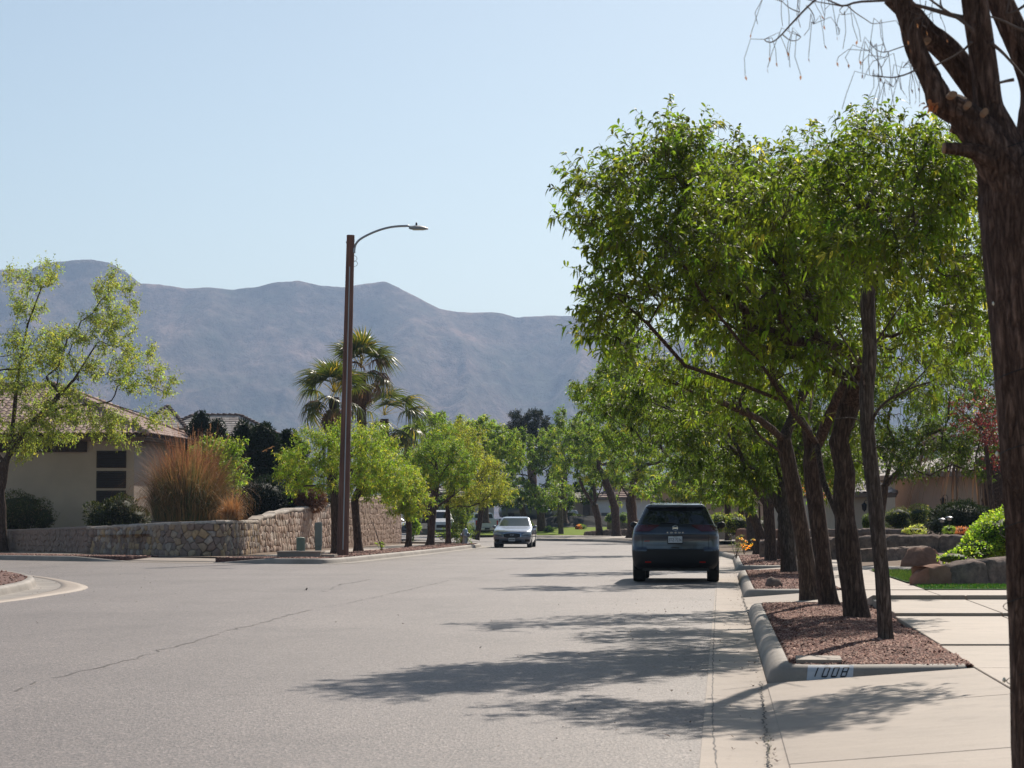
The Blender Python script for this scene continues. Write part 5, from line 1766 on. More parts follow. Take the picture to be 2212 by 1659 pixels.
def arches(root, ys, r_, hw, w_=0.05, mat='black'):
    for yy in ys:
        for s in (-1, 1):
            mb = MB(); vs = []; fs = []; n = 16
            for i in range(n + 1):
                a = R(-14) + (math.pi + R(28)) * i / n
                for rr, xx in ((r_ + 0.035, 0.0), (r_ + 0.085, 0.0), (r_ + 0.085, -0.06), (r_ + 0.02, -0.12)):
                    vs.append((s * (hw + 0.006 + xx), yy + rr * math.cos(a), r_ + rr * math.sin(a)))
            for i in range(n):
                for j in range(3):
                    k = i * 4 + j; fs.append((k, k + 4, k + 5, k + 1))
            mb.add(vs, fs); mb.build('wheel_arch', M[mat], root, True)
def grid_hole(ys, r_):
    def f(c):
        for yy in ys:
            if math.hypot(c[1] - yy, c[2] - r_) < r_ + 0.05: return True
        return False
    return f
def under(root, hw, y0, y1, z0=0.22, z1=0.62):
    mb = MB(); mb.box((0, (y0 + y1) / 2, (z0 + z1) / 2), ((hw - 0.22) * 2, y1 - y0, z1 - z0)); mb.build('underbody', M['black'], root)

# ---- grey-blue crossover parked on the right, seen from behind
def crossover():
    c = gp(1461, 1257)
    root = empty('parked_car', (c.x - 0.07, c.y - 0.72, 0.002), R(-5.0), 'dark grey-blue crossover parked at the right kerb, seen from behind', 'car')
    LV = [(0.27, 0.36, 4.35, 0.80, 0.20, 0.06), (0.35, 0.12, 4.52, 0.87, 0.25, 0.08), (0.46, 0.04, 4.60, 0.905, 0.28, 0.09), (0.58, 0.015, 4.63, 0.918, 0.28, 0.10),
          (0.69, 0.0, 4.64, 0.922, 0.28, 0.10), (0.71, 0.035, 4.64, 0.922, 0.28, 0.10), (0.84, 0.05, 4.62, 0.923, 0.28, 0.10), (0.95, 0.055, 4.55, 0.920, 0.28, 0.10), (1.00, 0.035, 4.35, 0.912, 0.28, 0.10),
          (1.05, 0.05, 4.0, 0.90, 0.28, 0.10), (1.12, 0.085, 3.62, 0.885, 0.27, 0.10), (1.18, 0.12, 3.45, 0.862, 0.26, 0.10),
          (1.23, 0.155, 3.30, 0.815, 0.20, 0.09), (1.34, 0.245, 3.05, 0.765, 0.18, 0.08), (1.46, 0.345, 2.78, 0.71, 0.16, 0.08), (1.575, 0.45, 2.52, 0.655, 0.15, 0.08),
          (1.595, 0.40, 2.42, 0.640, 0.14, 0.07), (1.635, 0.42, 2.25, 0.605, 0.13, 0.06), (1.665, 0.60, 2.0, 0.54, 0.13, 0.05), (1.68, 0.85, 1.8, 0.44, 0.12, 0.03)]
    sh = Shell(LV)
    hole = grid_hole((0.95, 3.66), 0.355)
    def g(l, t, c):
        z = c[2]
        if 12 <= l <= 14:
            if t[0] in 'NC' and t[1] in 'NC' and c[1] < 1.2 and abs(c[0]) < sh.lv[l][3] - 0.035: return 'rear_window'
            if t[0] == 'F' and t[1] == 'F': return 'windscreen'
            if t == ('S', 'S') and c[1] < 3.1 and not (abs(c[1] - 1.95) < 0.06) and not (abs(c[1] - 1.05) < 0.06): return 'side_window'
            return 'body'
        if t[0] in 'SCD' and abs(c[0]) > 0.7 and hole(c): return None
        if z < 0.66 or (z < 0.36): 
            return 'bumper'
        return 'body'
    P = build_shell(root, sh, g, {'body': M['suvpaint'], 'bumper': M['black'], 'rear_window': M['glass'], 'windscreen': M['glass'], 'side_window': M['glass']}, 'body')
    under(root, 0.92, 0.3, 4.3, 0.24, 0.95)
    for yy in (0.95, 3.66):
        for s in (-1, 1): wheel(root, s * 0.785, yy, 0.355, 0.255, s)
    arches(root, (0.95, 3.66), 0.355, 0.90)
    # lamps: dark red, running in to a point under the window
    for s in (-1, 1):
        xs = [s * x for x in lin(0.345, 0.90, 12)]
        mb = sh.patch(xs, lambda x: 1.190 - 0.115 * min(1, max(0, (abs(x) - 0.345) / 0.20)) - 0.0 * abs(x), lambda x: 1.205 + 0.01 * (abs(x) < 0.7) - 0.02 * max(0, abs(x) - 0.8), 0.010)
        tl = mb.build('tail_light', M['redlens'], root, True)
        xs2 = [s * x for x in lin(0.56, 0.68, 3)]
        sh.patch(xs2, lambda x: 1.075, lambda x: 1.115, 0.014).build('indicator_lens', M['redlens'], tl, True)
        xs = [s * x for x in lin(0.51, 0.635, 4)]
        sh.patch(xs, lambda x: 0.418, lambda x: 0.442, 0.016).build('reflector', M['redbright'], root)
        # side creases of the bumper
        xs = [s * x for x in lin(0.60, 0.90, 6)]
        sh.patch(xs, lambda x: 0.66, lambda x: 0.76, 0.004).build('bumper_corner', M['suvpaint'], root, True)
        mirror(root, s, 3.05, 1.205, M['black'], 0.965, (0.20, 0.13, 0.155))
    # black surround of the rear window
    mb = sh.patch(lin(-0.66, 0.66, 14), lambda x: 1.175 + 0.0 * x, lambda x: 1.232, 0.009); mb.build('window_surround', M['black'], root, True)
    mb = sh.patch(lin(-0.59, 0.59, 12), lambda x: 1.572, lambda x: 1.605, 0.028); mb.build('spoiler', M['suvpaint'], root, True)
    sh.patch(lin(-0.20, 0.24, 6), lambda x: 1.58, lambda x: 1.594, 0.032).build('brake_light', M['redlens'], root)
    # creases and the tailgate shut lines
    sh.patch(lin(-0.86, 0.86, 20), lambda x: 0.995 - 0.02 * (abs(x) < 0.5) * 0 , lambda x: 1.012, 0.006).build('crease', M['black'], root, True)
    sh.patch(lin(-0.62, 0.62, 14), lambda x: 0.785, lambda x: 0.793, 0.006).build('crease', M['black'], root, True)
    for s in (-1, 1):
        sh.patch([s * 0.695, s * 0.701], lambda x: 0.70, lambda x: 1.17, 0.006, 6).build('shut_line', M['black'], root)
    # handle recess
    sh.patch(lin(-0.085, 0.085, 4), lambda x: 0.722, lambda x: 0.752, 0.007).build('handle', M['black'], root)
    # badge: ring with a bar
    b = sh.near(0, 1.145, 0.02)
    em = bpy.data.objects.new('emblem', None); link(em); em.parent = root; em.location = b
    mb = MB(); pts = []
    for side_ in (1, -1):
        q = [(0.062 * math.cos(a), 0, side_ * 0.047 * math.sin(a)) for a in lin(R(14), R(166), 11)]
        mb.tube(q, [0.004] + [0.0075] * 9 + [0.004], 6)
    mb.build('emblem_ring', M['chrome'], em, True)
    mb = MB(); mb.box((0, 0.002, 0), (0.11, 0.006, 0.022)); mb.build('emblem_bar', M['chrome'], em)
    put_text('R  O  G  U  E', 0.040, sh.near(0, 1.050, 0.012), M['chrome'], root, 'badge_lettering', sx=1.6, extrude=0.002)
    put_text('AWD', 0.045, sh.near(-0.60, 0.87, 0.014), M['redbright'], root, 'badge_lettering', extrude=0.002, shear=0.3)
    # plate in its frame
    c0 = sh.near(0, 0.905, 0.016)
    pl = bpy.data.objects.new('number_plate', None); link(pl); pl.parent = root; pl.location = c0
    mb = MB(); mb.box((0, 0.004, -0.008), (0.325, 0.008, 0.180)); mb.build('plate_frame', M['black'], pl)
    mb = MB(); mb.box((0, -0.003, 0.0), (0.295, 0.006, 0.135)); mb.build('plate_panel', M['plate'], pl)
    put_text('STZ·7236', 0.088, (0, -0.0085, -0.012), M['plateink'], pl, 'plate_lettering', sx=0.80, extrude=0.001)
    put_text('TEXAS', 0.030, (0, -0.0085, 0.052), M['plateink'], pl, 'plate_lettering', extrude=0.001)
    # shark fin and wiper
    mb = MB(); mb.add([(-0.012, 0.92, 1.672), (0.012, 0.92, 1.672), (0.012, 1.06, 1.672), (-0.012, 1.06, 1.672), (-0.004, 0.93, 1.735), (0.004, 0.93, 1.735)], [(0, 1, 5, 4), (1, 2, 5), (3, 0, 4), (2, 3, 4, 5)])
    mb.build('antenna_fin', M['suvpaint'], root)
    for s in (-1, 1):
        mb = MB(); mb.tube([(s * 0.53, y, z) for y, z in ((0.75, 1.665), (0.95, 1.70), (2.2, 1.70), (2.4, 1.66))], 0.014, 6); mb.build('roof_rail', M['black'], root, True)
    mb = MB(); mb.tube([sh.near(0.0, 1.25, 0.02), sh.near(-0.30, 1.27, 0.025)], 0.008, 5); mb.build('wiper', M['black'], root)
    return root
crossover()

# ---- silver-blue saloon coming towards the camera / parked facing it at the left kerb
def saloon():
    c = gp(1110, 1183)
    root = empty('parked_car', (c.x - 0.10, c.y - 0.85, 0.002), R(-4.0), 'silver-blue sedan facing the camera at the left kerb, in front of the white pickup', 'car')
    LV = [(0.17, 0.30, 4.85, 0.80, 0.30, 0.12), (0.26, 0.10, 4.95, 0.87, 0.34, 0.16), (0.40, 0.02, 5.0, 0.90, 0.36, 0.18), (0.52, 0.0, 5.02, 0.912, 0.36, 0.18), (0.62, 0.02, 5.02, 0.915, 0.36, 0.18),
          (0.72, 0.07, 5.02, 0.915, 0.36, 0.18), (0.80, 0.22, 5.02, 0.912, 0.36, 0.18), (0.87, 0.62, 5.0, 0.905, 0.34, 0.14), (0.93, 1.05, 4.96, 0.90, 0.30, 0.10), (0.985, 1.42, 4.8, 0.885, 0.26, 0.09),
          (1.03, 1.62, 4.5, 0.84, 0.11, 0.12), (1.16, 1.92, 4.25, 0.785, 0.10, 0.12), (1.30, 2.22, 3.95, 0.725, 0.09, 0.11), (1.42, 2.48, 3.6, 0.665, 0.09, 0.10), (1.465, 2.70, 3.35, 0.60, 0.10, 0.08), (1.485, 2.95, 3.2, 0.48, 0.1, 0.03)]
    sh = Shell(LV)
    hole = grid_hole((0.98, 3.86), 0.33)
    def g(l, t, c):
        if 10 <= l <= 12:
            if t == ('N', 'N'): return 'windscreen'
            if t == ('F', 'F'): return 'rear_window'
            if t == ('S', 'S') and abs(c[1] - 3.0) > 0.05: return 'side_window'
            return 'body'
        if t[0] in 'SCD' and abs(c[0]) > 0.7 and hole(c): return None
        return 'body'
    build_shell(root, sh, g, {'body': M['sedanpaint'], 'windscreen': M['glass_blue'], 'rear_window': M['glass'], 'side_window': M['glass']}, 'body')
    under(root, 0.9, 0.4, 4.6, 0.2, 0.8)
    for yy in (0.98, 3.86):
        for s in (-1, 1): wheel(root, s * 0.79, yy, 0.33, 0.23, s)
    # grille with bright surround
    gz0 = lambda x: 0.465 + 0.05 * (abs(x) / 0.40) ** 2
    gz1 = lambda x: 0.70 - 0.035 * (abs(x) / 0.36) ** 2
    gr = sh.patch(lin(-0.40, 0.40, 12), gz0, gz1, 0.012).build('grille', M['black'], root, True)
    sh.patch(lin(-0.40, 0.40, 14), gz1, lambda x: gz1(x) + 0.028, 0.016).build('grille_trim', M['chrome'], gr, True)
    for s in (-1, 1):
        sh.patch([s * 0.40, s * 0.43], lambda x: 0.52, lambda x: 0.69, 0.016).build('grille_trim', M['chrome'], gr)
        hl = sh.patch([s * x for x in lin(0.50, 0.88, 8)], lambda x: 0.60 + 0.16 * max(0, (abs(x) - 0.5)), lambda x: 0.655 + 0.42 * max(0, abs(x) - 0.5), 0.035).build('headlight', M['clearlens'], root, True)
        sh.patch([s * x for x in lin(0.52, 0.80, 5)], lambda x: 0.59, lambda x: 0.615, 0.013).build('lamp_shadow_line', M['black'], hl)
        sh.patch([s * x for x in lin(0.62, 0.84, 5)], lambda x: 0.29, lambda x: 0.40, 0.010).build('fog_light', M['black'], root, True)
        mirror(root, s, 1.95, 1.0, M['sedanpaint'], 0.99, (0.22, 0.14, 0.14))
    sh.patch(lin(-0.46, 0.46, 10), lambda x: 0.245, lambda x: 0.345, 0.012).build('air_intake', M['black'], root, True)
    b = sh.near(0, 0.612, 0.03)
    em = bpy.data.objects.new('emblem', None); link(em); em.parent = root; em.location = b
    mb = MB()
    for s in (-1, 1):
        mb.tube([(s * (0.048 + 0.042 * math.cos(a)), 0, 0.032 * math.sin(a)) for a in lin(R(-150), R(150), 11)][::1], 0.009, 6)
    mb.build('emblem_ring', M['chrome'], em, True)
    pl = bpy.data.objects.new('number_plate', None); link(pl); pl.parent = root; pl.location = sh.near(0, 0.395, 0.03)
    mb = MB(); mb.box((0, 0, 0), (0.31, 0.012, 0.16)); mb.build('plate_panel', M['plate'], pl)
    mb = MB()
    for i, (w_, x) in enumerate(((0.03, -0.10), (0.02, -0.06), (0.03, -0.02), (0.03, 0.04), (0.02, 0.08), (0.03, 0.12))): mb.box((x, -0.008, -0.005), (w_, 0.003, 0.06))
    mb.build('plate_marks', M['plateink'], pl)
    return root
saloon()

# ---- generic further vehicles
def far_vehicle(label, loc, yaw, LV, paint, axles, r_, glass_levels, near_is, extras=None, name='parked_car', cat='car', hw=0.9, wheel_w=0.24, tail=None, head=None, mirrors=None, bed=None):
    root = empty(name, loc, yaw, label, cat)
    sh = Shell(LV, nS=30, nE=8, nC=4)
    hole = grid_hole(axles, r_)
    gl = glass_levels
    def g(l, t, c):
        if gl[0] <= l <= gl[1]:
            if t == ('N', 'N'): return 'near_window'
            if t == ('F', 'F'): return 'far_window'
            if t == ('S', 'S'): return 'side_window'
            return 'body'
        if abs(c[0]) > 0.6 and hole(c): return None
        return 'body'
    nn = {'near_window': 'rear_window' if near_is == 'rear' else 'windscreen', 'far_window': 'windscreen' if near_is == 'rear' else 'rear_window', 'side_window': 'side_window', 'body': 'body'}
    for nm, (vs, fs) in sh.parts(g, 'body').items():
        mb = MB(); mb.add(vs, fs)
        shade_auto(mb.build(nn[nm], paint if nm == 'body' else M['glass'], root), 42)
    under(root, hw, LV[0][1] + 0.3, LV[0][2] - 0.3, 0.25, 0.8)
    for yy in axles:
        for s in (-1, 1): wheel(root, s * (hw - wheel_w * 0.55), yy, r_, wheel_w, s)
    if extras: extras(root, sh)
    return root
# white pickup: body, cab on top
def pickup():
    c = gp(1056, 1158.6)
    root = empty('pickup_truck', (c.x - 0.12, c.y - 1.1, 0.002), R(9), 'white pickup truck seen from behind, beyond the silver-blue sedan', 'truck')
    LV = [(0.48, 0.10, 5.5, 0.95, 0.1, 0.02), (0.52, 0.0, 5.6, 0.98, 0.10, 0.03), (0.72, 0.0, 5.7, 0.99, 0.10, 0.03), (0.76, 0.14, 5.75, 1.00, 0.10, 0.02), (1.05, 0.16, 5.8, 1.01, 0.10, 0.02), (1.38, 0.18, 5.6, 1.0, 0.10, 0.02), (1.42, 0.20, 5.1, 0.98, 0.1, 0.02)]
    sh = Shell(LV, nS=36, nE=8, nC=4); hole = grid_hole((1.25, 4.9), 0.40)
    def g(l, t, c):
        if abs(c[0]) > 0.7 and hole(c): return None
        return 'body'
    for nm, (vs, fs) in sh.parts(g, 'body').items():
        mb = MB(); mb.add(vs, fs); shade_auto(mb.build('body', M['whitecar'], root), 42)
    CV = [(1.40, 2.0, 4.6, 0.94, 0.12, 0.03), (1.50, 2.02, 4.35, 0.90, 0.12, 0.03), (1.82, 2.08, 3.75, 0.80, 0.12, 0.03), (1.88, 2.10, 3.6, 0.77, 0.12, 0.03), (1.94, 2.3, 3.3, 0.68, 0.1, 0.02)]
    cs = Shell(CV, nS=20, nE=8, nC=4)
    def g2(l, t, c):
        if l == 1:
            if t == ('N', 'N'): return 'rear_window'
            if t == ('F', 'F'): return 'windscreen'
            if t == ('S', 'S'): return 'side_window'
        return 'cab'
    for nm, (vs, fs) in cs.parts(g2, 'cab').items():
        mb = MB(); mb.add(vs, fs); shade_auto(mb.build(nm, M['whitecar'] if nm == 'cab' else M['glass'], root), 42)
    under(root, 0.98, 0.3, 5.2, 0.42, 1.0)
    for yy in (1.25, 4.9):
        for s in (-1, 1): wheel(root, s * 0.84, yy, 0.40, 0.27, s)
    for s in (-1, 1):
        sh.patch([s * x for x in lin(0.80, 0.93, 3)], lambda x: 0.92, lambda x: 1.30, 0.012).build('tail_light', M['redbright'], root)
        mirror(root, s, 4.15, 1.42, M['black'], 1.10, (0.2, 0.12, 0.24))
    sh.patch(lin(-0.78, 0.78, 8), lambda x: 0.755, lambda x: 0.775, 0.010).build('shut_line', M['black'], root)
    sh.patch(lin(-0.20, 0.20, 6), lambda x: 0.48, lambda x: 0.70, 0.012).build('bumper_step', M['black'], root)
    sh.patch(lin(-0.13, 0.13, 3), lambda x: 1.20, lambda x: 1.26, 0.012).build('tailgate_handle', M['black'], root)
    cs.patch(lin(-0.25, 0.25, 3), lambda x: 1.865, lambda x: 1.895, 0.012).build('brake_light', M['redbright'], root)
    return root
pickup()
SUVL = [(0.25, 0.3, 4.5, 0.82, 0.2, 0.08), (0.36, 0.05, 4.75, 0.92, 0.25, 0.1), (0.7, 0.0, 4.85, 0.95, 0.25, 0.1), (0.98, 0.12, 4.85, 0.95, 0.25, 0.1), (1.08, 0.55, 4.8, 0.94, 0.22, 0.08), (1.16, 1.2, 4.75, 0.92, 0.2, 0.07),
        (1.22, 1.35, 4.7, 0.88, 0.16, 0.06), (1.45, 1.65, 4.6, 0.82, 0.15, 0.06), (1.68, 2.0, 4.45, 0.74, 0.14, 0.05), (1.76, 2.2, 4.3, 0.68, 0.12, 0.04), (1.80, 2.6, 4.0, 0.55, 0.1, 0.02)]
def front_bits(root, sh):
    sh.patch(lin(-0.42, 0.42, 6), lambda x: 0.62, lambda x: 0.86, 0.012).build('grille', M['black'], root)
    sh.patch(lin(-0.55, 0.55, 6), lambda x: 0.40, lambda x: 0.47, 0.012).build('air_intake', M['black'], root)
    for s in (-1, 1):
        sh.patch([s * x for x in lin(0.55, 0.86, 4)], lambda x: 0.74, lambda x: 0.88, 0.012).build('headlight', M['clearlens'], root)
        mirror(root, s, 1.65, 1.2, M['black'], 1.03)
c = gp(955, 1160)
far_vehicle('white van facing the camera behind the street-tree trunks left of the hydrant', (c.x, c.y - 1, 0.1), R(4), [(z * 1.12, a, b, h * 1.05, r_, q) for (z, a, b, h, r_, q) in SUVL], M['whitecar'], (0.95, 3.8), 0.38, (6, 7), 'front', front_bits, 'parked_van', 'van', hw=0.97)
c = gp(893, 1158.5)
far_vehicle('dark slate car nose-out in the drive beside the end of the tall stone wall', (c.x - 0.2, c.y - 4, 0.05), R(40), [(z * 0.9, a, b, h, r_, q) for (z, a, b, h, r_, q) in SUVL], M['bluecar'], (0.95, 3.8), 0.34, (6, 7), 'front', front_bits, hw=0.92)
SEDL = [(0.2, 0.3, 4.4, 0.8, 0.25, 0.1), (0.32, 0.05, 4.65, 0.88, 0.3, 0.12), (0.6, 0.0, 4.7, 0.9, 0.3, 0.12), (0.78, 0.12, 4.7, 0.9, 0.3, 0.12), (0.9, 0.8, 4.6, 0.89, 0.26, 0.1), (0.98, 1.25, 4.3, 0.87, 0.2, 0.1),
        (1.1, 1.6, 4.0, 0.8, 0.16, 0.08), (1.3, 2.05, 3.6, 0.7, 0.14, 0.08), (1.38, 2.35, 3.3, 0.62, 0.12, 0.05), (1.42, 2.6, 3.1, 0.5, 0.1, 0.02)]
c = at(1135, 1130, 217)
far_vehicle('dark glossy car parked side-on beyond the silver-blue sedan, under the dense trees', (c.x + 2.4, 219, 1.28), R(96), [(z, a, b, h, r_, q) for (z, a, b, h, r_, q) in SUVL[:9]] + [(1.55, 2.2, 4.2, 0.6, 0.1, 0.02)], M['bluecar'], (0.95, 3.8), 0.34, (5, 7), 'front', front_bits, hw=0.92)
c = at(1190, 1130, 218)
far_vehicle('silver sedan parked side-on far behind the sunlit lawn', (c.x + 2.6, 221, 1.40), R(94), SEDL, M['silvercar'], (0.9, 3.6), 0.32, (5, 6), 'front', front_bits, hw=0.88)

# ------------------------------------------------------------------ wooden lamp pole
def lamp_pole():
    b = gp(740, 1201.5, 0.14)
    t = at(757.5, 508, b.y)
    root = empty('street_lamp', b, 0, 'tall brown wooden pole with a curved steel arm and flat lamp head', 'street lamp')
    H = t - b
    rb, rt = 13.2 * m_per_px(b.y), 8.6 * m_per_px(b.y)
    mb = MB(); n = 24
    mb.tube([H * (i / n) + Vector((0, 0, -0.2 if i == 0 else 0)) for i in range(n + 1)], [rb + (rt - rb) * (i / n) ** 0.8 for i in range(n + 1)], 24)
    shade_auto(mb.build('pole', M['pole'], root), 50)
    def q(x, y): return at(x, y, b.y) - b
    ys = -rt * 0.3
    pts = [q(765.5, 543), q(766, 536), q(768, 528), q(773, 521), q(781, 514.5), q(795, 507), q(812, 499.5), q(830, 493.5), q(848, 489.8), q(866, 488.2), q(884, 488)]
    mb = MB(); mb.tube(smooth_path(pts, 1), 0.036, 8); mb.build('arm', M['steel'], root, True)
    mb = MB(); mb.box(q(764.5, 541), (0.10, 0.16, 0.16)); mb.build('arm_bracket', M['steel'], root)
    mb = MB(); mb.box(q(763.5, 519), (0.08, 0.10, 0.08)); mb.build('arm_bracket', M['steel'], root)
    mb = MB(); mb.tube([q(747.0, 523.5) , q(750, 523.5)], 0.03, 6); mb.build('bolt', M['steel'], root)
    # lamp head: thin body, taper to the tip
    hd = bpy.data.objects.new('lamp_head', None); link(hd); hd.parent = root; hd.location = q(904, 491)
    s = m_per_px(b.y)
    mb = MB()
    secs = [(-21 * s, 0.06, 1.5 * s, -2.5 * s), (-18 * s, 0.14, 2.6 * s, -3.6 * s), (-8 * s, 0.19, 3.2 * s, -4.0 * s), (4 * s, 0.20, 3.0 * s, -4.2 * s), (14 * s, 0.17, 0.8 * s, -4.4 * s), (21 * s, 0.10, -2.2 * s, -4.2 * s)]
    vs = []
    for (x, hy, zt, zb) in secs:
        vs += [(x, -hy, zb), (x, hy, zb), (x, hy, zb * 0.4 + zt * 0.6), (x, hy * 0.6, zt), (x, -hy * 0.6, zt), (x, -hy, zb * 0.4 + zt * 0.6)]
    fs = [(i * 6 + j, i * 6 + (j + 1) % 6, (i + 1) * 6 + (j + 1) % 6, (i + 1) * 6 + j) for i in range(len(secs) - 1) for j in range(6)]
    fs += [(0, 1, 2, 3, 4, 5)[::-1], tuple(range((len(secs) - 1) * 6, len(secs) * 6))]
    mb.add(vs, fs); shade_auto(mb.build('housing', M['lampgrey'], hd), 35)
    mb = MB(); mb.box((0, 0, -4.9 * s), (26 * s, 0.28, 0.02)); mb.build('lens', M['lampglass'], hd)
    mb = MB(); mb.lathe([(2.0 * s, 3 * s), (2.2 * s, 6 * s), (2.0 * s, 9 * s), (1.0 * s, 10.8 * s)], c=(-4.5 * s, 0, 0), k=10); mb.build('light_sensor', M['black'], hd, True)
    # loose wire loops below the bracket and the ground wire down the pole
    for (yc, rr) in ((558.5, 7), (569.5, 8)):
        pts = [q(763.5 + rr * 1.1 * math.sin(a), yc - 6.5 * math.cos(a)) for a in lin(0, math.pi, 9)]
        mb = MB(); mb.tube(pts, 0.007, 4); mb.build('wire_loop', M['cable'], root)
    pts = [H * tt + Vector((0.02 - 0.02 * tt, -(rb + (rt - rb) * tt ** 0.8) - 0.008, 0)) for tt in lin(0.02, 0.9, 18)]
    mb = MB(); mb.tube(pts, 0.018, 5); mb.build('ground_wire', M['steel'], root)
lamp_pole()
# ------------------------------------------------------------------ utility boxes on the left verge
def pedestal(label, base, w_, h, mat, k=18, dome=0.06, taper=1.0, flat=False, cap=None):
    root = empty('utility_pedestal', base, 0, label, 'utility box')
    mb = MB()
    if flat:
        prof = []
        n = 7
        vs = []
        zs = [0, 0.22, 0.24, h - 0.04, h - 0.01, h]
        sc = [0.82, 0.90, 1.0, 1.0, 0.97, 0.8]
        for z, s_ in zip(zs, sc):
            for (x, y) in ((-1, -0.8), (-0.8, -1), (0.8, -1), (1, -0.8), (1, 0.8), (0.8, 1), (-0.8, 1), (-1, 0.8)):
                vs.append((x * w_ / 2 * s_, y * w_ / 2 * s_, z))
        fs = [(i * 8 + j, i * 8 + (j + 1) % 8, (i + 1) * 8 + (j + 1) % 8, (i + 1) * 8 + j) for i in range(5) for j in range(8)] + [tuple(range(40, 48))]
        mb.add(vs, fs)
        body = mb.build('body', mat, root); shade_auto(body, 30)
        mb = MB(); mb.box((0.06, -w_ * 0.42, h + 0.005), (0.12, 0.12, 0.03)); mb.build('cap', M['plate'], root)
    else:
        mb.lathe([(w_ / 2, 0), (w_ / 2, h - dome), (w_ / 2 * 0.93, h - dome * 0.35), (w_ / 2 * 0.7, h - 0.008), (0.02, h)], k=k)
        shade_auto(mb.build('body', mat, root), 40)
        mb = MB(); mb.lathe([(w_ / 2 + 0.006, h - dome - 0.03), (w_ / 2 + 0.006, h - dome - 0.005)], k=k); mb.build('rim', mat, root, True)
    return root
b = gp(649.5, 1203.5, 0.14)
pedestal('squat rounded dark-green utility pedestal beside the low concrete vault', b, 0.285, 0.64, M['utilgreen'])
b = gp(687.5, 1193.7, 0.15)
pedestal('taller grey-green utility post between the vault and the lamp pole', b, 0.26, 1.08, M['utilgrey'], flat=True)
b = gp(655, 1204.8, 0.15)
root = empty('utility_vault', (b.x, b.y, 0.13), R(-3), 'low flat concrete utility vault on the left verge beside the green pedestal', 'utility vault')
b2 = gp(666, 1204, .14)
mb = MB(); mb.box((-0.05 - 0.1, 0.55, 0.09), (1.35, 1.0, 0.20)); shade_auto(mb.build('vault_box', M['kerb'], root), 20)
mb = MB(); mb.box((-0.15, 0.55, 0.205), (1.40, 1.06, 0.035)); mb.build('vault_lid', M['concrete'], root)
mb = MB(); mb.box((0.75, 0.5, 0.05), (0.42, 0.8, 0.13)); mb.build('side_block', M['concrete'], root)
# hydrant
def hydrant():
    b = gp(1005, 1175.5, 0.15)
    root = empty('fire_hydrant', b, 0, 'silver-blue fire hydrant at the gravel corner behind the last thin left tree', 'fire hydrant')
    mb = MB(); mb.lathe([(0.17, 0), (0.17, 0.05), (0.13, 0.06), (0.125, 0.50), (0.165, 0.51), (0.165, 0.56), (0.14, 0.57), (0.13, 0.66), (0.09, 0.74), (0.035, 0.76), (0.035, 0.81), (0.01, 0.81)], k=16)
    shade_auto(mb.build('barrel', M['hydrant'], root), 35)
    for s in (-1, 1):
        mb = MB(); mb.lathe([(0.05, 0.0), (0.06, s * 0.08), (0.075, s * 0.085), (0.075, s * 0.13), (0.02, s * 0.14)], c=(s * 0.1, 0, 0.44), k=10, axis='X'); mb.build('outlet', M['hydrant'], root, True)
    mb = MB(); mb.lathe([(0.07, 0.0), (0.085, -0.09), (0.1, -0.1), (0.1, -0.15), (0.03, -0.16)], c=(0, -0.09, 0.42), k=12, axis='Y'); mb.build('outlet', M['hydrant'], root, True)
hydrant()
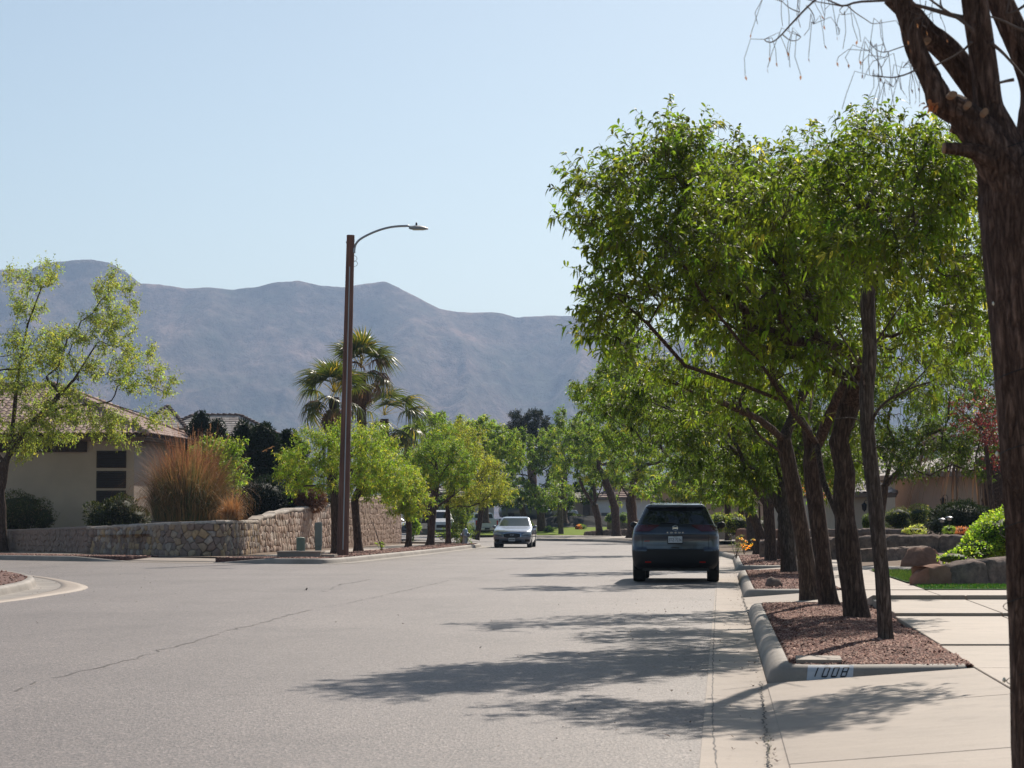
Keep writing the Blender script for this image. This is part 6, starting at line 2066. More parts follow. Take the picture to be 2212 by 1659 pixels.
# ------------------------------------------------------------------ 1008 stencilled on the kerb return of the near island
def kerb_number():
    def P(u, v, e):   # u along the kerb return (offset o_), v up its sloping face, e outward; follows the kerb profile
        # profile points (outward distance from the kerb foot, height)
        prof = [(0.0, -0.03), (0.02, 0.03), (0.038, 0.080), (0.062, 0.116), (0.10, 0.138), (0.16, 0.146), (0.19, 0.143)]
        Ls = [0]
        for i in range(len(prof) - 1): Ls.append(Ls[-1] + math.hypot(prof[i + 1][0] - prof[i][0], prof[i + 1][1] - prof[i][1]))
        i = 0
        while i < len(prof) - 2 and Ls[i + 1] < v: i += 1
        t = (v - Ls[i]) / (Ls[i + 1] - Ls[i])
        d = prof[i][0] + (prof[i + 1][0] - prof[i][0]) * t; z = prof[i][1] + (prof[i + 1][1] - prof[i][1]) * t
        dx, dz = prof[i + 1][0] - prof[i][0], prof[i + 1][1] - prof[i][1]; L = math.hypot(dx, dz)
        y = 19.25 + (float(np.interp(u, [0.91, 1.2, 2.1], [0, 0.03, 0.12])) if u >= 0.91 else 0.45 - math.sqrt(0.45 ** 2 - (0.91 - u) ** 2))
        p = street(u, y + d - e * dz / L, z + e * dx / L)
        return p
    root = empty('painted_kerb_number', P(0.95, 0.08, 0), 0, 'house number 1008 in dark stencil digits on a white painted kerb patch', 'kerb number')
    off = Vector(root.location)
    u0, u1, v0, v1 = 0.78, 1.15, 0.060, 0.215
    mb = MB(); vs = []; n, m = 8, 8
    for i in range(n + 1):
        for j in range(m + 1):
            v = v0 + (v1 - v0) * j / m
            vs.append(P(u0 + (u1 - u0) * i / n + 0.10 * (v - v0), v, 0.004) - off)
    mb.add(vs, [(i * (m + 1) + j, (i + 1) * (m + 1) + j, (i + 1) * (m + 1) + j + 1, i * (m + 1) + j + 1) for i in range(n) for j in range(m)])
    mb.build('white_patch', M['white_paint'], root, True)
    segs = {'1': [((0.5, 0), (0.5, 1))], '0': [((0, 0), (0, 1)), ((0, 1), (1, 1)), ((1, 1), (1, 0)), ((1, 0), (0, 0))], '8': [((0, 0), (0, 1)), ((0, 1), (1, 1)), ((1, 1), (1, 0)), ((1, 0), (0, 0)), ((0, .5), (1, .5))]}
    for k_, ch in enumerate('1008'):
        mb = MB()
        cu = 0.825 + k_ * 0.076
        def Q(a, b): 
            v = 0.090 + 0.080 * b
            return P(cu + 0.040 * a + 0.030 * b, v, 0.007) - off
        for (a, b) in segs[ch]:
            (x0, y0), (x1, y1) = a, b
            L = math.hypot(x1 - x0, y1 - y0); nx_, ny_ = -(y1 - y0) / L, (x1 - x0) / L
            wd = 0.12 if nx_ else 0.08
            n = 5; vs = []
            for i in range(n + 1):
                t = i / n
                x, y = x0 + (x1 - x0) * t, y0 + (y1 - y0) * t
                vs += [Q(x + nx_ * wd, y + ny_ * 0.08), Q(x - nx_ * wd, y - ny_ * 0.08)]
            mb.add(vs, [(2 * i, 2 * i + 1, 2 * i + 3, 2 * i + 2) for i in range(n)])
        o = mb.build('digit', M['black_paint'], root)
kerb_number()
# water meter lid in the gravel
b = gp(1768, 1417, 0.19)
root = empty('meter_lid', (b.x, b.y, 0.150), R(-6), 'pale flat meter-box lid lying in the red gravel of the near island', 'meter lid')
mb = MB(); mb.box((0, 0, 0.012), (0.37, 0.62, 0.03)); mb.build('lid', M['concrete'], root)
# ------------------------------------------------------------------ path lights and wall lanterns
def path_light(label, p, h=0.42, s=1.0, group='mushroom path lights'):
    root = empty('path_light', p, 0, label, 'path light', group)
    mb = MB(); mb.tube([(0, 0, 0), (0, 0, h * 0.6)], 0.014 * s, 6); mb.build('stake', M['black'], root)
    mb = MB(); mb.lathe([(0.04 * s, h * 0.6), (0.055 * s, h * 0.65), (0.06 * s, h * 0.86)], k=10); mb.build('lamp_glass', M['lampglass'], root, True)
    mb = MB(); mb.lathe([(0.105 * s, h * 0.86), (0.10 * s, h * 0.89), (0.05 * s, h * 0.98), (0.01, h)], k=12); mb.build('cap', M['steel'], root, True)
for x, y, Y, lb in ((2035, 1142, 68, 'left of the pair of path lights before the juniper mound'), (2051, 1138, 68.5, 'right, taller one of the pair of path lights before the juniper mound'), (2129, 1137, 68, 'path light at the top edge of the bright green ground cover')):
    path_light(lb, at(x, y, Y), 0.30, 1.1)
for x, y, lb in ((1792, 1202, 'path light on the grass edge, left one beside the second trunk group'), (1803, 1200, 'path light beside the sidewalk, right one, partly behind a trunk')):
    p = gp(x, y, 0.15); path_light(lb, p, 0.36, 1.0)
def lantern(label, p, h=0.44):
    root = empty('wall_lantern', p, 0, label, 'wall lantern')
    mb = MB(); mb.lathe([(0.02, -h * 0.5), (0.05, -h * 0.40), (0.085, -h * 0.32), (0.11, h * 0.12), (0.125, h * 0.15)], k=6); mb.build('cage', M['wrought'], root)
    mb = MB(); mb.lathe([(0.06, -h * 0.28), (0.085, h * 0.10)], k=6); mb.build('lantern_glass', M['lampglass'], root)
    mb = MB(); mb.lathe([(0.13, h * 0.14), (0.06, h * 0.30), (0.015, h * 0.36), (0.02, h * 0.42), (0.005, h * 0.46)], k=6); mb.build('hood', M['wrought'], root)
    mb = MB(); mb.tube([(0, 0, h * 0.44), (0.05, 0, h * 0.60), (0.15, 0.03, h * 0.58), (0.2, 0.04, h * 0.35), (0.2, 0.06, -h * 0.1)], 0.012, 6); mb.build('bracket', M['wrought'], root, True)
lantern('black wall lantern beside the slim grey trunk on the right', at(1867, 1094, 99.3))
lantern('black wall lantern under the orange-tan house eave', at(2037, 1082, 95.5), 0.4)
# white post between the trunks
p = gp(1707, 1208, 0.15)
p = at(1706, 1165, 84)
for (x, lb) in ((1690, 'left slim white post seen between the right-hand trunks'), (1700.5, 'right slim white post seen between the right-hand trunks')):
    q = at(x, 1168, 86)
    root = empty('white_post', (q.x, q.y, 0.5), 0, lb, 'post', 'white porch posts')
    mb = MB(); mb.box((0, 0, 0.95), (0.06 if x < 1695 else 0.11, 0.1, 1.9)); mb.build('shaft', M['stucco5'], root)
    mb = MB(); mb.box((0, 0, 0.04), (0.16, 0.16, 0.08)); mb.build('foot', M['stucco5'], root)
# ------------------------------------------------------------------ vegetation
def bl(x, y, Y, rx, rz, rd=None, wgt=1.0):
    c = at(x, y, Y); s = m_per_px(Y)
    return (c.x, c.y, c.z, rx * s, (rd if rd is not None else rx * s), rz * s, wgt)
def tp(Y, *pts):
    """trunk line through photo points at one distance (or (x,y,Y) triples)"""
    return [tuple(at(p[0], p[1], p[2] if len(p) > 2 else Y)) for p in pts]
ash = (0.064, 0.092, 0.012)
# four trunks on the near island -----------------------------------
G1 = 'trees on the near gravel island'
Y3 = 27.9
tree('dark forked island tree, third trunk from the street side, spreading wide over the road',
     [tp(Y3, (1853, 1372), (1852, 1340), (1838, 1240), (1829, 1160), (1822, 1085)),
      tp(Y3, (1829, 1160), (1808, 1110, 28.2), (1778, 1040, 28.6), (1765, 960, 29.0), (1750, 890, 29.2)),
      tp(Y3, (1822, 1085), (1826, 1020), (1812, 950), (1835, 880), (1860, 800, 27.5)),
      tp(Y3, (1812, 950), (1880, 895, 27.6), (1960, 850, 27.4), (2030, 815, 27.2)),
      tp(Y3, (1765, 960, 29), (1700, 870, 27.5), (1640, 780, 26.4), (1600, 740, 25.8), (1520, 640, 25.0), (1430, 500, 24.6)),
      tp(Y3, (1700, 870, 27.5), (1600, 830, 26.6), (1480, 790, 25.8), (1400, 700, 25.2), (1330, 640, 24.6))],
     [bl(1330, 480, 24.6, 115, 110, 1.2), bl(1420, 380, 25.0, 100, 80, 1.3), bl(1530, 400, 26.0, 140, 105, 1.8), bl(1460, 560, 25.2, 170, 120, 1.6), bl(1650, 440, 27, 120, 95, 1.8),
      bl(1620, 600, 27, 170, 130, 1.8), bl(1350, 650, 25, 90, 70, 1.1), bl(1780, 500, 27.5, 120, 110, 1.6), bl(1700, 720, 27, 160, 80, 1.6)],
     0.135, 3, G1, name='ash_tree', ntips=430, leaves=37000, leaf=(0.105, 0.026), col=ash, fine=True, clump=8, twig=0.34, bark=M['bark'], k=7, w=0.25, seg=0.3, tip_r=0.0042, droop=0.45, spread=0.7, flare=1.75)
tree('leaning island tree between the forked trunk and the reddish trunk, second from the street side',
     [tp(32.0, (1798, 1338), (1790, 1300), (1776, 1200), (1763, 1100), (1752, 1000), (1742, 930)),
      tp(32.0, (1752, 1000), (1790, 900, 31.6), (1830, 820, 31.2), (1880, 700, 31), (1900, 560, 31)),
      tp(32.0, (1742, 930), (1700, 860, 32.2), (1650, 800, 32.0), (1590, 700, 31.4)),
      tp(32.0, (1742, 930), (1760, 820, 33), (1770, 700, 33.4), (1740, 560, 33.6))],
     [bl(1900, 400, 31, 110, 100, 1.5), bl(1880, 300, 31, 45, 70, .7), bl(1740, 340, 32, 45, 80, .6), bl(2010, 430, 31, 110, 120, 1.5), bl(1760, 560, 32.5, 150, 130, 1.8), bl(1950, 600, 31, 150, 130, 1.8), bl(1620, 760, 32, 120, 70, 1.4), bl(2060, 620, 31, 70, 140, 1.2)],
     0.112, 4, G1, name='ash_tree', ntips=270, leaves=21000, leaf=(0.11, 0.027), col=ash, fine=True, clump=8, twig=0.36, bark=M['bark'], k=7, w=0.25, seg=0.32, tip_r=0.0042, droop=0.45, spread=0.7, flare=1.75)
tree('reddish-brown island tree nearest the street, with a pale sawn stub at its fork',
     [tp(37.2, (1756, 1308), (1748, 1270), (1735, 1170), (1715, 1060), (1700, 985), (1693, 950)),
      tp(37.2, (1693, 950), (1640, 905, 36.6), (1560, 870, 36), (1500, 850, 35.4), (1420, 800, 35)),
      tp(37.2, (1693, 950), (1720, 880, 37.6), (1770, 780, 38), (1800, 640, 38)),
      tp(37.2, (1700, 985), (1650, 950, 36.8), (1580, 925, 36.4), (1560, 880, 36.2))],
     [bl(1420, 740, 35, 150, 80, 1.8), bl(1540, 830, 36, 140, 60, 1.8), bl(1330, 700, 35, 70, 60, 1.0), bl(1620, 690, 37, 150, 90, 2), bl(1820, 700, 38, 170, 120, 2), bl(2000, 760, 38, 150, 90, 2)],
     0.13, 5, G1, name='ash_tree', ntips=220, leaves=15500, leaf=(0.112, 0.028), col=ash, fine=True, clump=8, twig=0.34, bark=M['bark'], k=6, w=0.25, seg=0.32, tip_r=0.0042, droop=0.45, spread=0.7, flare=1.75)
# slim, mostly bare tree nearest the camera on that island
Y4 = 22.8
slim = tree('slim grey-barked tree nearest on the island, its lower twigs bare and its crown high up',
     [tp(Y4, (1919, 1421), (1914, 1370), (1906, 1250), (1893, 1120), (1882, 1020), (1874, 930), (1871, 850), (1880, 760), (1874, 650), (1885, 540), (1900, 420))],
     [bl(1760, 430, 21.6, 110, 80, 1.0), bl(1900, 370, 21.2, 110, 80, 1.2), bl(2010, 440, 21.0, 100, 100, 1.1), bl(2080, 640, 21.0, 70, 130, 0.9), bl(1640, 440, 22.0, 90, 70, 0.9), bl(1880, 500, 20.4, 120, 90, 0.8), bl(2030, 360, 20.6, 70, 60, 0.8)],
     0.072, 6, G1, name='ash_tree', ntips=190, leaves=13500, leaf=(0.095, 0.024), col=ash, fine=True, clump=8, twig=0.32, bark=M['bark_grey'], k=6, w=0.25, seg=0.24, tip_r=0.0032, flare=1.25, droop=0.45, spread=0.7, a0=0.8)
for pts, r0 in (([(1874, 930), (1900, 875, 22.7), (1960, 840, 22.5), (2010, 825, 22.4)], .020), ([(1960, 840, 22.5), (2000, 800, 22.4), (2020, 770, 22.3)], .009), ([(1871, 850), (1830, 800, 22.9), (1790, 765, 23)], .014),
                ([(1871, 850), (1860, 790, 22.6), (1820, 730, 22.5), (1800, 690, 22.4)], .014), ([(1880, 760), (1925, 690, 22.7), (1960, 640, 22.6)], .013), ([(1882, 1020), (1850, 990, 22.7), (1835, 1010, 22.7)], .008), ([(1874, 930), (1850, 900, 22.9), (1800, 905, 23)], .010),
                ([(1900, 875, 22.7), (1925, 900, 22.6), (1950, 890, 22.6), (1962, 930, 22.6)], .006), ([(1878, 980), (1900, 960, 22.7), (1940, 985, 22.6)], .007), ([(1860, 790, 22.6), (1835, 790, 22.6), (1815, 830, 22.6)], .005), ([(1930, 855, 22.6), (1950, 800, 22.5), (1945, 760, 22.5)], .007)):
    P_ = smooth_path([Vector(q) - slim.location for q in tp(Y4, *pts)], 2)
    mb = MB(); mb.tube(P_, [r0 * (1 - 0.75 * i / (len(P_) - 1)) for i in range(len(P_))], 7)
    mb.build('bare_twig', M['bark_grey'], slim, True)
# foreground tree -------------------------------------------------
def foreground_tree():
    YF = 10.6
    s = m_per_px(YF)
    def q(x, y, Y=YF): return np.array(at(x, y, Y))
    base = np.array([at(2302, 1700, YF).x, YF, 0.1])
    root = empty('foreground_tree', base, 0, 'big rough-barked tree filling the right edge, forking into thick bare limbs with string lights', 'tree')
    limbs = [  # (points, radii in px, name)
        ([(2305, 1790), (2296, 1659), (2283, 1450), (2272, 1200), (2262, 950), (2246, 700), (2232, 520), (2214, 420), (2190, 350)], [128, 112, 106, 104, 106, 108, 112, 108, 84], 'trunk', YF),
        ([(2205, 430), (2160, 350), (2118, 290), (2075, 245), (2036, 222), (2022, 192), (2004, 158), (1978, 107), (1962, 53), (1949, 0), (1935, -90)], [60, 54, 45, 36, 33, 28, 24, 23, 22, 23, 22], 'limb', YF - 0.08),
        ([(2185, 380), (2160, 300), (2136, 232), (2128, 160), (2118, 90), (2110, 40), (2100, -30), (2090, -110)], [64, 44, 32, 30, 29, 29, 28, 27], 'limb', YF + 0.02),
        ([(2160, 290), (2130, 225), (2086, 160), (2048, 112), (2003, 72), (1970, 32), (1925, -10)], [34, 32, 31, 30, 28, 26, 24], 'limb', YF + 0.28),
        ([(2238, 430), (2238, 340), (2240, 260), (2238, 190), (2214, 120), (2182, 50), (2152, -20), (2135, -90)], [76, 54, 44, 37, 33, 31, 29, 28], 'limb', YF + 0.42),
        ([(2150, 345), (2105, 328), (2070, 322), (2042, 320)], [30, 17, 14, 13], 'stub', YF - 0.15),
        ([(2150, 310), (2115, 298), (2085, 288), (2058, 280)], [22, 14, 11, 8], 'stub', YF - 0.05)]
    for li, (pts, rr, nm, Yl) in enumerate(limbs):
        P = [Vector(q(x, y, Yl)) for x, y in pts]
        # finer, smoothed
        dense = []; rad = []
        sub = 10
        for i in range(len(P) - 1):
            p0 = P[max(i - 1, 0)]; p1 = P[i]; p2 = P[i + 1]; p3 = P[min(i + 2, len(P) - 1)]
            for j in range(sub):
                t = j / sub
                dense.append(0.5 * ((2 * p1) + (p2 - p0) * t + (2 * p0 - 5 * p1 + 4 * p2 - p3) * t * t + (3 * p1 - p0 - 3 * p2 + p3) * t ** 3))
                rad.append((rr[i] + (rr[i + 1] - rr[i]) * t) * s)
        dense.append(P[-1]); rad.append(rr[-1] * s)
        k = 40 if nm == 'trunk' else 26
        vs = []; ref = Vector((1, 0, 0.2))
        for i, p in enumerate(dense):
            d = (dense[min(i + 1, len(dense) - 1)] - dense[max(i - 1, 0)]).normalized()
            u = (ref - d * ref.dot(d)).normalized(); v = d.cross(u); ref = u
            for j in range(k):
                a = 2 * math.pi * j / k
                n_ = u * math.cos(a) + v * math.sin(a)
                L = i * 0.035
                fur = abs(mnoise.noise(Vector((math.cos(a) * 5.5, math.sin(a) * 5.5, L * 0.55 + li * 7)))) + 0.4 * abs(mnoise.noise(Vector((math.cos(a) * 13, math.sin(a) * 13, L * 1.6 + li * 3))))
                big = mnoise.noise(Vector((math.cos(a) * 1.2, math.sin(a) * 1.2, L * 1.3 + li)))
                r_ = rad[i] * (1 + 0.06 * big) - 0.028 * (1 - min(1, fur * 3.0)) * min(1, rad[i] / 0.08)
                vs.append(p + n_ * r_ - Vector(base))
        n = len(dense)
        fs = [(i * k + j, i * k + (j + 1) % k, (i + 1) * k + (j + 1) % k, (i + 1) * k + j) for i in range(n - 1) for j in range(k)]
        fs.append(tuple(range((n - 1) * k, n * k)))
        mb = MB(); mb.add(vs, fs)
        o = mb.build(nm, M['bark_near'], root, True)
        if nm == 'stub':
            m2 = MB(); d = (dense[-1] - dense[-2]).normalized()
            m2.tube([dense[-1] - Vector(base) + d * 0.001, dense[-1] - Vector(base) + d * 0.012], rad[-1] * 0.9, 14)
            m2.build('sawn_end', M['cutwood'], o)
    # sawn scars
    for (x, y, Y, r1, r2) in ((2058, 204, YF - 0.24, 9, 7), (2092, 226, YF - 0.27, 6, 7), (2128, 242, YF - 0.29, 6, 8), (2003, 87, YF + 0.14, 8, 6)):
        c = Vector(q(x, y, Y)) - Vector(base)
        mb = MB(); k = 14
        vs = [c + Vector((r1 * s * math.cos(2 * math.pi * j / k) * (1 + 0.1 * (j % 2)), -0.012, r2 * s * math.sin(2 * math.pi * j / k))) for j in range(k)]
        vs2 = [v + Vector((0, 0.07, 0)) for v in vs]
        mb.add(vs + vs2, [tuple(range(k - 1, -1, -1))] + [(j, (j + 1) % k, k + (j + 1) % k, k + j) for j in range(k)])
        mb.build('sawn_scar', M['cutwood'], root)
    # thin twigs with hanging seed stalks at the upper left
    rng = np.random.default_rng(8)
    twigs = [([(1925, 0), (1890, 2), (1850, 4), (1822, 14), (1806, 8), (1780, -4)], 4.5), ([(1822, 14), (1790, 8), (1760, 3), (1735, -3)], 2.2), ([(1830, 12), (1848, 28), (1870, 42), (1884, 52), (1900, 50)], 2.0),
             ([(1820, 14), (1812, 24), (1822, 32)], 1.5), ([(1775, -12), (1745, 14), (1722, 38), (1700, 62), (1684, 80), (1668, 92), (1655, 90), (1651, 85)], 3.2), ([(1690, 74), (1706, 88), (1722, 88), (1730, 80)], 1.8),
             ([(1726, 26), (1706, 18), (1690, 4)], 2.0), ([(1742, 12), (1752, 22), (1760, 38), (1757, 52)], 2.0), ([(1980, 150), (1960, 160), (1932, 168), (1908, 166), (1884, 164)], 3.0),
             ([(1933, 167), (1936, 176), (1930, 188)], 1.6), ([(1906, 165), (1904, 148), (1898, 134), (1878, 110)], 1.8), ([(1904, 146), (1910, 136), (1912, 124)], 1.2), ([(1966, 96), (1945, 102), (1912, 114), (1896, 110), (1886, 102)], 2.0),
             ([(1966, 128), (1958, 138), (1950, 146)], 1.2), ([(2090, 40), (2060, 34), (2020, 22), (1990, 14), (1960, 6)], 9.0), ([(2100, 66), (2080, 46), (2050, 28), (2024, 10), (2000, -8)], 6.0), ([(2040, 26), (2030, 4), (2036, -10)], 3.0),
             ([(2100, 90), (2080, 110), (2050, 128), (2010, 146), (1985, 150)], 4.0), ([(2212, 66), (2190, 58), (2165, 44), (2140, 36)], 6), ([(2140, 92), (2165, 112), (2190, 140), (2216, 170)], 6), ([(2216, 10), (2195, 24), (2172, 32), (2180, 6), (2176, -10)], 5),
             ([(2000, 60), (1990, 50), (1996, 36)], 1.5), ([(2000, 2), (1998, 22), (1992, 34)], 1.5), ([(2190, 172), (2168, 176), (2150, 182)], 6)]
    tg = MB(); sk = []
    ends = []
    for pts, r_ in twigs:
        Yt = YF - 0.1 + rng.uniform(-0.25, 0.25)
        P = smooth_path([Vector(q(x, y, Yt)) - Vector(base) for x, y in pts], 1)
        mb = MB(); mb.tube(P, [r_ * s * (1 - 0.55 * i / (len(P) - 1)) * 0.75 for i in range(len(P))], 6)
        mb.build('twig', M['twig'], root, True)
        if r_ < 5: ends += [P[-1]]
    hang = MB(); seeds = []
    for e in ends:
        for _ in range(4):
            L = rng.uniform(0.04, 0.16); a = rng.uniform(0, 6.28); w_ = rng.uniform(0.02, 0.09)
            p1 = e + Vector((math.cos(a) * w_, math.sin(a) * w_, rng.uniform(-0.01, 0.05))); p2 = e + Vector((math.cos(a) * w_ * 1.5, math.sin(a) * w_, -L * 0.5)); p3 = p2 + Vector((rng.normal(0, 0.012), 0, -L * 0.5))
            hang.tube([e, p1, p2, p3], 0.0016, 3, cap=False)
            if rng.random() < 0.45: seeds.append(p3)
    o = hang.build('seed_stalks', M['twig'], root); o['kind'] = 'stuff'
    b = np.array([tuple(v) for v in seeds]); n = len(b)
    V, F, kk = leaf_arrays(b, np.tile([[0.1, 0, -1.0]], (n, 1)) + rng.normal(0, .2, (n, 3)), rng.normal(size=(n, 3)), np.full(n, 0.028), np.full(n, 0.010), 0.0, 0.2, False)
    o = obj('dry_seeds', npmesh('dry_seeds', V, F, np.tile([[0.10, 0.05, 0.04]], (len(V), 1))), M['leaf'], root); o['kind'] = 'stuff'
    # a few dead leaves caught in the fork
    b = np.array([q(2010 + 14 * rng.normal() * 0.5, 222 + 10 * rng.random(), YF - 0.25) for _ in range(14)]) - base
    V, F, kk = leaf_arrays(b, rng.normal(size=(14, 3)) + np.array([-0.5, 0, -.6]), rng.normal(size=(14, 3)), np.full(14, 0.04), np.full(14, 0.02), 0.3, 0.4, True)
    obj('dead_leaves', npmesh('dead_leaves', V, F, np.tile([[0.20, 0.08, 0.045]], (len(V), 1))), M['leaf'], root)
    # string of little clear bulbs wound round the trunk
    sl = empty('string_lights', base + np.array([0, 0, 0.6]), 0, 'string of tiny clear bulbs wound round the big right-edge tree trunk', 'string lights')
    bo = Vector(base) + Vector((0, 0, 0.6))
    cx = lambda z: np.interp(z, [0.6, 4.0], [at(2292, 1600, YF).x, at(2222, 430, YF).x])
    path = []
    z0_, z1_ = 0.55, at(0, 300, YF).z
    n = 400
    for i in range(n + 1):
        z = z0_ + (z1_ - z0_) * i / n
        a = 2 * math.pi * 7.5 * i / n + 2.0
        r_ = 0.232
        path.append(Vector((cx(z) + r_ * math.cos(a), YF + r_ * math.sin(a), z)) - bo)
    mb = MB(); mb.tube(path, 0.0022, 4); mb.build('cable', M['cable'], sl)
    for i in range(0, n, 9):
        if rng.random() < 0.35: continue
        d = Vector((path[i].x + bo.x - cx(path[i].z + bo.z), path[i].y + bo.y - YF, 0)).normalized()
        p = path[i] + d * 0.012
        mb = MB(); mb.lathe([(0.002, -0.012), (0.008, -0.006), (0.009, 0.0), (0.006, 0.008), (0.002, 0.012)], c=p, k=8); mb.build('bulb', M['bulb'], sl, True)
foreground_tree()

# second island and beyond, right-hand row --------------------------
G2 = 'trees along the right sidewalk'
rowc = (0.046, 0.068, 0.012)
tree('grey-barked tree at the near end of the second gravel island', [tp(52.4, (1707, 1255), (1703, 1200), (1697, 1120), (1690, 1050), (1670, 980)), tp(52.4, (1690, 1050), (1720, 980), (1780, 900)), tp(52.4, (1697, 1120), (1640, 1020), (1560, 950))],
     [bl(1600, 900, 52.4, 150, 70, 2.2), bl(1750, 880, 52.4, 120, 90, 2.2), bl(1790, 1010, 53, 110, 55, 1.8), bl(1600, 1040, 52.4, 80, 36, 1.4), bl(1500, 960, 51, 90, 50, 1.4), bl(1660, 990, 52, 110, 40, 1.6), bl(1340, 850, 51, 95, 55, 1.6), bl(1440, 870, 50.5, 110, 60, 1.8)], 0.17, 11, G2, name='ash_tree', ntips=270, leaves=46000, leaf=(0.12, 0.035), col=rowc, bark=M['bark_grey'], clump=8, droop=0.4, w=0.25, k=6)
tree('black-trunked upright tree just behind the grey trunk on the second island', [tp(66, (1666, 1228), (1664, 1170), (1660, 1090), (1650, 1000)), tp(66, (1660, 1090), (1600, 1000), (1520, 920))],
     [bl(1440, 860, 64, 130, 80, 2.2), bl(1560, 960, 66, 130, 60, 2.2), bl(1370, 800, 64, 90, 60, 1.6), bl(1650, 930, 66, 90, 70, 2)], 0.16, 12, G2, name='ash_tree', ntips=180, leaves=26000, leaf=(0.13, 0.038), col=rowc, clump=8, droop=0.4, w=0.25)
tree('dark trunk between the black one and the grey one on the second island', [tp(69.7, (1689, 1223), (1690, 1150), (1692, 1060), (1700, 1000))],
     [bl(1700, 960, 69.7, 110, 60, 2), bl(1780, 1000, 69.7, 110, 60, 2)], 0.14, 13, G2, name='ash_tree', ntips=100, leaves=12000, leaf=(0.13, 0.04), col=rowc, clump=8)
tree('dark-trunked tree with low hanging foliage beyond the grey car', [tp(93, (1641, 1198), (1642, 1150), (1640, 1090), (1620, 1010)), tp(93, (1642, 1150), (1620, 1100), (1590, 1050))],
     [bl(1330, 840, 90, 95, 50, 2), bl(1400, 920, 92, 120, 60, 2.5), bl(1560, 1010, 90, 110, 45, 2), bl(1620, 1060, 91, 70, 35, 1.6), bl(1500, 950, 93, 90, 60, 2)], 0.2, 14, G2, name='ash_tree', ntips=220, leaves=30000, leaf=(0.16, 0.05), col=(0.06, 0.092, 0.014), clump=8, w=0.25)
tree('reddish trunk far along the right row, behind the yellow flowers', [tp(107, (1624, 1190), (1622, 1130), (1610, 1060))], [bl(1600, 1040, 107, 90, 50, 2), bl(1540, 1060, 107, 60, 30, 2)], 0.2, 15, G2, name='ash_tree', ntips=100, leaves=12000, leaf=(0.17, 0.055), col=(0.07, 0.10, 0.015), bark=M['bark_grey'])
tree('slender far tree right of the grey car mirror', [tp(141, (1573, 1174), (1573, 1120), (1570, 1050))], [bl(1500, 1050, 141, 70, 40, 3), bl(1590, 1060, 138, 60, 35, 2)], 0.19, 16, G2, name='ash_tree', ntips=100, leaves=12000, leaf=(0.2, 0.07), col=(0.075, 0.11, 0.016), yellow=0.1)
tree('second far trunk right of the grey car mirror', [tp(141, (1600, 1174), (1600, 1120), (1606, 1060))], [bl(1640, 1030, 141, 80, 40, 3)], 0.2, 17, G2, name='ash_tree', ntips=50, leaves=5000, leaf=(0.2, 0.07), col=(0.06, 0.09, 0.014))
# street-end trees
G3 = 'trees at the far bend'
tree('light yellow-green tree hanging over the grey car roof, thick trunk behind its left edge', [tp(160, (1366, 1163), (1366, 1120), (1362, 1080), (1380, 1020)), tp(160, (1362, 1080), (1335, 1040), (1320, 1000))],
     [bl(1400, 1010, 158, 85, 60, 3), bl(1480, 1030, 152, 80, 42, 3), bl(1350, 960, 160, 70, 45, 3), bl(1450, 1060, 150, 90, 26, 2)], 0.34, 21, G3, ntips=170, leaves=24000, leaf=(0.22, 0.075), col=(0.085, 0.125, 0.016), yellow=0.08)
tree('forked tree on the far right verge in front of the white house', [tp(176, (1332, 1161), (1330, 1120), (1328, 1095)), tp(176, (1328, 1095), (1316, 1060), (1300, 1020)), tp(176, (1328, 1095), (1340, 1060), (1345, 1020))],
     [bl(1300, 990, 176, 80, 60, 3.5), bl(1270, 920, 176, 80, 60, 3.5), bl(1340, 900, 172, 70, 60, 3)], 0.30, 22, G3, ntips=170, leaves=24000, leaf=(0.22, 0.075), col=(0.060, 0.092, 0.013))
tree('spreading vase-shaped tree on the far lawn edge', [tp(181, (1296, 1161), (1292, 1120), (1284, 1092)), tp(181, (1284, 1092), (1262, 1060), (1250, 1030)), tp(181, (1284, 1092), (1300, 1050), (1305, 1020)), tp(181, (1286, 1095), (1284, 1050), (1282, 1010))],
     [bl(1240, 1010, 181, 55, 45, 3), bl(1290, 1000, 181, 55, 50, 3), bl(1250, 950, 184, 60, 50, 3.5), bl(1330, 1050, 178, 22, 16, 1.5)], 0.26, 23, G3, ntips=140, leaves=17000, leaf=(0.22, 0.075), col=(0.08, 0.12, 0.015), yellow=0.12)
tree('thin young tree standing in the sunlit far lawn', [tp(190, (1212, 1160), (1211, 1110), (1207, 1070), (1205, 1050))], [bl(1205, 1062, 190, 42, 28, 2.2), bl(1215, 1090, 190, 20, 14, 1.2)], 0.2, 24, G3, ntips=40, leaves=2600, leaf=(0.22, 0.08), col=(0.07, 0.10, 0.018), bark=M['bark_grey'])
tree('thin dark stem leaning beside the forked far tree', [tp(178, (1324, 1163), (1325, 1130), (1328, 1105))], [bl(1330, 1085, 178, 14, 14, 1)], 0.12, 25, G3, ntips=10, leaves=300, leaf=(0.2, 0.08), col=(0.06, 0.09, 0.014))
tree('tall dark green tree behind the street lamp side of the bend', [tp(200, (1170, 1160), (1168, 1110), (1160, 1060))], [bl(1130, 1000, 200, 75, 70, 4), bl(1165, 1060, 198, 60, 36, 3.5), bl(1090, 960, 200, 50, 40, 3), bl(1190, 980, 200, 60, 60, 3.5)], 0.35, 26, G3, ntips=180, leaves=26000, leaf=(0.24, 0.085), col=(0.055, 0.085, 0.013))
tree('broad dark tree shading the far parked cars', [tp(212, (1135, 1140), (1130, 1110), (1125, 1080))], [bl(1110, 1075, 210, 60, 26, 3.5), bl(1190, 1075, 214, 60, 26, 3.5), bl(1240, 1065, 218, 50, 26, 3)], 0.3, 27, G3, ntips=130, leaves=18000, leaf=(0.26, 0.09), col=(0.028, 0.045, 0.010))
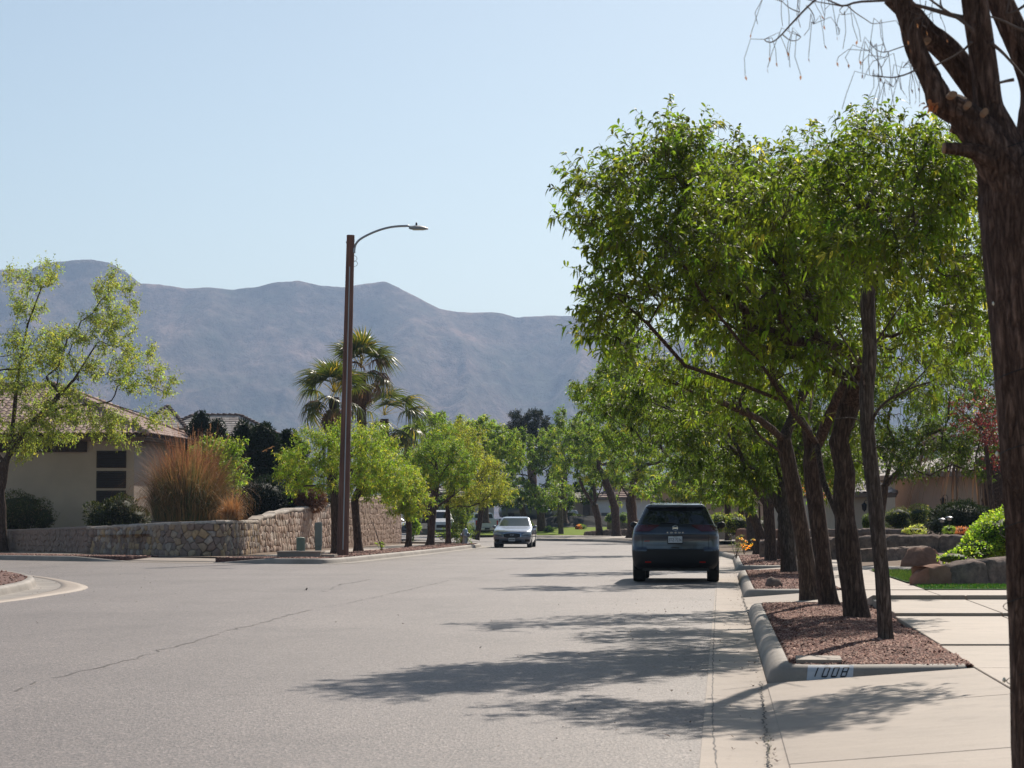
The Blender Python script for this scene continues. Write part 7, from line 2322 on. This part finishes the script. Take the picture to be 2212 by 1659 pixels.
tree('very dark round-headed pine showing above the far trees', [tp(235, (1150, 1140), (1150, 1050), (1148, 960))], [bl(1142, 915, 235, 46, 30, 3.5), bl(1175, 920, 235, 26, 24, 2.5), bl(1112, 930, 235, 26, 20, 2), bl(1145, 945, 235, 60, 26, 3.5)], 0.45, 28, None, name='pine_tree', ntips=170, leaves=34000, leaf=(0.30, 0.05), col=(0.020, 0.034, 0.014), leafmat=M['needle'], droop=0.0)
# background crowns above and behind
GB = 'trees in the gardens behind'
tree('mid-green garden tree behind the palms', [tp(165, (925, 1130), (925, 1040), (925, 980))], [bl(925, 950, 165, 55, 55, 4), bl(900, 915, 165, 36, 24, 2.5), bl(965, 970, 165, 45, 45, 3), bl(905, 1010, 160, 60, 45, 3), bl(990, 990, 163, 50, 60, 3), bl(940, 905, 165, 30, 18, 2)], 0.35, 31, GB, ntips=230, leaves=38000, leaf=(0.20, 0.07), col=(0.085, 0.125, 0.018))
tree('tall light-green garden tree left of the dark pine', [tp(190, (1045, 1130), (1045, 1050), (1042, 990))], [bl(1040, 950, 190, 50, 48, 4), bl(1052, 915, 190, 22, 22, 2), bl(1005, 960, 190, 35, 36, 3), bl(1085, 985, 190, 50, 60, 3), bl(1000, 930, 190, 36, 30, 3)], 0.4, 32, GB, ntips=230, leaves=38000, leaf=(0.22, 0.078), col=(0.095, 0.135, 0.018), yellow=0.06)
tree('green tree between the pine and the street-side crowns', [tp(205, (1215, 1130), (1215, 1050), (1215, 980))], [bl(1215, 960, 205, 55, 50, 4), bl(1250, 930, 205, 40, 36, 3), bl(1110, 970, 205, 50, 26, 3), bl(1300, 1010, 228, 60, 45, 3), bl(1370, 1040, 228, 60, 40, 3), bl(1440, 1040, 228, 60, 40, 3)], 0.4, 33, GB, ntips=240, leaves=42000, leaf=(0.24, 0.085), col=(0.08, 0.115, 0.017))
tree('dark green tree closing the view over the right-hand roofs', [tp(125, (1900, 1130), (1900, 1040), (1900, 960))], [bl(1850, 950, 125, 140, 60, 4), bl(1700, 1060, 124, 90, 40, 3), bl(1800, 1030, 124, 80, 36, 3), bl(1980, 960, 122, 150, 55, 4), bl(1760, 1000, 120, 90, 50, 3), bl(2080, 900, 122, 110, 90, 4)], 0.35, 34, GB, ntips=260, leaves=42000, leaf=(0.15, 0.05), col=(0.030, 0.048, 0.010))
tree('dark tree crown behind the second gravel island', [tp(140, (1500, 1130), (1500, 1040), (1500, 950))], [bl(1480, 930, 140, 130, 70, 4), bl(1620, 1000, 138, 110, 60, 4), bl(1380, 880, 140, 80, 50, 3), bl(1690, 1060, 130, 80, 40, 3)], 0.4, 35, GB, ntips=260, leaves=42000, leaf=(0.17, 0.055), col=(0.030, 0.048, 0.010))
tree('low dark orchard-like tree behind the cream house eave', [tp(118, (2010, 1100), (2010, 1050), (2010, 1020))], [bl(2020, 1020, 108, 60, 40, 2), bl(1985, 1000, 108, 40, 40, 2), bl(2035, 1060, 103, 26, 20, 1)], 0.12, 36, GB, ntips=60, leaves=7000, leaf=(0.12, 0.045), col=(0.028, 0.045, 0.010))
tree('leafy yard tree beyond the sidewalk, crown filling the space left of the big trunk', [tp(64, (1902, 1190), (1902, 1120), (1910, 1050), (1930, 980)), tp(64, (1910, 1050), (1980, 980), (2060, 930))],
     [bl(1940, 900, 64, 130, 80, 2.2), bl(2090, 860, 62, 90, 130, 2.0), bl(1985, 985, 63, 100, 40, 1.8), bl(1880, 830, 64, 110, 70, 2), bl(2110, 980, 61, 50, 50, 1.2)], 0.11, 39, GB, name='ash_tree', ntips=230, leaves=38000, leaf=(0.11, 0.032), col=(0.034, 0.052, 0.010), clump=8, w=0.25)
tree('purple-leaved plum tree beside the big right-hand trunk', [tp(58, (2150, 1180), (2140, 1060), (2130, 960))], [bl(2110, 900, 58, 50, 60, 1.5), bl(2140, 960, 58, 36, 60, 1.2)], 0.06, 37, None, name='plum_tree', ntips=60, leaves=2600, leaf=(0.07, 0.035), col=(0.055, 0.012, 0.018), yellow=0, clump=6)
tree('small tree with orange and green leaves between the forked trunks', [tp(98, (1770, 1130), (1768, 1090), (1766, 1060))], [bl(1765, 1050, 98, 36, 40, 1.5)], 0.06, 38, None, name='orange_leaved_tree', ntips=40, leaves=2600, leaf=(0.09, 0.04), col=(0.42, 0.12, 0.03), yellow=0.35, ycol=(0.12, 0.12, 0.02))
# left verge row ---------------------------------------------------
GL = 'young trees in the left verge gravel'
lime = (0.085, 0.125, 0.016)
tree('street tree whose trunk stands just left behind the lamp pole', [tp(82.6, (727, 1198), (727, 1140), (724, 1075), (712, 1030), (690, 990)), tp(82.6, (724, 1075), (750, 1020), (760, 970))],
     [bl(680, 990, 82.6, 75, 60, 1.6), bl(750, 960, 82.6, 70, 55, 1.6), bl(640, 1030, 82.6, 42, 40, 1.0), bl(720, 1030, 81, 75, 35, 1.3), bl(800, 990, 82.6, 60, 60, 1.4)], 0.17, 41, GL, ntips=210, leaves=43500, leaf=(0.085, 0.028), col=lime, yellow=0.13, clump=8, droop=0.35, w=0.25)
tree('street tree with a dark trunk right of the lamp pole', [tp(88.6, (774, 1192), (771, 1140), (766, 1080), (764, 1060)), tp(88.6, (766, 1080), (790, 1030), (820, 1000))],
     [bl(810, 1000, 88.6, 60, 60, 1.4), bl(840, 1040, 88.6, 50, 45, 1.2), bl(780, 1045, 88, 50, 30, 1.2), bl(800, 950, 89, 45, 35, 1.2)], 0.15, 42, GL, ntips=170, leaves=31900, leaf=(0.089, 0.030), col=lime, yellow=0.15, clump=8, w=0.25)
tree('small bright yellow-green verge tree with a crooked stem', [tp(104, (882, 1182), (884, 1140), (878, 1100), (872, 1070))], [bl(878, 1050, 104, 42, 42, 1.2), bl(895, 1085, 103, 35, 32, 1), bl(855, 1085, 103, 28, 30, 1)], 0.12, 43, GL, ntips=110, leaves=20300, leaf=(0.096, 0.033), col=(0.105, 0.145, 0.017), yellow=0.2, clump=8)
tree('verge tree with a straight reddish trunk, centre of the left row', [tp(110, (929, 1179), (934, 1120), (938, 1080), (945, 1040)), tp(110, (936, 1100), (980, 1070), (1010, 1045))],
     [bl(945, 1000, 110, 60, 60, 1.6), bl(910, 1020, 110, 40, 50, 1.2), bl(985, 1010, 110, 50, 50, 1.4), bl(950, 940, 112, 40, 36, 1.2)], 0.17, 44, GL, ntips=180, leaves=34800, leaf=(0.096, 0.033), col=(0.075, 0.115, 0.016), yellow=0.07, clump=8, w=0.25)
tree('verge tree with a yellowing crown beside the hydrant', [tp(117, (969, 1176), (968, 1120), (966, 1080), (985, 1040))], [bl(1010, 960, 117, 45, 50, 1.4), bl(1045, 1040, 117, 45, 50, 1.4), bl(1000, 1060, 117, 42, 45, 1.2), bl(1015, 1000, 117, 45, 40, 1.2), bl(1085, 1068, 117, 20, 12, .6)], 0.12, 45, GL, ntips=180, leaves=31900, leaf=(0.096, 0.033), col=(0.11, 0.128, 0.02), yellow=0.14, clump=8)
tree('low leafy tree sweeping to the ground in front of the hydrant', [tp(124, (1002, 1173), (1001, 1130), (1000, 1100))], [bl(998, 1105, 123, 22, 30, .9), bl(985, 1140, 122, 15, 22, .7), bl(1008, 1145, 122, 10, 20, .5)], 0.15, 46, GL, ntips=70, leaves=9425, leaf=(0.104, 0.035), col=(0.06, 0.09, 0.014), clump=8)
tree('leaning dark-trunked tree at the gravel corner before the white pickup', [tp(150, (1028, 1166), (1036, 1130), (1040, 1085), (1050, 1050))], [bl(1055, 1045, 150, 50, 30, 2), bl(1085, 1065, 150, 36, 18, 1.6), bl(1040, 1010, 150, 45, 30, 2)], 0.17, 47, GL, ntips=80, leaves=10150, leaf=(0.126, 0.047), col=(0.07, 0.095, 0.015), yellow=0.15)
tree('dark tree behind the van, filling the gap under the left crowns', [tp(205, (900, 1150), (900, 1100), (900, 1060))], [bl(900, 1080, 205, 60, 36, 3), bl(980, 1075, 205, 50, 30, 3), bl(1060, 1060, 205, 50, 34, 3)], 0.35, 48, GB, ntips=150, leaves=20000, leaf=(0.26, 0.09), col=(0.045, 0.07, 0.013))
# big left tree
tree('large airy light-green tree at the left edge, hanging over the tan house roof',
     [tp(94, (4, 1190), (4, 1140), (0, 1060), (10, 1000), (20, 975)), tp(94, (10, 1000), (50, 930), (95, 890), (160, 820), (210, 740)), tp(94, (20, 975), (30, 900), (40, 800), (60, 700), (90, 620)), tp(94, (50, 930), (130, 880), (230, 870), (330, 900)), tp(94, (10, 1000), (-60, 900), (-120, 800))],
     [bl(60, 640, 94, 60, 65, 1.8), bl(100, 600, 94, 30, 40, 1), bl(240, 680, 94, 60, 80, 2), bl(245, 620, 94, 35, 35, 1.2), bl(170, 760, 94, 110, 70, 2.4), bl(70, 800, 94, 90, 90, 2.4), bl(290, 800, 94, 70, 55, 1.8), bl(30, 930, 93, 90, 55, 2.0), bl(150, 900, 93, 110, 55, 2.2), bl(260, 930, 93, 70, 36, 1.6), bl(350, 830, 94, 20, 36, 1.0), bl(335, 890, 94, 34, 28, 1.2), bl(-100, 780, 94, 100, 150, 3)],
     0.20, 51, None, name='cottonwood_tree', ntips=620, leaves=98000, leaf=(0.105, 0.045), col=(0.12, 0.145, 0.040), yellow=0.05, clump=7, twig=0.5, bark=M['bark'], w=0.2, droop=0.3, tip_r=0.006)
# palms ---------------------------------------------------
PG = 'fan palms behind the stone wall'
def px_base(x, Y): 
    p = at(x, 1124, Y); return (p.x, Y, 1.0)
def ptop(x, y, Y): return tuple(at(x, y, Y))
F1 = [(180, 20, 1.0, 'g'), (200, 38, 1.0, 'g'), (165, 45, .95, 'g'), (150, 5, 1.0, 'g'), (190, -12, 1.0, 'b'), (178, -38, 1.05, 'g'), (215, 60, .9, 'g'), (120, 62, .9, 'g'), (90, 70, .9, 'g'), (60, 55, .9, 'g'), (30, 35, .95, 'g'),
      (0, 15, .9, 'g'), (-30, 40, .95, 'g'), (-60, 30, .95, 'g'), (-100, 35, 1.0, 'g'), (-130, 25, 1.0, 'g'), (-90, -5, 1.0, 'g'), (-140, -15, 1.0, 'g'), (-40, -18, 1.0, 'g'), (210, -25, 1.0, 'g'), (-70, 60, .9, 'g'), (-110, 72, .8, 'g'), (-20, -40, 1.0, 'b'), (-90, -45, 1, 'b')]
palm('left fan palm with a thick skirt of dead brown fronds, left of lamp pole', px_base(716, 112), ptop(722, 858, 112), 0.26, F1, 1, PG, 22, 1.12)
F2 = [(a + 20, e, s_, k) for a, e, s_, k in F1]
F1 += [(175, -5, 1.0, 'b'), (-160, -30, 1.0, 'b'), (-100, -30, 1.1, 'b'), (-60, -48, 1.0, 'b')]
F2[4] = (5, -2, 1.0, 'b'); F2[0] = (0, 22, 1.0, 'g')
palm('tallest fan palm, its upright crown just right of the lamp pole', px_base(784, 120), ptop(780, 805, 120), 0.24, F2 + [(95, 80, 1, 'g'), (-80, 82, 1.0, 'g'), (10, -12, 1.1, 'b'), (-60, 0, 1.0, 'b'), (-100, 10, 1.0, 'b'), (-30, 20, 1.0, 'b')], 2, PG, 12, 1.15)
F3 = [(0, 30, 1.0, 'g'), (15, 12, 1.05, 'g'), (-20, 5, 1.05, 'g'), (0, -20, 1.1, 'g'), (25, -35, 1.0, 'g'), (-40, -30, 1.0, 'g'), (-80, 20, .95, 'g'), (-110, -10, 1.0, 'g'), (60, 30, .9, 'g'), (100, 50, .9, 'g'), (-60, 50, .9, 'g'), (-10, -50, 1.0, 'b'), (150, 10, .8, 'g'), (-30, -45, 1.1, 'g'), (200, 40, .8, 'g')]
palm('lowest fan palm with drooping silvery fronds, right of the tallest palm', px_base(836, 140), ptop(830, 905, 140), 0.28, F3, 3, PG, 8, 1.5)
# lone palm trunk on the right with hanging dead fronds
palm('shaggy dark palm trunk with long hanging dead fronds beside the big right tree', (at(2145, 1100, 88).x, 88, 1.0), tuple(at(2148, 965, 88)), 0.40,
     [(180, 0, 1.0, 'h'), (195, -6, 0.8, 'h'), (170, 4, 1.25, 'h'), (-150, -8, 1.1, 'h'), (-120, -20, 1.0, 'h'), (182, -12, 0.6, 'h'), (188, 8, 1.45, 'h'), (0, 0, 1.0, 'h'), (-60, -10, 1.0, 'h')], 4, None, 0, 1.25)
# junipers ------------------------------------------------
GJ = 'dark conical junipers behind the wall'
for i, (x, yt, yb, rx, Y, lb) in enumerate(((430, 896, 1125, 30, 108, 'leftmost and tallest-peaked dark juniper, beside the tan roof eave'), (470, 914, 1125, 30, 107, 'narrow dark juniper peak second from the left in the group'),
                                            (525, 918, 1128, 38, 103, 'dark juniper with a rounded double top right of the pale roof'), (572, 920, 1128, 36, 100, 'broad dark juniper, middle right of the evergreen group'),
                                            (620, 934, 1120, 36, 101, 'rightmost dark juniper, partly behind the lime street tree'))):
    s = m_per_px(Y)
    blobs = []
    H = (yb - yt)
    for t, rr in ((0.10, 0.45), (0.25, 0.75), (0.45, 1.0), (0.68, 1.1), (0.90, 1.05)):
        blobs.append(bl(x + 5 * math.sin(i * 3 + t * 9), yt + H * t + (10 if t < .2 else 0), Y, rx * rr * 1.5, H * 0.19, rx * rr * s))
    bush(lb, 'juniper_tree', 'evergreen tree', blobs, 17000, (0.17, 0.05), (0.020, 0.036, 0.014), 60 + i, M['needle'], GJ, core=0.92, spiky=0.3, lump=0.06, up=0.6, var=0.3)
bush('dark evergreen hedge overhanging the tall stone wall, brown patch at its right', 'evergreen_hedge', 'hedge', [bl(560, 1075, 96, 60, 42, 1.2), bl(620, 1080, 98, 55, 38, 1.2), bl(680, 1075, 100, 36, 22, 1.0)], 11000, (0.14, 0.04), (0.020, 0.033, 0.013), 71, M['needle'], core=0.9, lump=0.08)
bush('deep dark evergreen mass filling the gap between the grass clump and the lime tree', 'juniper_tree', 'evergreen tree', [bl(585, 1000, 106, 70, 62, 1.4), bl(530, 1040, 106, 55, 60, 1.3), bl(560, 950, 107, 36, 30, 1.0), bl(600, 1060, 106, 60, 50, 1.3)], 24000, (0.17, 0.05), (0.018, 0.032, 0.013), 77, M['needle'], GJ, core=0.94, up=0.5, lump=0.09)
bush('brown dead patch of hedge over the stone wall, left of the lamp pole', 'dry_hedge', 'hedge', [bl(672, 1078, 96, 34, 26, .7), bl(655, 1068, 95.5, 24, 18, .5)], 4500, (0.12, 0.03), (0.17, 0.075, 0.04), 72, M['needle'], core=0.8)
# shrubs and grass in the left yard
bush('rounded olive-green shrub at the left edge behind the low stone wall', 'garden_shrub', 'shrub', [bl(38, 1108, 97, 66, 42, 1.3), bl(90, 1120, 97, 30, 24, .8)], 9000, (0.09, 0.03), (0.075, 0.085, 0.025), 73, M['needle'], core=0.88, yellow=0.15, ycol=(0.22, 0.13, 0.05))
bush('dark spiky juniper shrub under the louvred window panels', 'garden_shrub', 'shrub', [bl(225, 1115, 92, 40, 34, .9), bl(262, 1100, 92, 30, 26, .8), bl(290, 1118, 92, 34, 20, .8)], 6500, (0.12, 0.035), (0.05, 0.065, 0.018), 74, M['needle'], core=0.8, spiky=0.8, yellow=0.12)
tree('small glossy light-green tree just behind the tall tan grass clump', [tp(93, (455, 1120), (462, 1060), (470, 1010))], [bl(470, 990, 93, 55, 40, 1.2), bl(500, 1030, 93, 32, 32, .9), bl(440, 970, 93, 30, 22, .8), bl(505, 965, 93, 20, 20, .6)], 0.06, 75, None, name='glossy_leaved_tree', ntips=90, leaves=7500, leaf=(0.12, 0.06), col=(0.085, 0.125, 0.018), yellow=0.05)
def ornamental_grass(label, x, y, Y, rxpx, hpx, n, seed, cols, arch=0.9, plumes=40, z=None, trail=0):
    rng = np.random.default_rng(seed)
    c = at(x, y, Y); s = m_per_px(Y)
    root = empty('ornamental_grass', c, 0, label, 'ornamental grass')
    az = rng.random(n) * 2 * math.pi; lean = np.abs(rng.normal(0, 0.42, n)) * arch; L = hpx * s * (0.35 + 0.7 * rng.random(n) ** 1.2)
    L = L * (1 + 0.22 * np.sin(az * 3 + seed) * np.sin(az * 7 + 1))
    lean = np.minimum(lean, 1.3)
    b = np.stack([np.cos(az), np.sin(az), np.zeros(n)], axis=1) * (rng.random((n, 1)) ** 0.5) * rxpx * s * 0.28
    k = 6
    V = np.zeros((n, (k + 1) * 2, 3)); 
    w_ = 0.009 + 0.012 * rng.random(n) ** 2
    sd_ = np.stack([-np.sin(az), np.cos(az), np.zeros(n)], axis=1)
    out = np.stack([np.cos(az), np.sin(az), np.zeros(n)], axis=1)
    for i in range(k + 1):
        t = i / k
        ang = lean * (0.25 + 2.3 * t ** 2.1) 
        if i == 0: p = b.copy()
        else: p = p + (out * np.sin(ang)[:, None] + np.array([0, 0, 1.0]) * np.cos(ang)[:, None]) * (L / k)[:, None]
        if i: p = p + rng.normal(0, 0.018 * L.mean(), (n, 3)) * np.array([1, 1, 0.4])
        wd = (w_ * (1 - 0.85 * t))[:, None] * sd_
        V[:, 2 * i] = p - wd; V[:, 2 * i + 1] = p + wd
    f = np.array([[2 * i, 2 * i + 1, 2 * i + 3, 2 * i + 2] for i in range(k)])
    F = (np.arange(n)[:, None, None] * (2 * k + 2) + f[None]).reshape(-1, 4)
    C = np.array(cols)[rng.integers(0, len(cols), n)] * (0.75 + 0.5 * rng.random((n, 1)))
    # stems green low down and straw-coloured at the tips
    o = obj('blades', npmesh('blades', V.reshape(-1, 3), F, np.repeat(C, 2 * k + 2, axis=0)), M['straw'], root); o['kind'] = 'stuff'
    if plumes:
        idx = rng.choice(n, plumes, replace=False)
        tips = V[idx, -2]; prev = V[idx, -6]
        d = unit(tips - prev); m = 60
        bb = np.repeat(tips, m, axis=0) + np.repeat(d, m, axis=0) * (rng.random((plumes * m, 1)) - 0.3) * 0.45
        dd = np.repeat(d, m, axis=0) + rng.normal(0, 0.35, (plumes * m, 3))
        V2, F2, kk = leaf_arrays(bb, dd, rng.normal(size=(plumes * m, 3)), np.full(plumes * m, 0.09), np.full(plumes * m, 0.012), 0.2, 0.1, False)
        cc = np.tile([[0.52, 0.36, 0.20]], (len(V2), 1)) * (0.8 + 0.3 * rng.random((len(V2), 1)))
        o = obj('plumes', npmesh('plumes', V2, F2, cc), M['straw'], root); o['kind'] = 'stuff'
    return root
STRAW = [(0.34, 0.185, 0.105), (0.30, 0.155, 0.09), (0.38, 0.23, 0.14), (0.24, 0.11, 0.07), (0.44, 0.30, 0.19), (0.13, 0.13, 0.06)]
ornamental_grass('huge tan clump of tall ornamental grass behind the curved low wall', 405, 1122, 84.5, 230, 170, 4600, 1, STRAW, 1.45, 20)
ornamental_grass('sheaf of tall upright reddish stems standing out of the tan grass clump', 412, 1120, 84.8, 190, 178, 900, 11, STRAW[:4], 0.40, 50)
ornamental_grass('lower green and straw fountain of grass at the foot of the tall clump', 405, 1126, 83.4, 260, 135, 5200, 2, [(0.12, 0.14, 0.055), (0.20, 0.19, 0.09), (0.40, 0.26, 0.12), (0.30, 0.20, 0.10)], 1.5, 0)
ornamental_grass('small tuft of straw-coloured grass spilling over the wall corner', 500, 1128, 79.6, 50, 66, 900, 3, [(0.46, 0.27, 0.12), (0.50, 0.33, 0.17), (0.34, 0.2, 0.09)], 2.3, 0)
# young plants on the verge
def leafy_plant(label, p, h, n, seed, col=(0.10, 0.15, 0.02), leaf=(0.14, 0.05), name='young_plant', w_=0.18, cat='plant', stems=5, yellow=0.1, ycol=(0.3, 0.3, 0.04)):
    rng = np.random.default_rng(seed)
    root = empty(name, p, 0, label, cat)
    mb = MB(); src = []
    for i in range(stems):
        a = rng.random() * 6.28; d = w_ * rng.random()
        pts = [Vector((math.cos(a) * d * t * 1.2, math.sin(a) * d * t * 1.2, h * (0.7 + 0.3 * rng.random()) * t)) for t in (0, 0.4, 0.75, 1.0)]
        mb.tube(pts, [0.009, 0.007, 0.005, 0.003], 5); src += pts[1:] + [pts[1].lerp(pts[2], .5)]
    mb.build('stems', M['twig'], root, True)
    src = np.array([tuple(v) for v in src]); idx = rng.integers(0, len(src), n)
    b = src[idx] + rng.normal(0, 0.02, (n, 3)); d = rng.normal(0, 1, (n, 3)); d[:, 2] = np.abs(d[:, 2]) * 0.6
    V, F, kk = leaf_arrays(b, unit(d), np.tile([[0, 0, 1.0]], (n, 1)) + rng.normal(0, .3, (n, 3)), leaf[0] * (0.6 + 0.6 * rng.random(n)), np.full(n, leaf[1]), 0.3, 0.2, True)
    o = obj('leaves', npmesh('leaves', V, F, np.repeat(greens(rng, n, col, 0.25, yellow, ycol), kk, axis=0)), M['leaf'], root); o['kind'] = 'stuff'
    return root
p = gp(826, 1190, .15)
leafy_plant('bright low leafy plant at the foot of a thin leaning stake', (p.x, p.y, .13), 0.36, 60, 81, w_=0.28)
root = empty('garden_stake', (p.x, p.y, 0.1), 0, 'thin dark stake leaning left out of the low leafy plant', 'stake')
q_ = at(805, 1128, p.y)
mb = MB(); mb.tube([(0, 0, 0), (q_.x - p.x, 0, q_.z - 0.1)], [0.014, 0.012], 6); mb.build('rod', M['black'], root)
p = gp(889, 1181, .15)
leafy_plant('upright large-leaved green plant against the crooked stem', (p.x, p.y, .13), 0.95, 110, 82, leaf=(0.2, 0.08), w_=0.16)
p = gp(975, 1174, .15)
leafy_plant('leafy suckers at the base of the straight thin trunk', (p.x - .3, p.y, .13), 0.75, 160, 83, leaf=(0.16, 0.06), w_=0.5, col=(0.06, 0.10, 0.016))
bush('small bright round shrub in front of the slate car', 'garden_shrub', 'shrub', [bl(893, 1135, 150, 14, 17, .45)], 1500, (0.12, 0.06), (0.10, 0.15, 0.02), 84, core=0.8)
# right side hedges and mounds
def rb(lb, blobs, n, leaf, col, seed, **kw): return bush(lb, kw.pop('name', 'hedge'), kw.pop('cat', 'hedge'), blobs, n, leaf, col, seed, **kw)
rb('large dark clipped hedge ball under the pale tiled roof', [bl(1940, 1120, 84, 28, 23, .55)], 5000, (0.05, 0.022), (0.030, 0.045, 0.012), 91, core=0.94, yellow=0.05)
rb('clipped hedge with a sunlit olive top right of the large dark one', [bl(1984, 1116, 84.5, 19, 19, .5)], 3500, (0.05, 0.022), (0.05, 0.065, 0.014), 92, core=0.94, yellow=0.12)
rb('dark hedge end squeezed between the olive-topped hedge and the juniper mound', [bl(2010, 1118, 85, 14, 17, .45)], 2200, (0.05, 0.022), (0.022, 0.034, 0.010), 93, core=0.94)
rb('broad feathery dark juniper mound on the upper terrace', [bl(2078, 1120, 77, 64, 34, 1.1), bl(2030, 1136, 76.5, 26, 18, .6), bl(2125, 1128, 77, 34, 24, .7)], 12000, (0.10, 0.028), (0.035, 0.052, 0.015), 94, mat=M['needle'], core=0.9, spiky=0.5, lump=0.09, name='juniper_mound', cat='shrub')
rb('small round bush beside the slim grey trunk on the terrace', [bl(1872, 1128, 84, 12, 15, .3)], 1800, (0.05, 0.022), (0.045, 0.07, 0.014), 95, core=0.92)
rb('bright green leafy ground cover spilling down over the near rock wall', [bl(2160, 1158, 47.0, 70, 44, .75), bl(2110, 1185, 46.4, 50, 24, .6), bl(2060, 1206, 45.6, 34, 12, .4), bl(2200, 1130, 47.6, 60, 40, .8)], 15000, (0.065, 0.034), (0.10, 0.155, 0.018), 96, core=0.9, lump=0.10, yellow=0.1, name='ground_cover', cat='shrub', ycol=(0.28, 0.30, 0.04))
rb('pale yellow-green low plant on the middle terrace wall', [bl(1976, 1146, 76, 24, 7, .4)], 1400, (0.06, 0.03), (0.17, 0.19, 0.06), 97, core=0.7, name='low_plant', cat='plant')
rb('reddish-brown low shrub behind the path lights', [bl(2082, 1144, 72, 20, 7, .4)], 1400, (0.06, 0.02), (0.22, 0.09, 0.05), 98, core=0.7, name='low_plant', cat='plant')
rb('little green plant between the pair of path lights', [bl(2052, 1143, 69, 13, 7, .25)], 700, (0.06, 0.03), (0.10, 0.15, 0.03), 99, core=0.7, name='low_plant', cat='plant')
rb('bright clump at the foot of the white posts', [bl(1773, 1122, 92, 9, 9, .3)], 600, (0.07, 0.03), (0.12, 0.17, 0.02), 100, core=0.7, name='low_plant', cat='plant')
rb('clipped hedge with a sunlit top just right of the grey car', [bl(1552, 1128, 122, 17, 20, .8), bl(1590, 1132, 122, 26, 16, .8)], 3500, (0.09, 0.04), (0.06, 0.085, 0.016), 101, core=0.95, yellow=0.1)
rb('dark hedge behind the thin far trunks right of the car', [bl(1620, 1140, 125, 60, 20, 1)], 4500, (0.09, 0.04), (0.028, 0.042, 0.012), 102, core=0.95)
rb('small round box bush at the left end of the far sunlit lawn', [bl(1186, 1145, 196, 12, 7, .5)], 900, (0.10, 0.05), (0.07, 0.11, 0.016), 103, core=0.95)
rb('orange half of a low bush in the middle of the far lawn', [bl(1247, 1140, 206, 6, 5.5, .3)], 500, (0.10, 0.05), (0.34, 0.13, 0.05), 104, core=0.95)
rb('green half of the low bush in the middle of the far lawn', [bl(1257, 1140, 206.4, 9, 5, .35)], 600, (0.10, 0.05), (0.05, 0.08, 0.014), 105, core=0.95)
rb('round hedge ball left of the far forked trunk, on the garden wall', [bl(1318, 1119, 196, 11, 10, .5)], 900, (0.10, 0.05), (0.05, 0.08, 0.014), 106, core=0.95)
rb('round hedge ball between the far forked trunk and the thick trunk', [bl(1346, 1119, 196, 9, 9, .45)], 900, (0.10, 0.05), (0.055, 0.09, 0.014), 107, core=0.95)
rb('dark planting on the bank behind the far parked cars', [bl(1225, 1120, 219, 40, 8, 1)], 2500, (0.16, 0.07), (0.022, 0.034, 0.010), 108, core=0.9)
p = gp(1590, 1205, .15)
leafy_plant('tall feathery weed at the nose of the third gravel island', (p.x, p.y, .13), 0.75, 170, 85, col=(0.10, 0.12, 0.05), leaf=(0.12, 0.016), w_=0.3, stems=9)
p = gp(1607, 1196, .15)
leafy_plant('clump of yellow flowers beside the third gravel island', (p.x, p.y, .13), 0.55, 160, 86, col=(0.55, 0.30, 0.03), leaf=(0.09, 0.05), w_=0.4, stems=8, yellow=0.4, ycol=(0.10, 0.12, 0.03), name='yellow_flowers', cat='flowers')
# weeds in the paving crack
rng = np.random.default_rng(17)
n = 60
b = np.array([gp(1661 + rng.normal(0, 4), 1575 + 85 * rng.random()) for _ in range(n)])
V, F, kk = leaf_arrays(b, np.stack([rng.normal(size=n), rng.normal(size=n), np.full(n, 0.5)], axis=1), np.tile([[0, 0, 1.0]], (n, 1)), 0.03 * (0.5 + rng.random(n)), np.full(n, 0.006), 0.2, 0.1, False)
o = obj('weeds', npmesh('weeds', V, F, np.repeat(greens(rng, n, (0.07, 0.09, 0.03), .3), kk, axis=0)), M['blade']); o['kind'] = 'stuff'
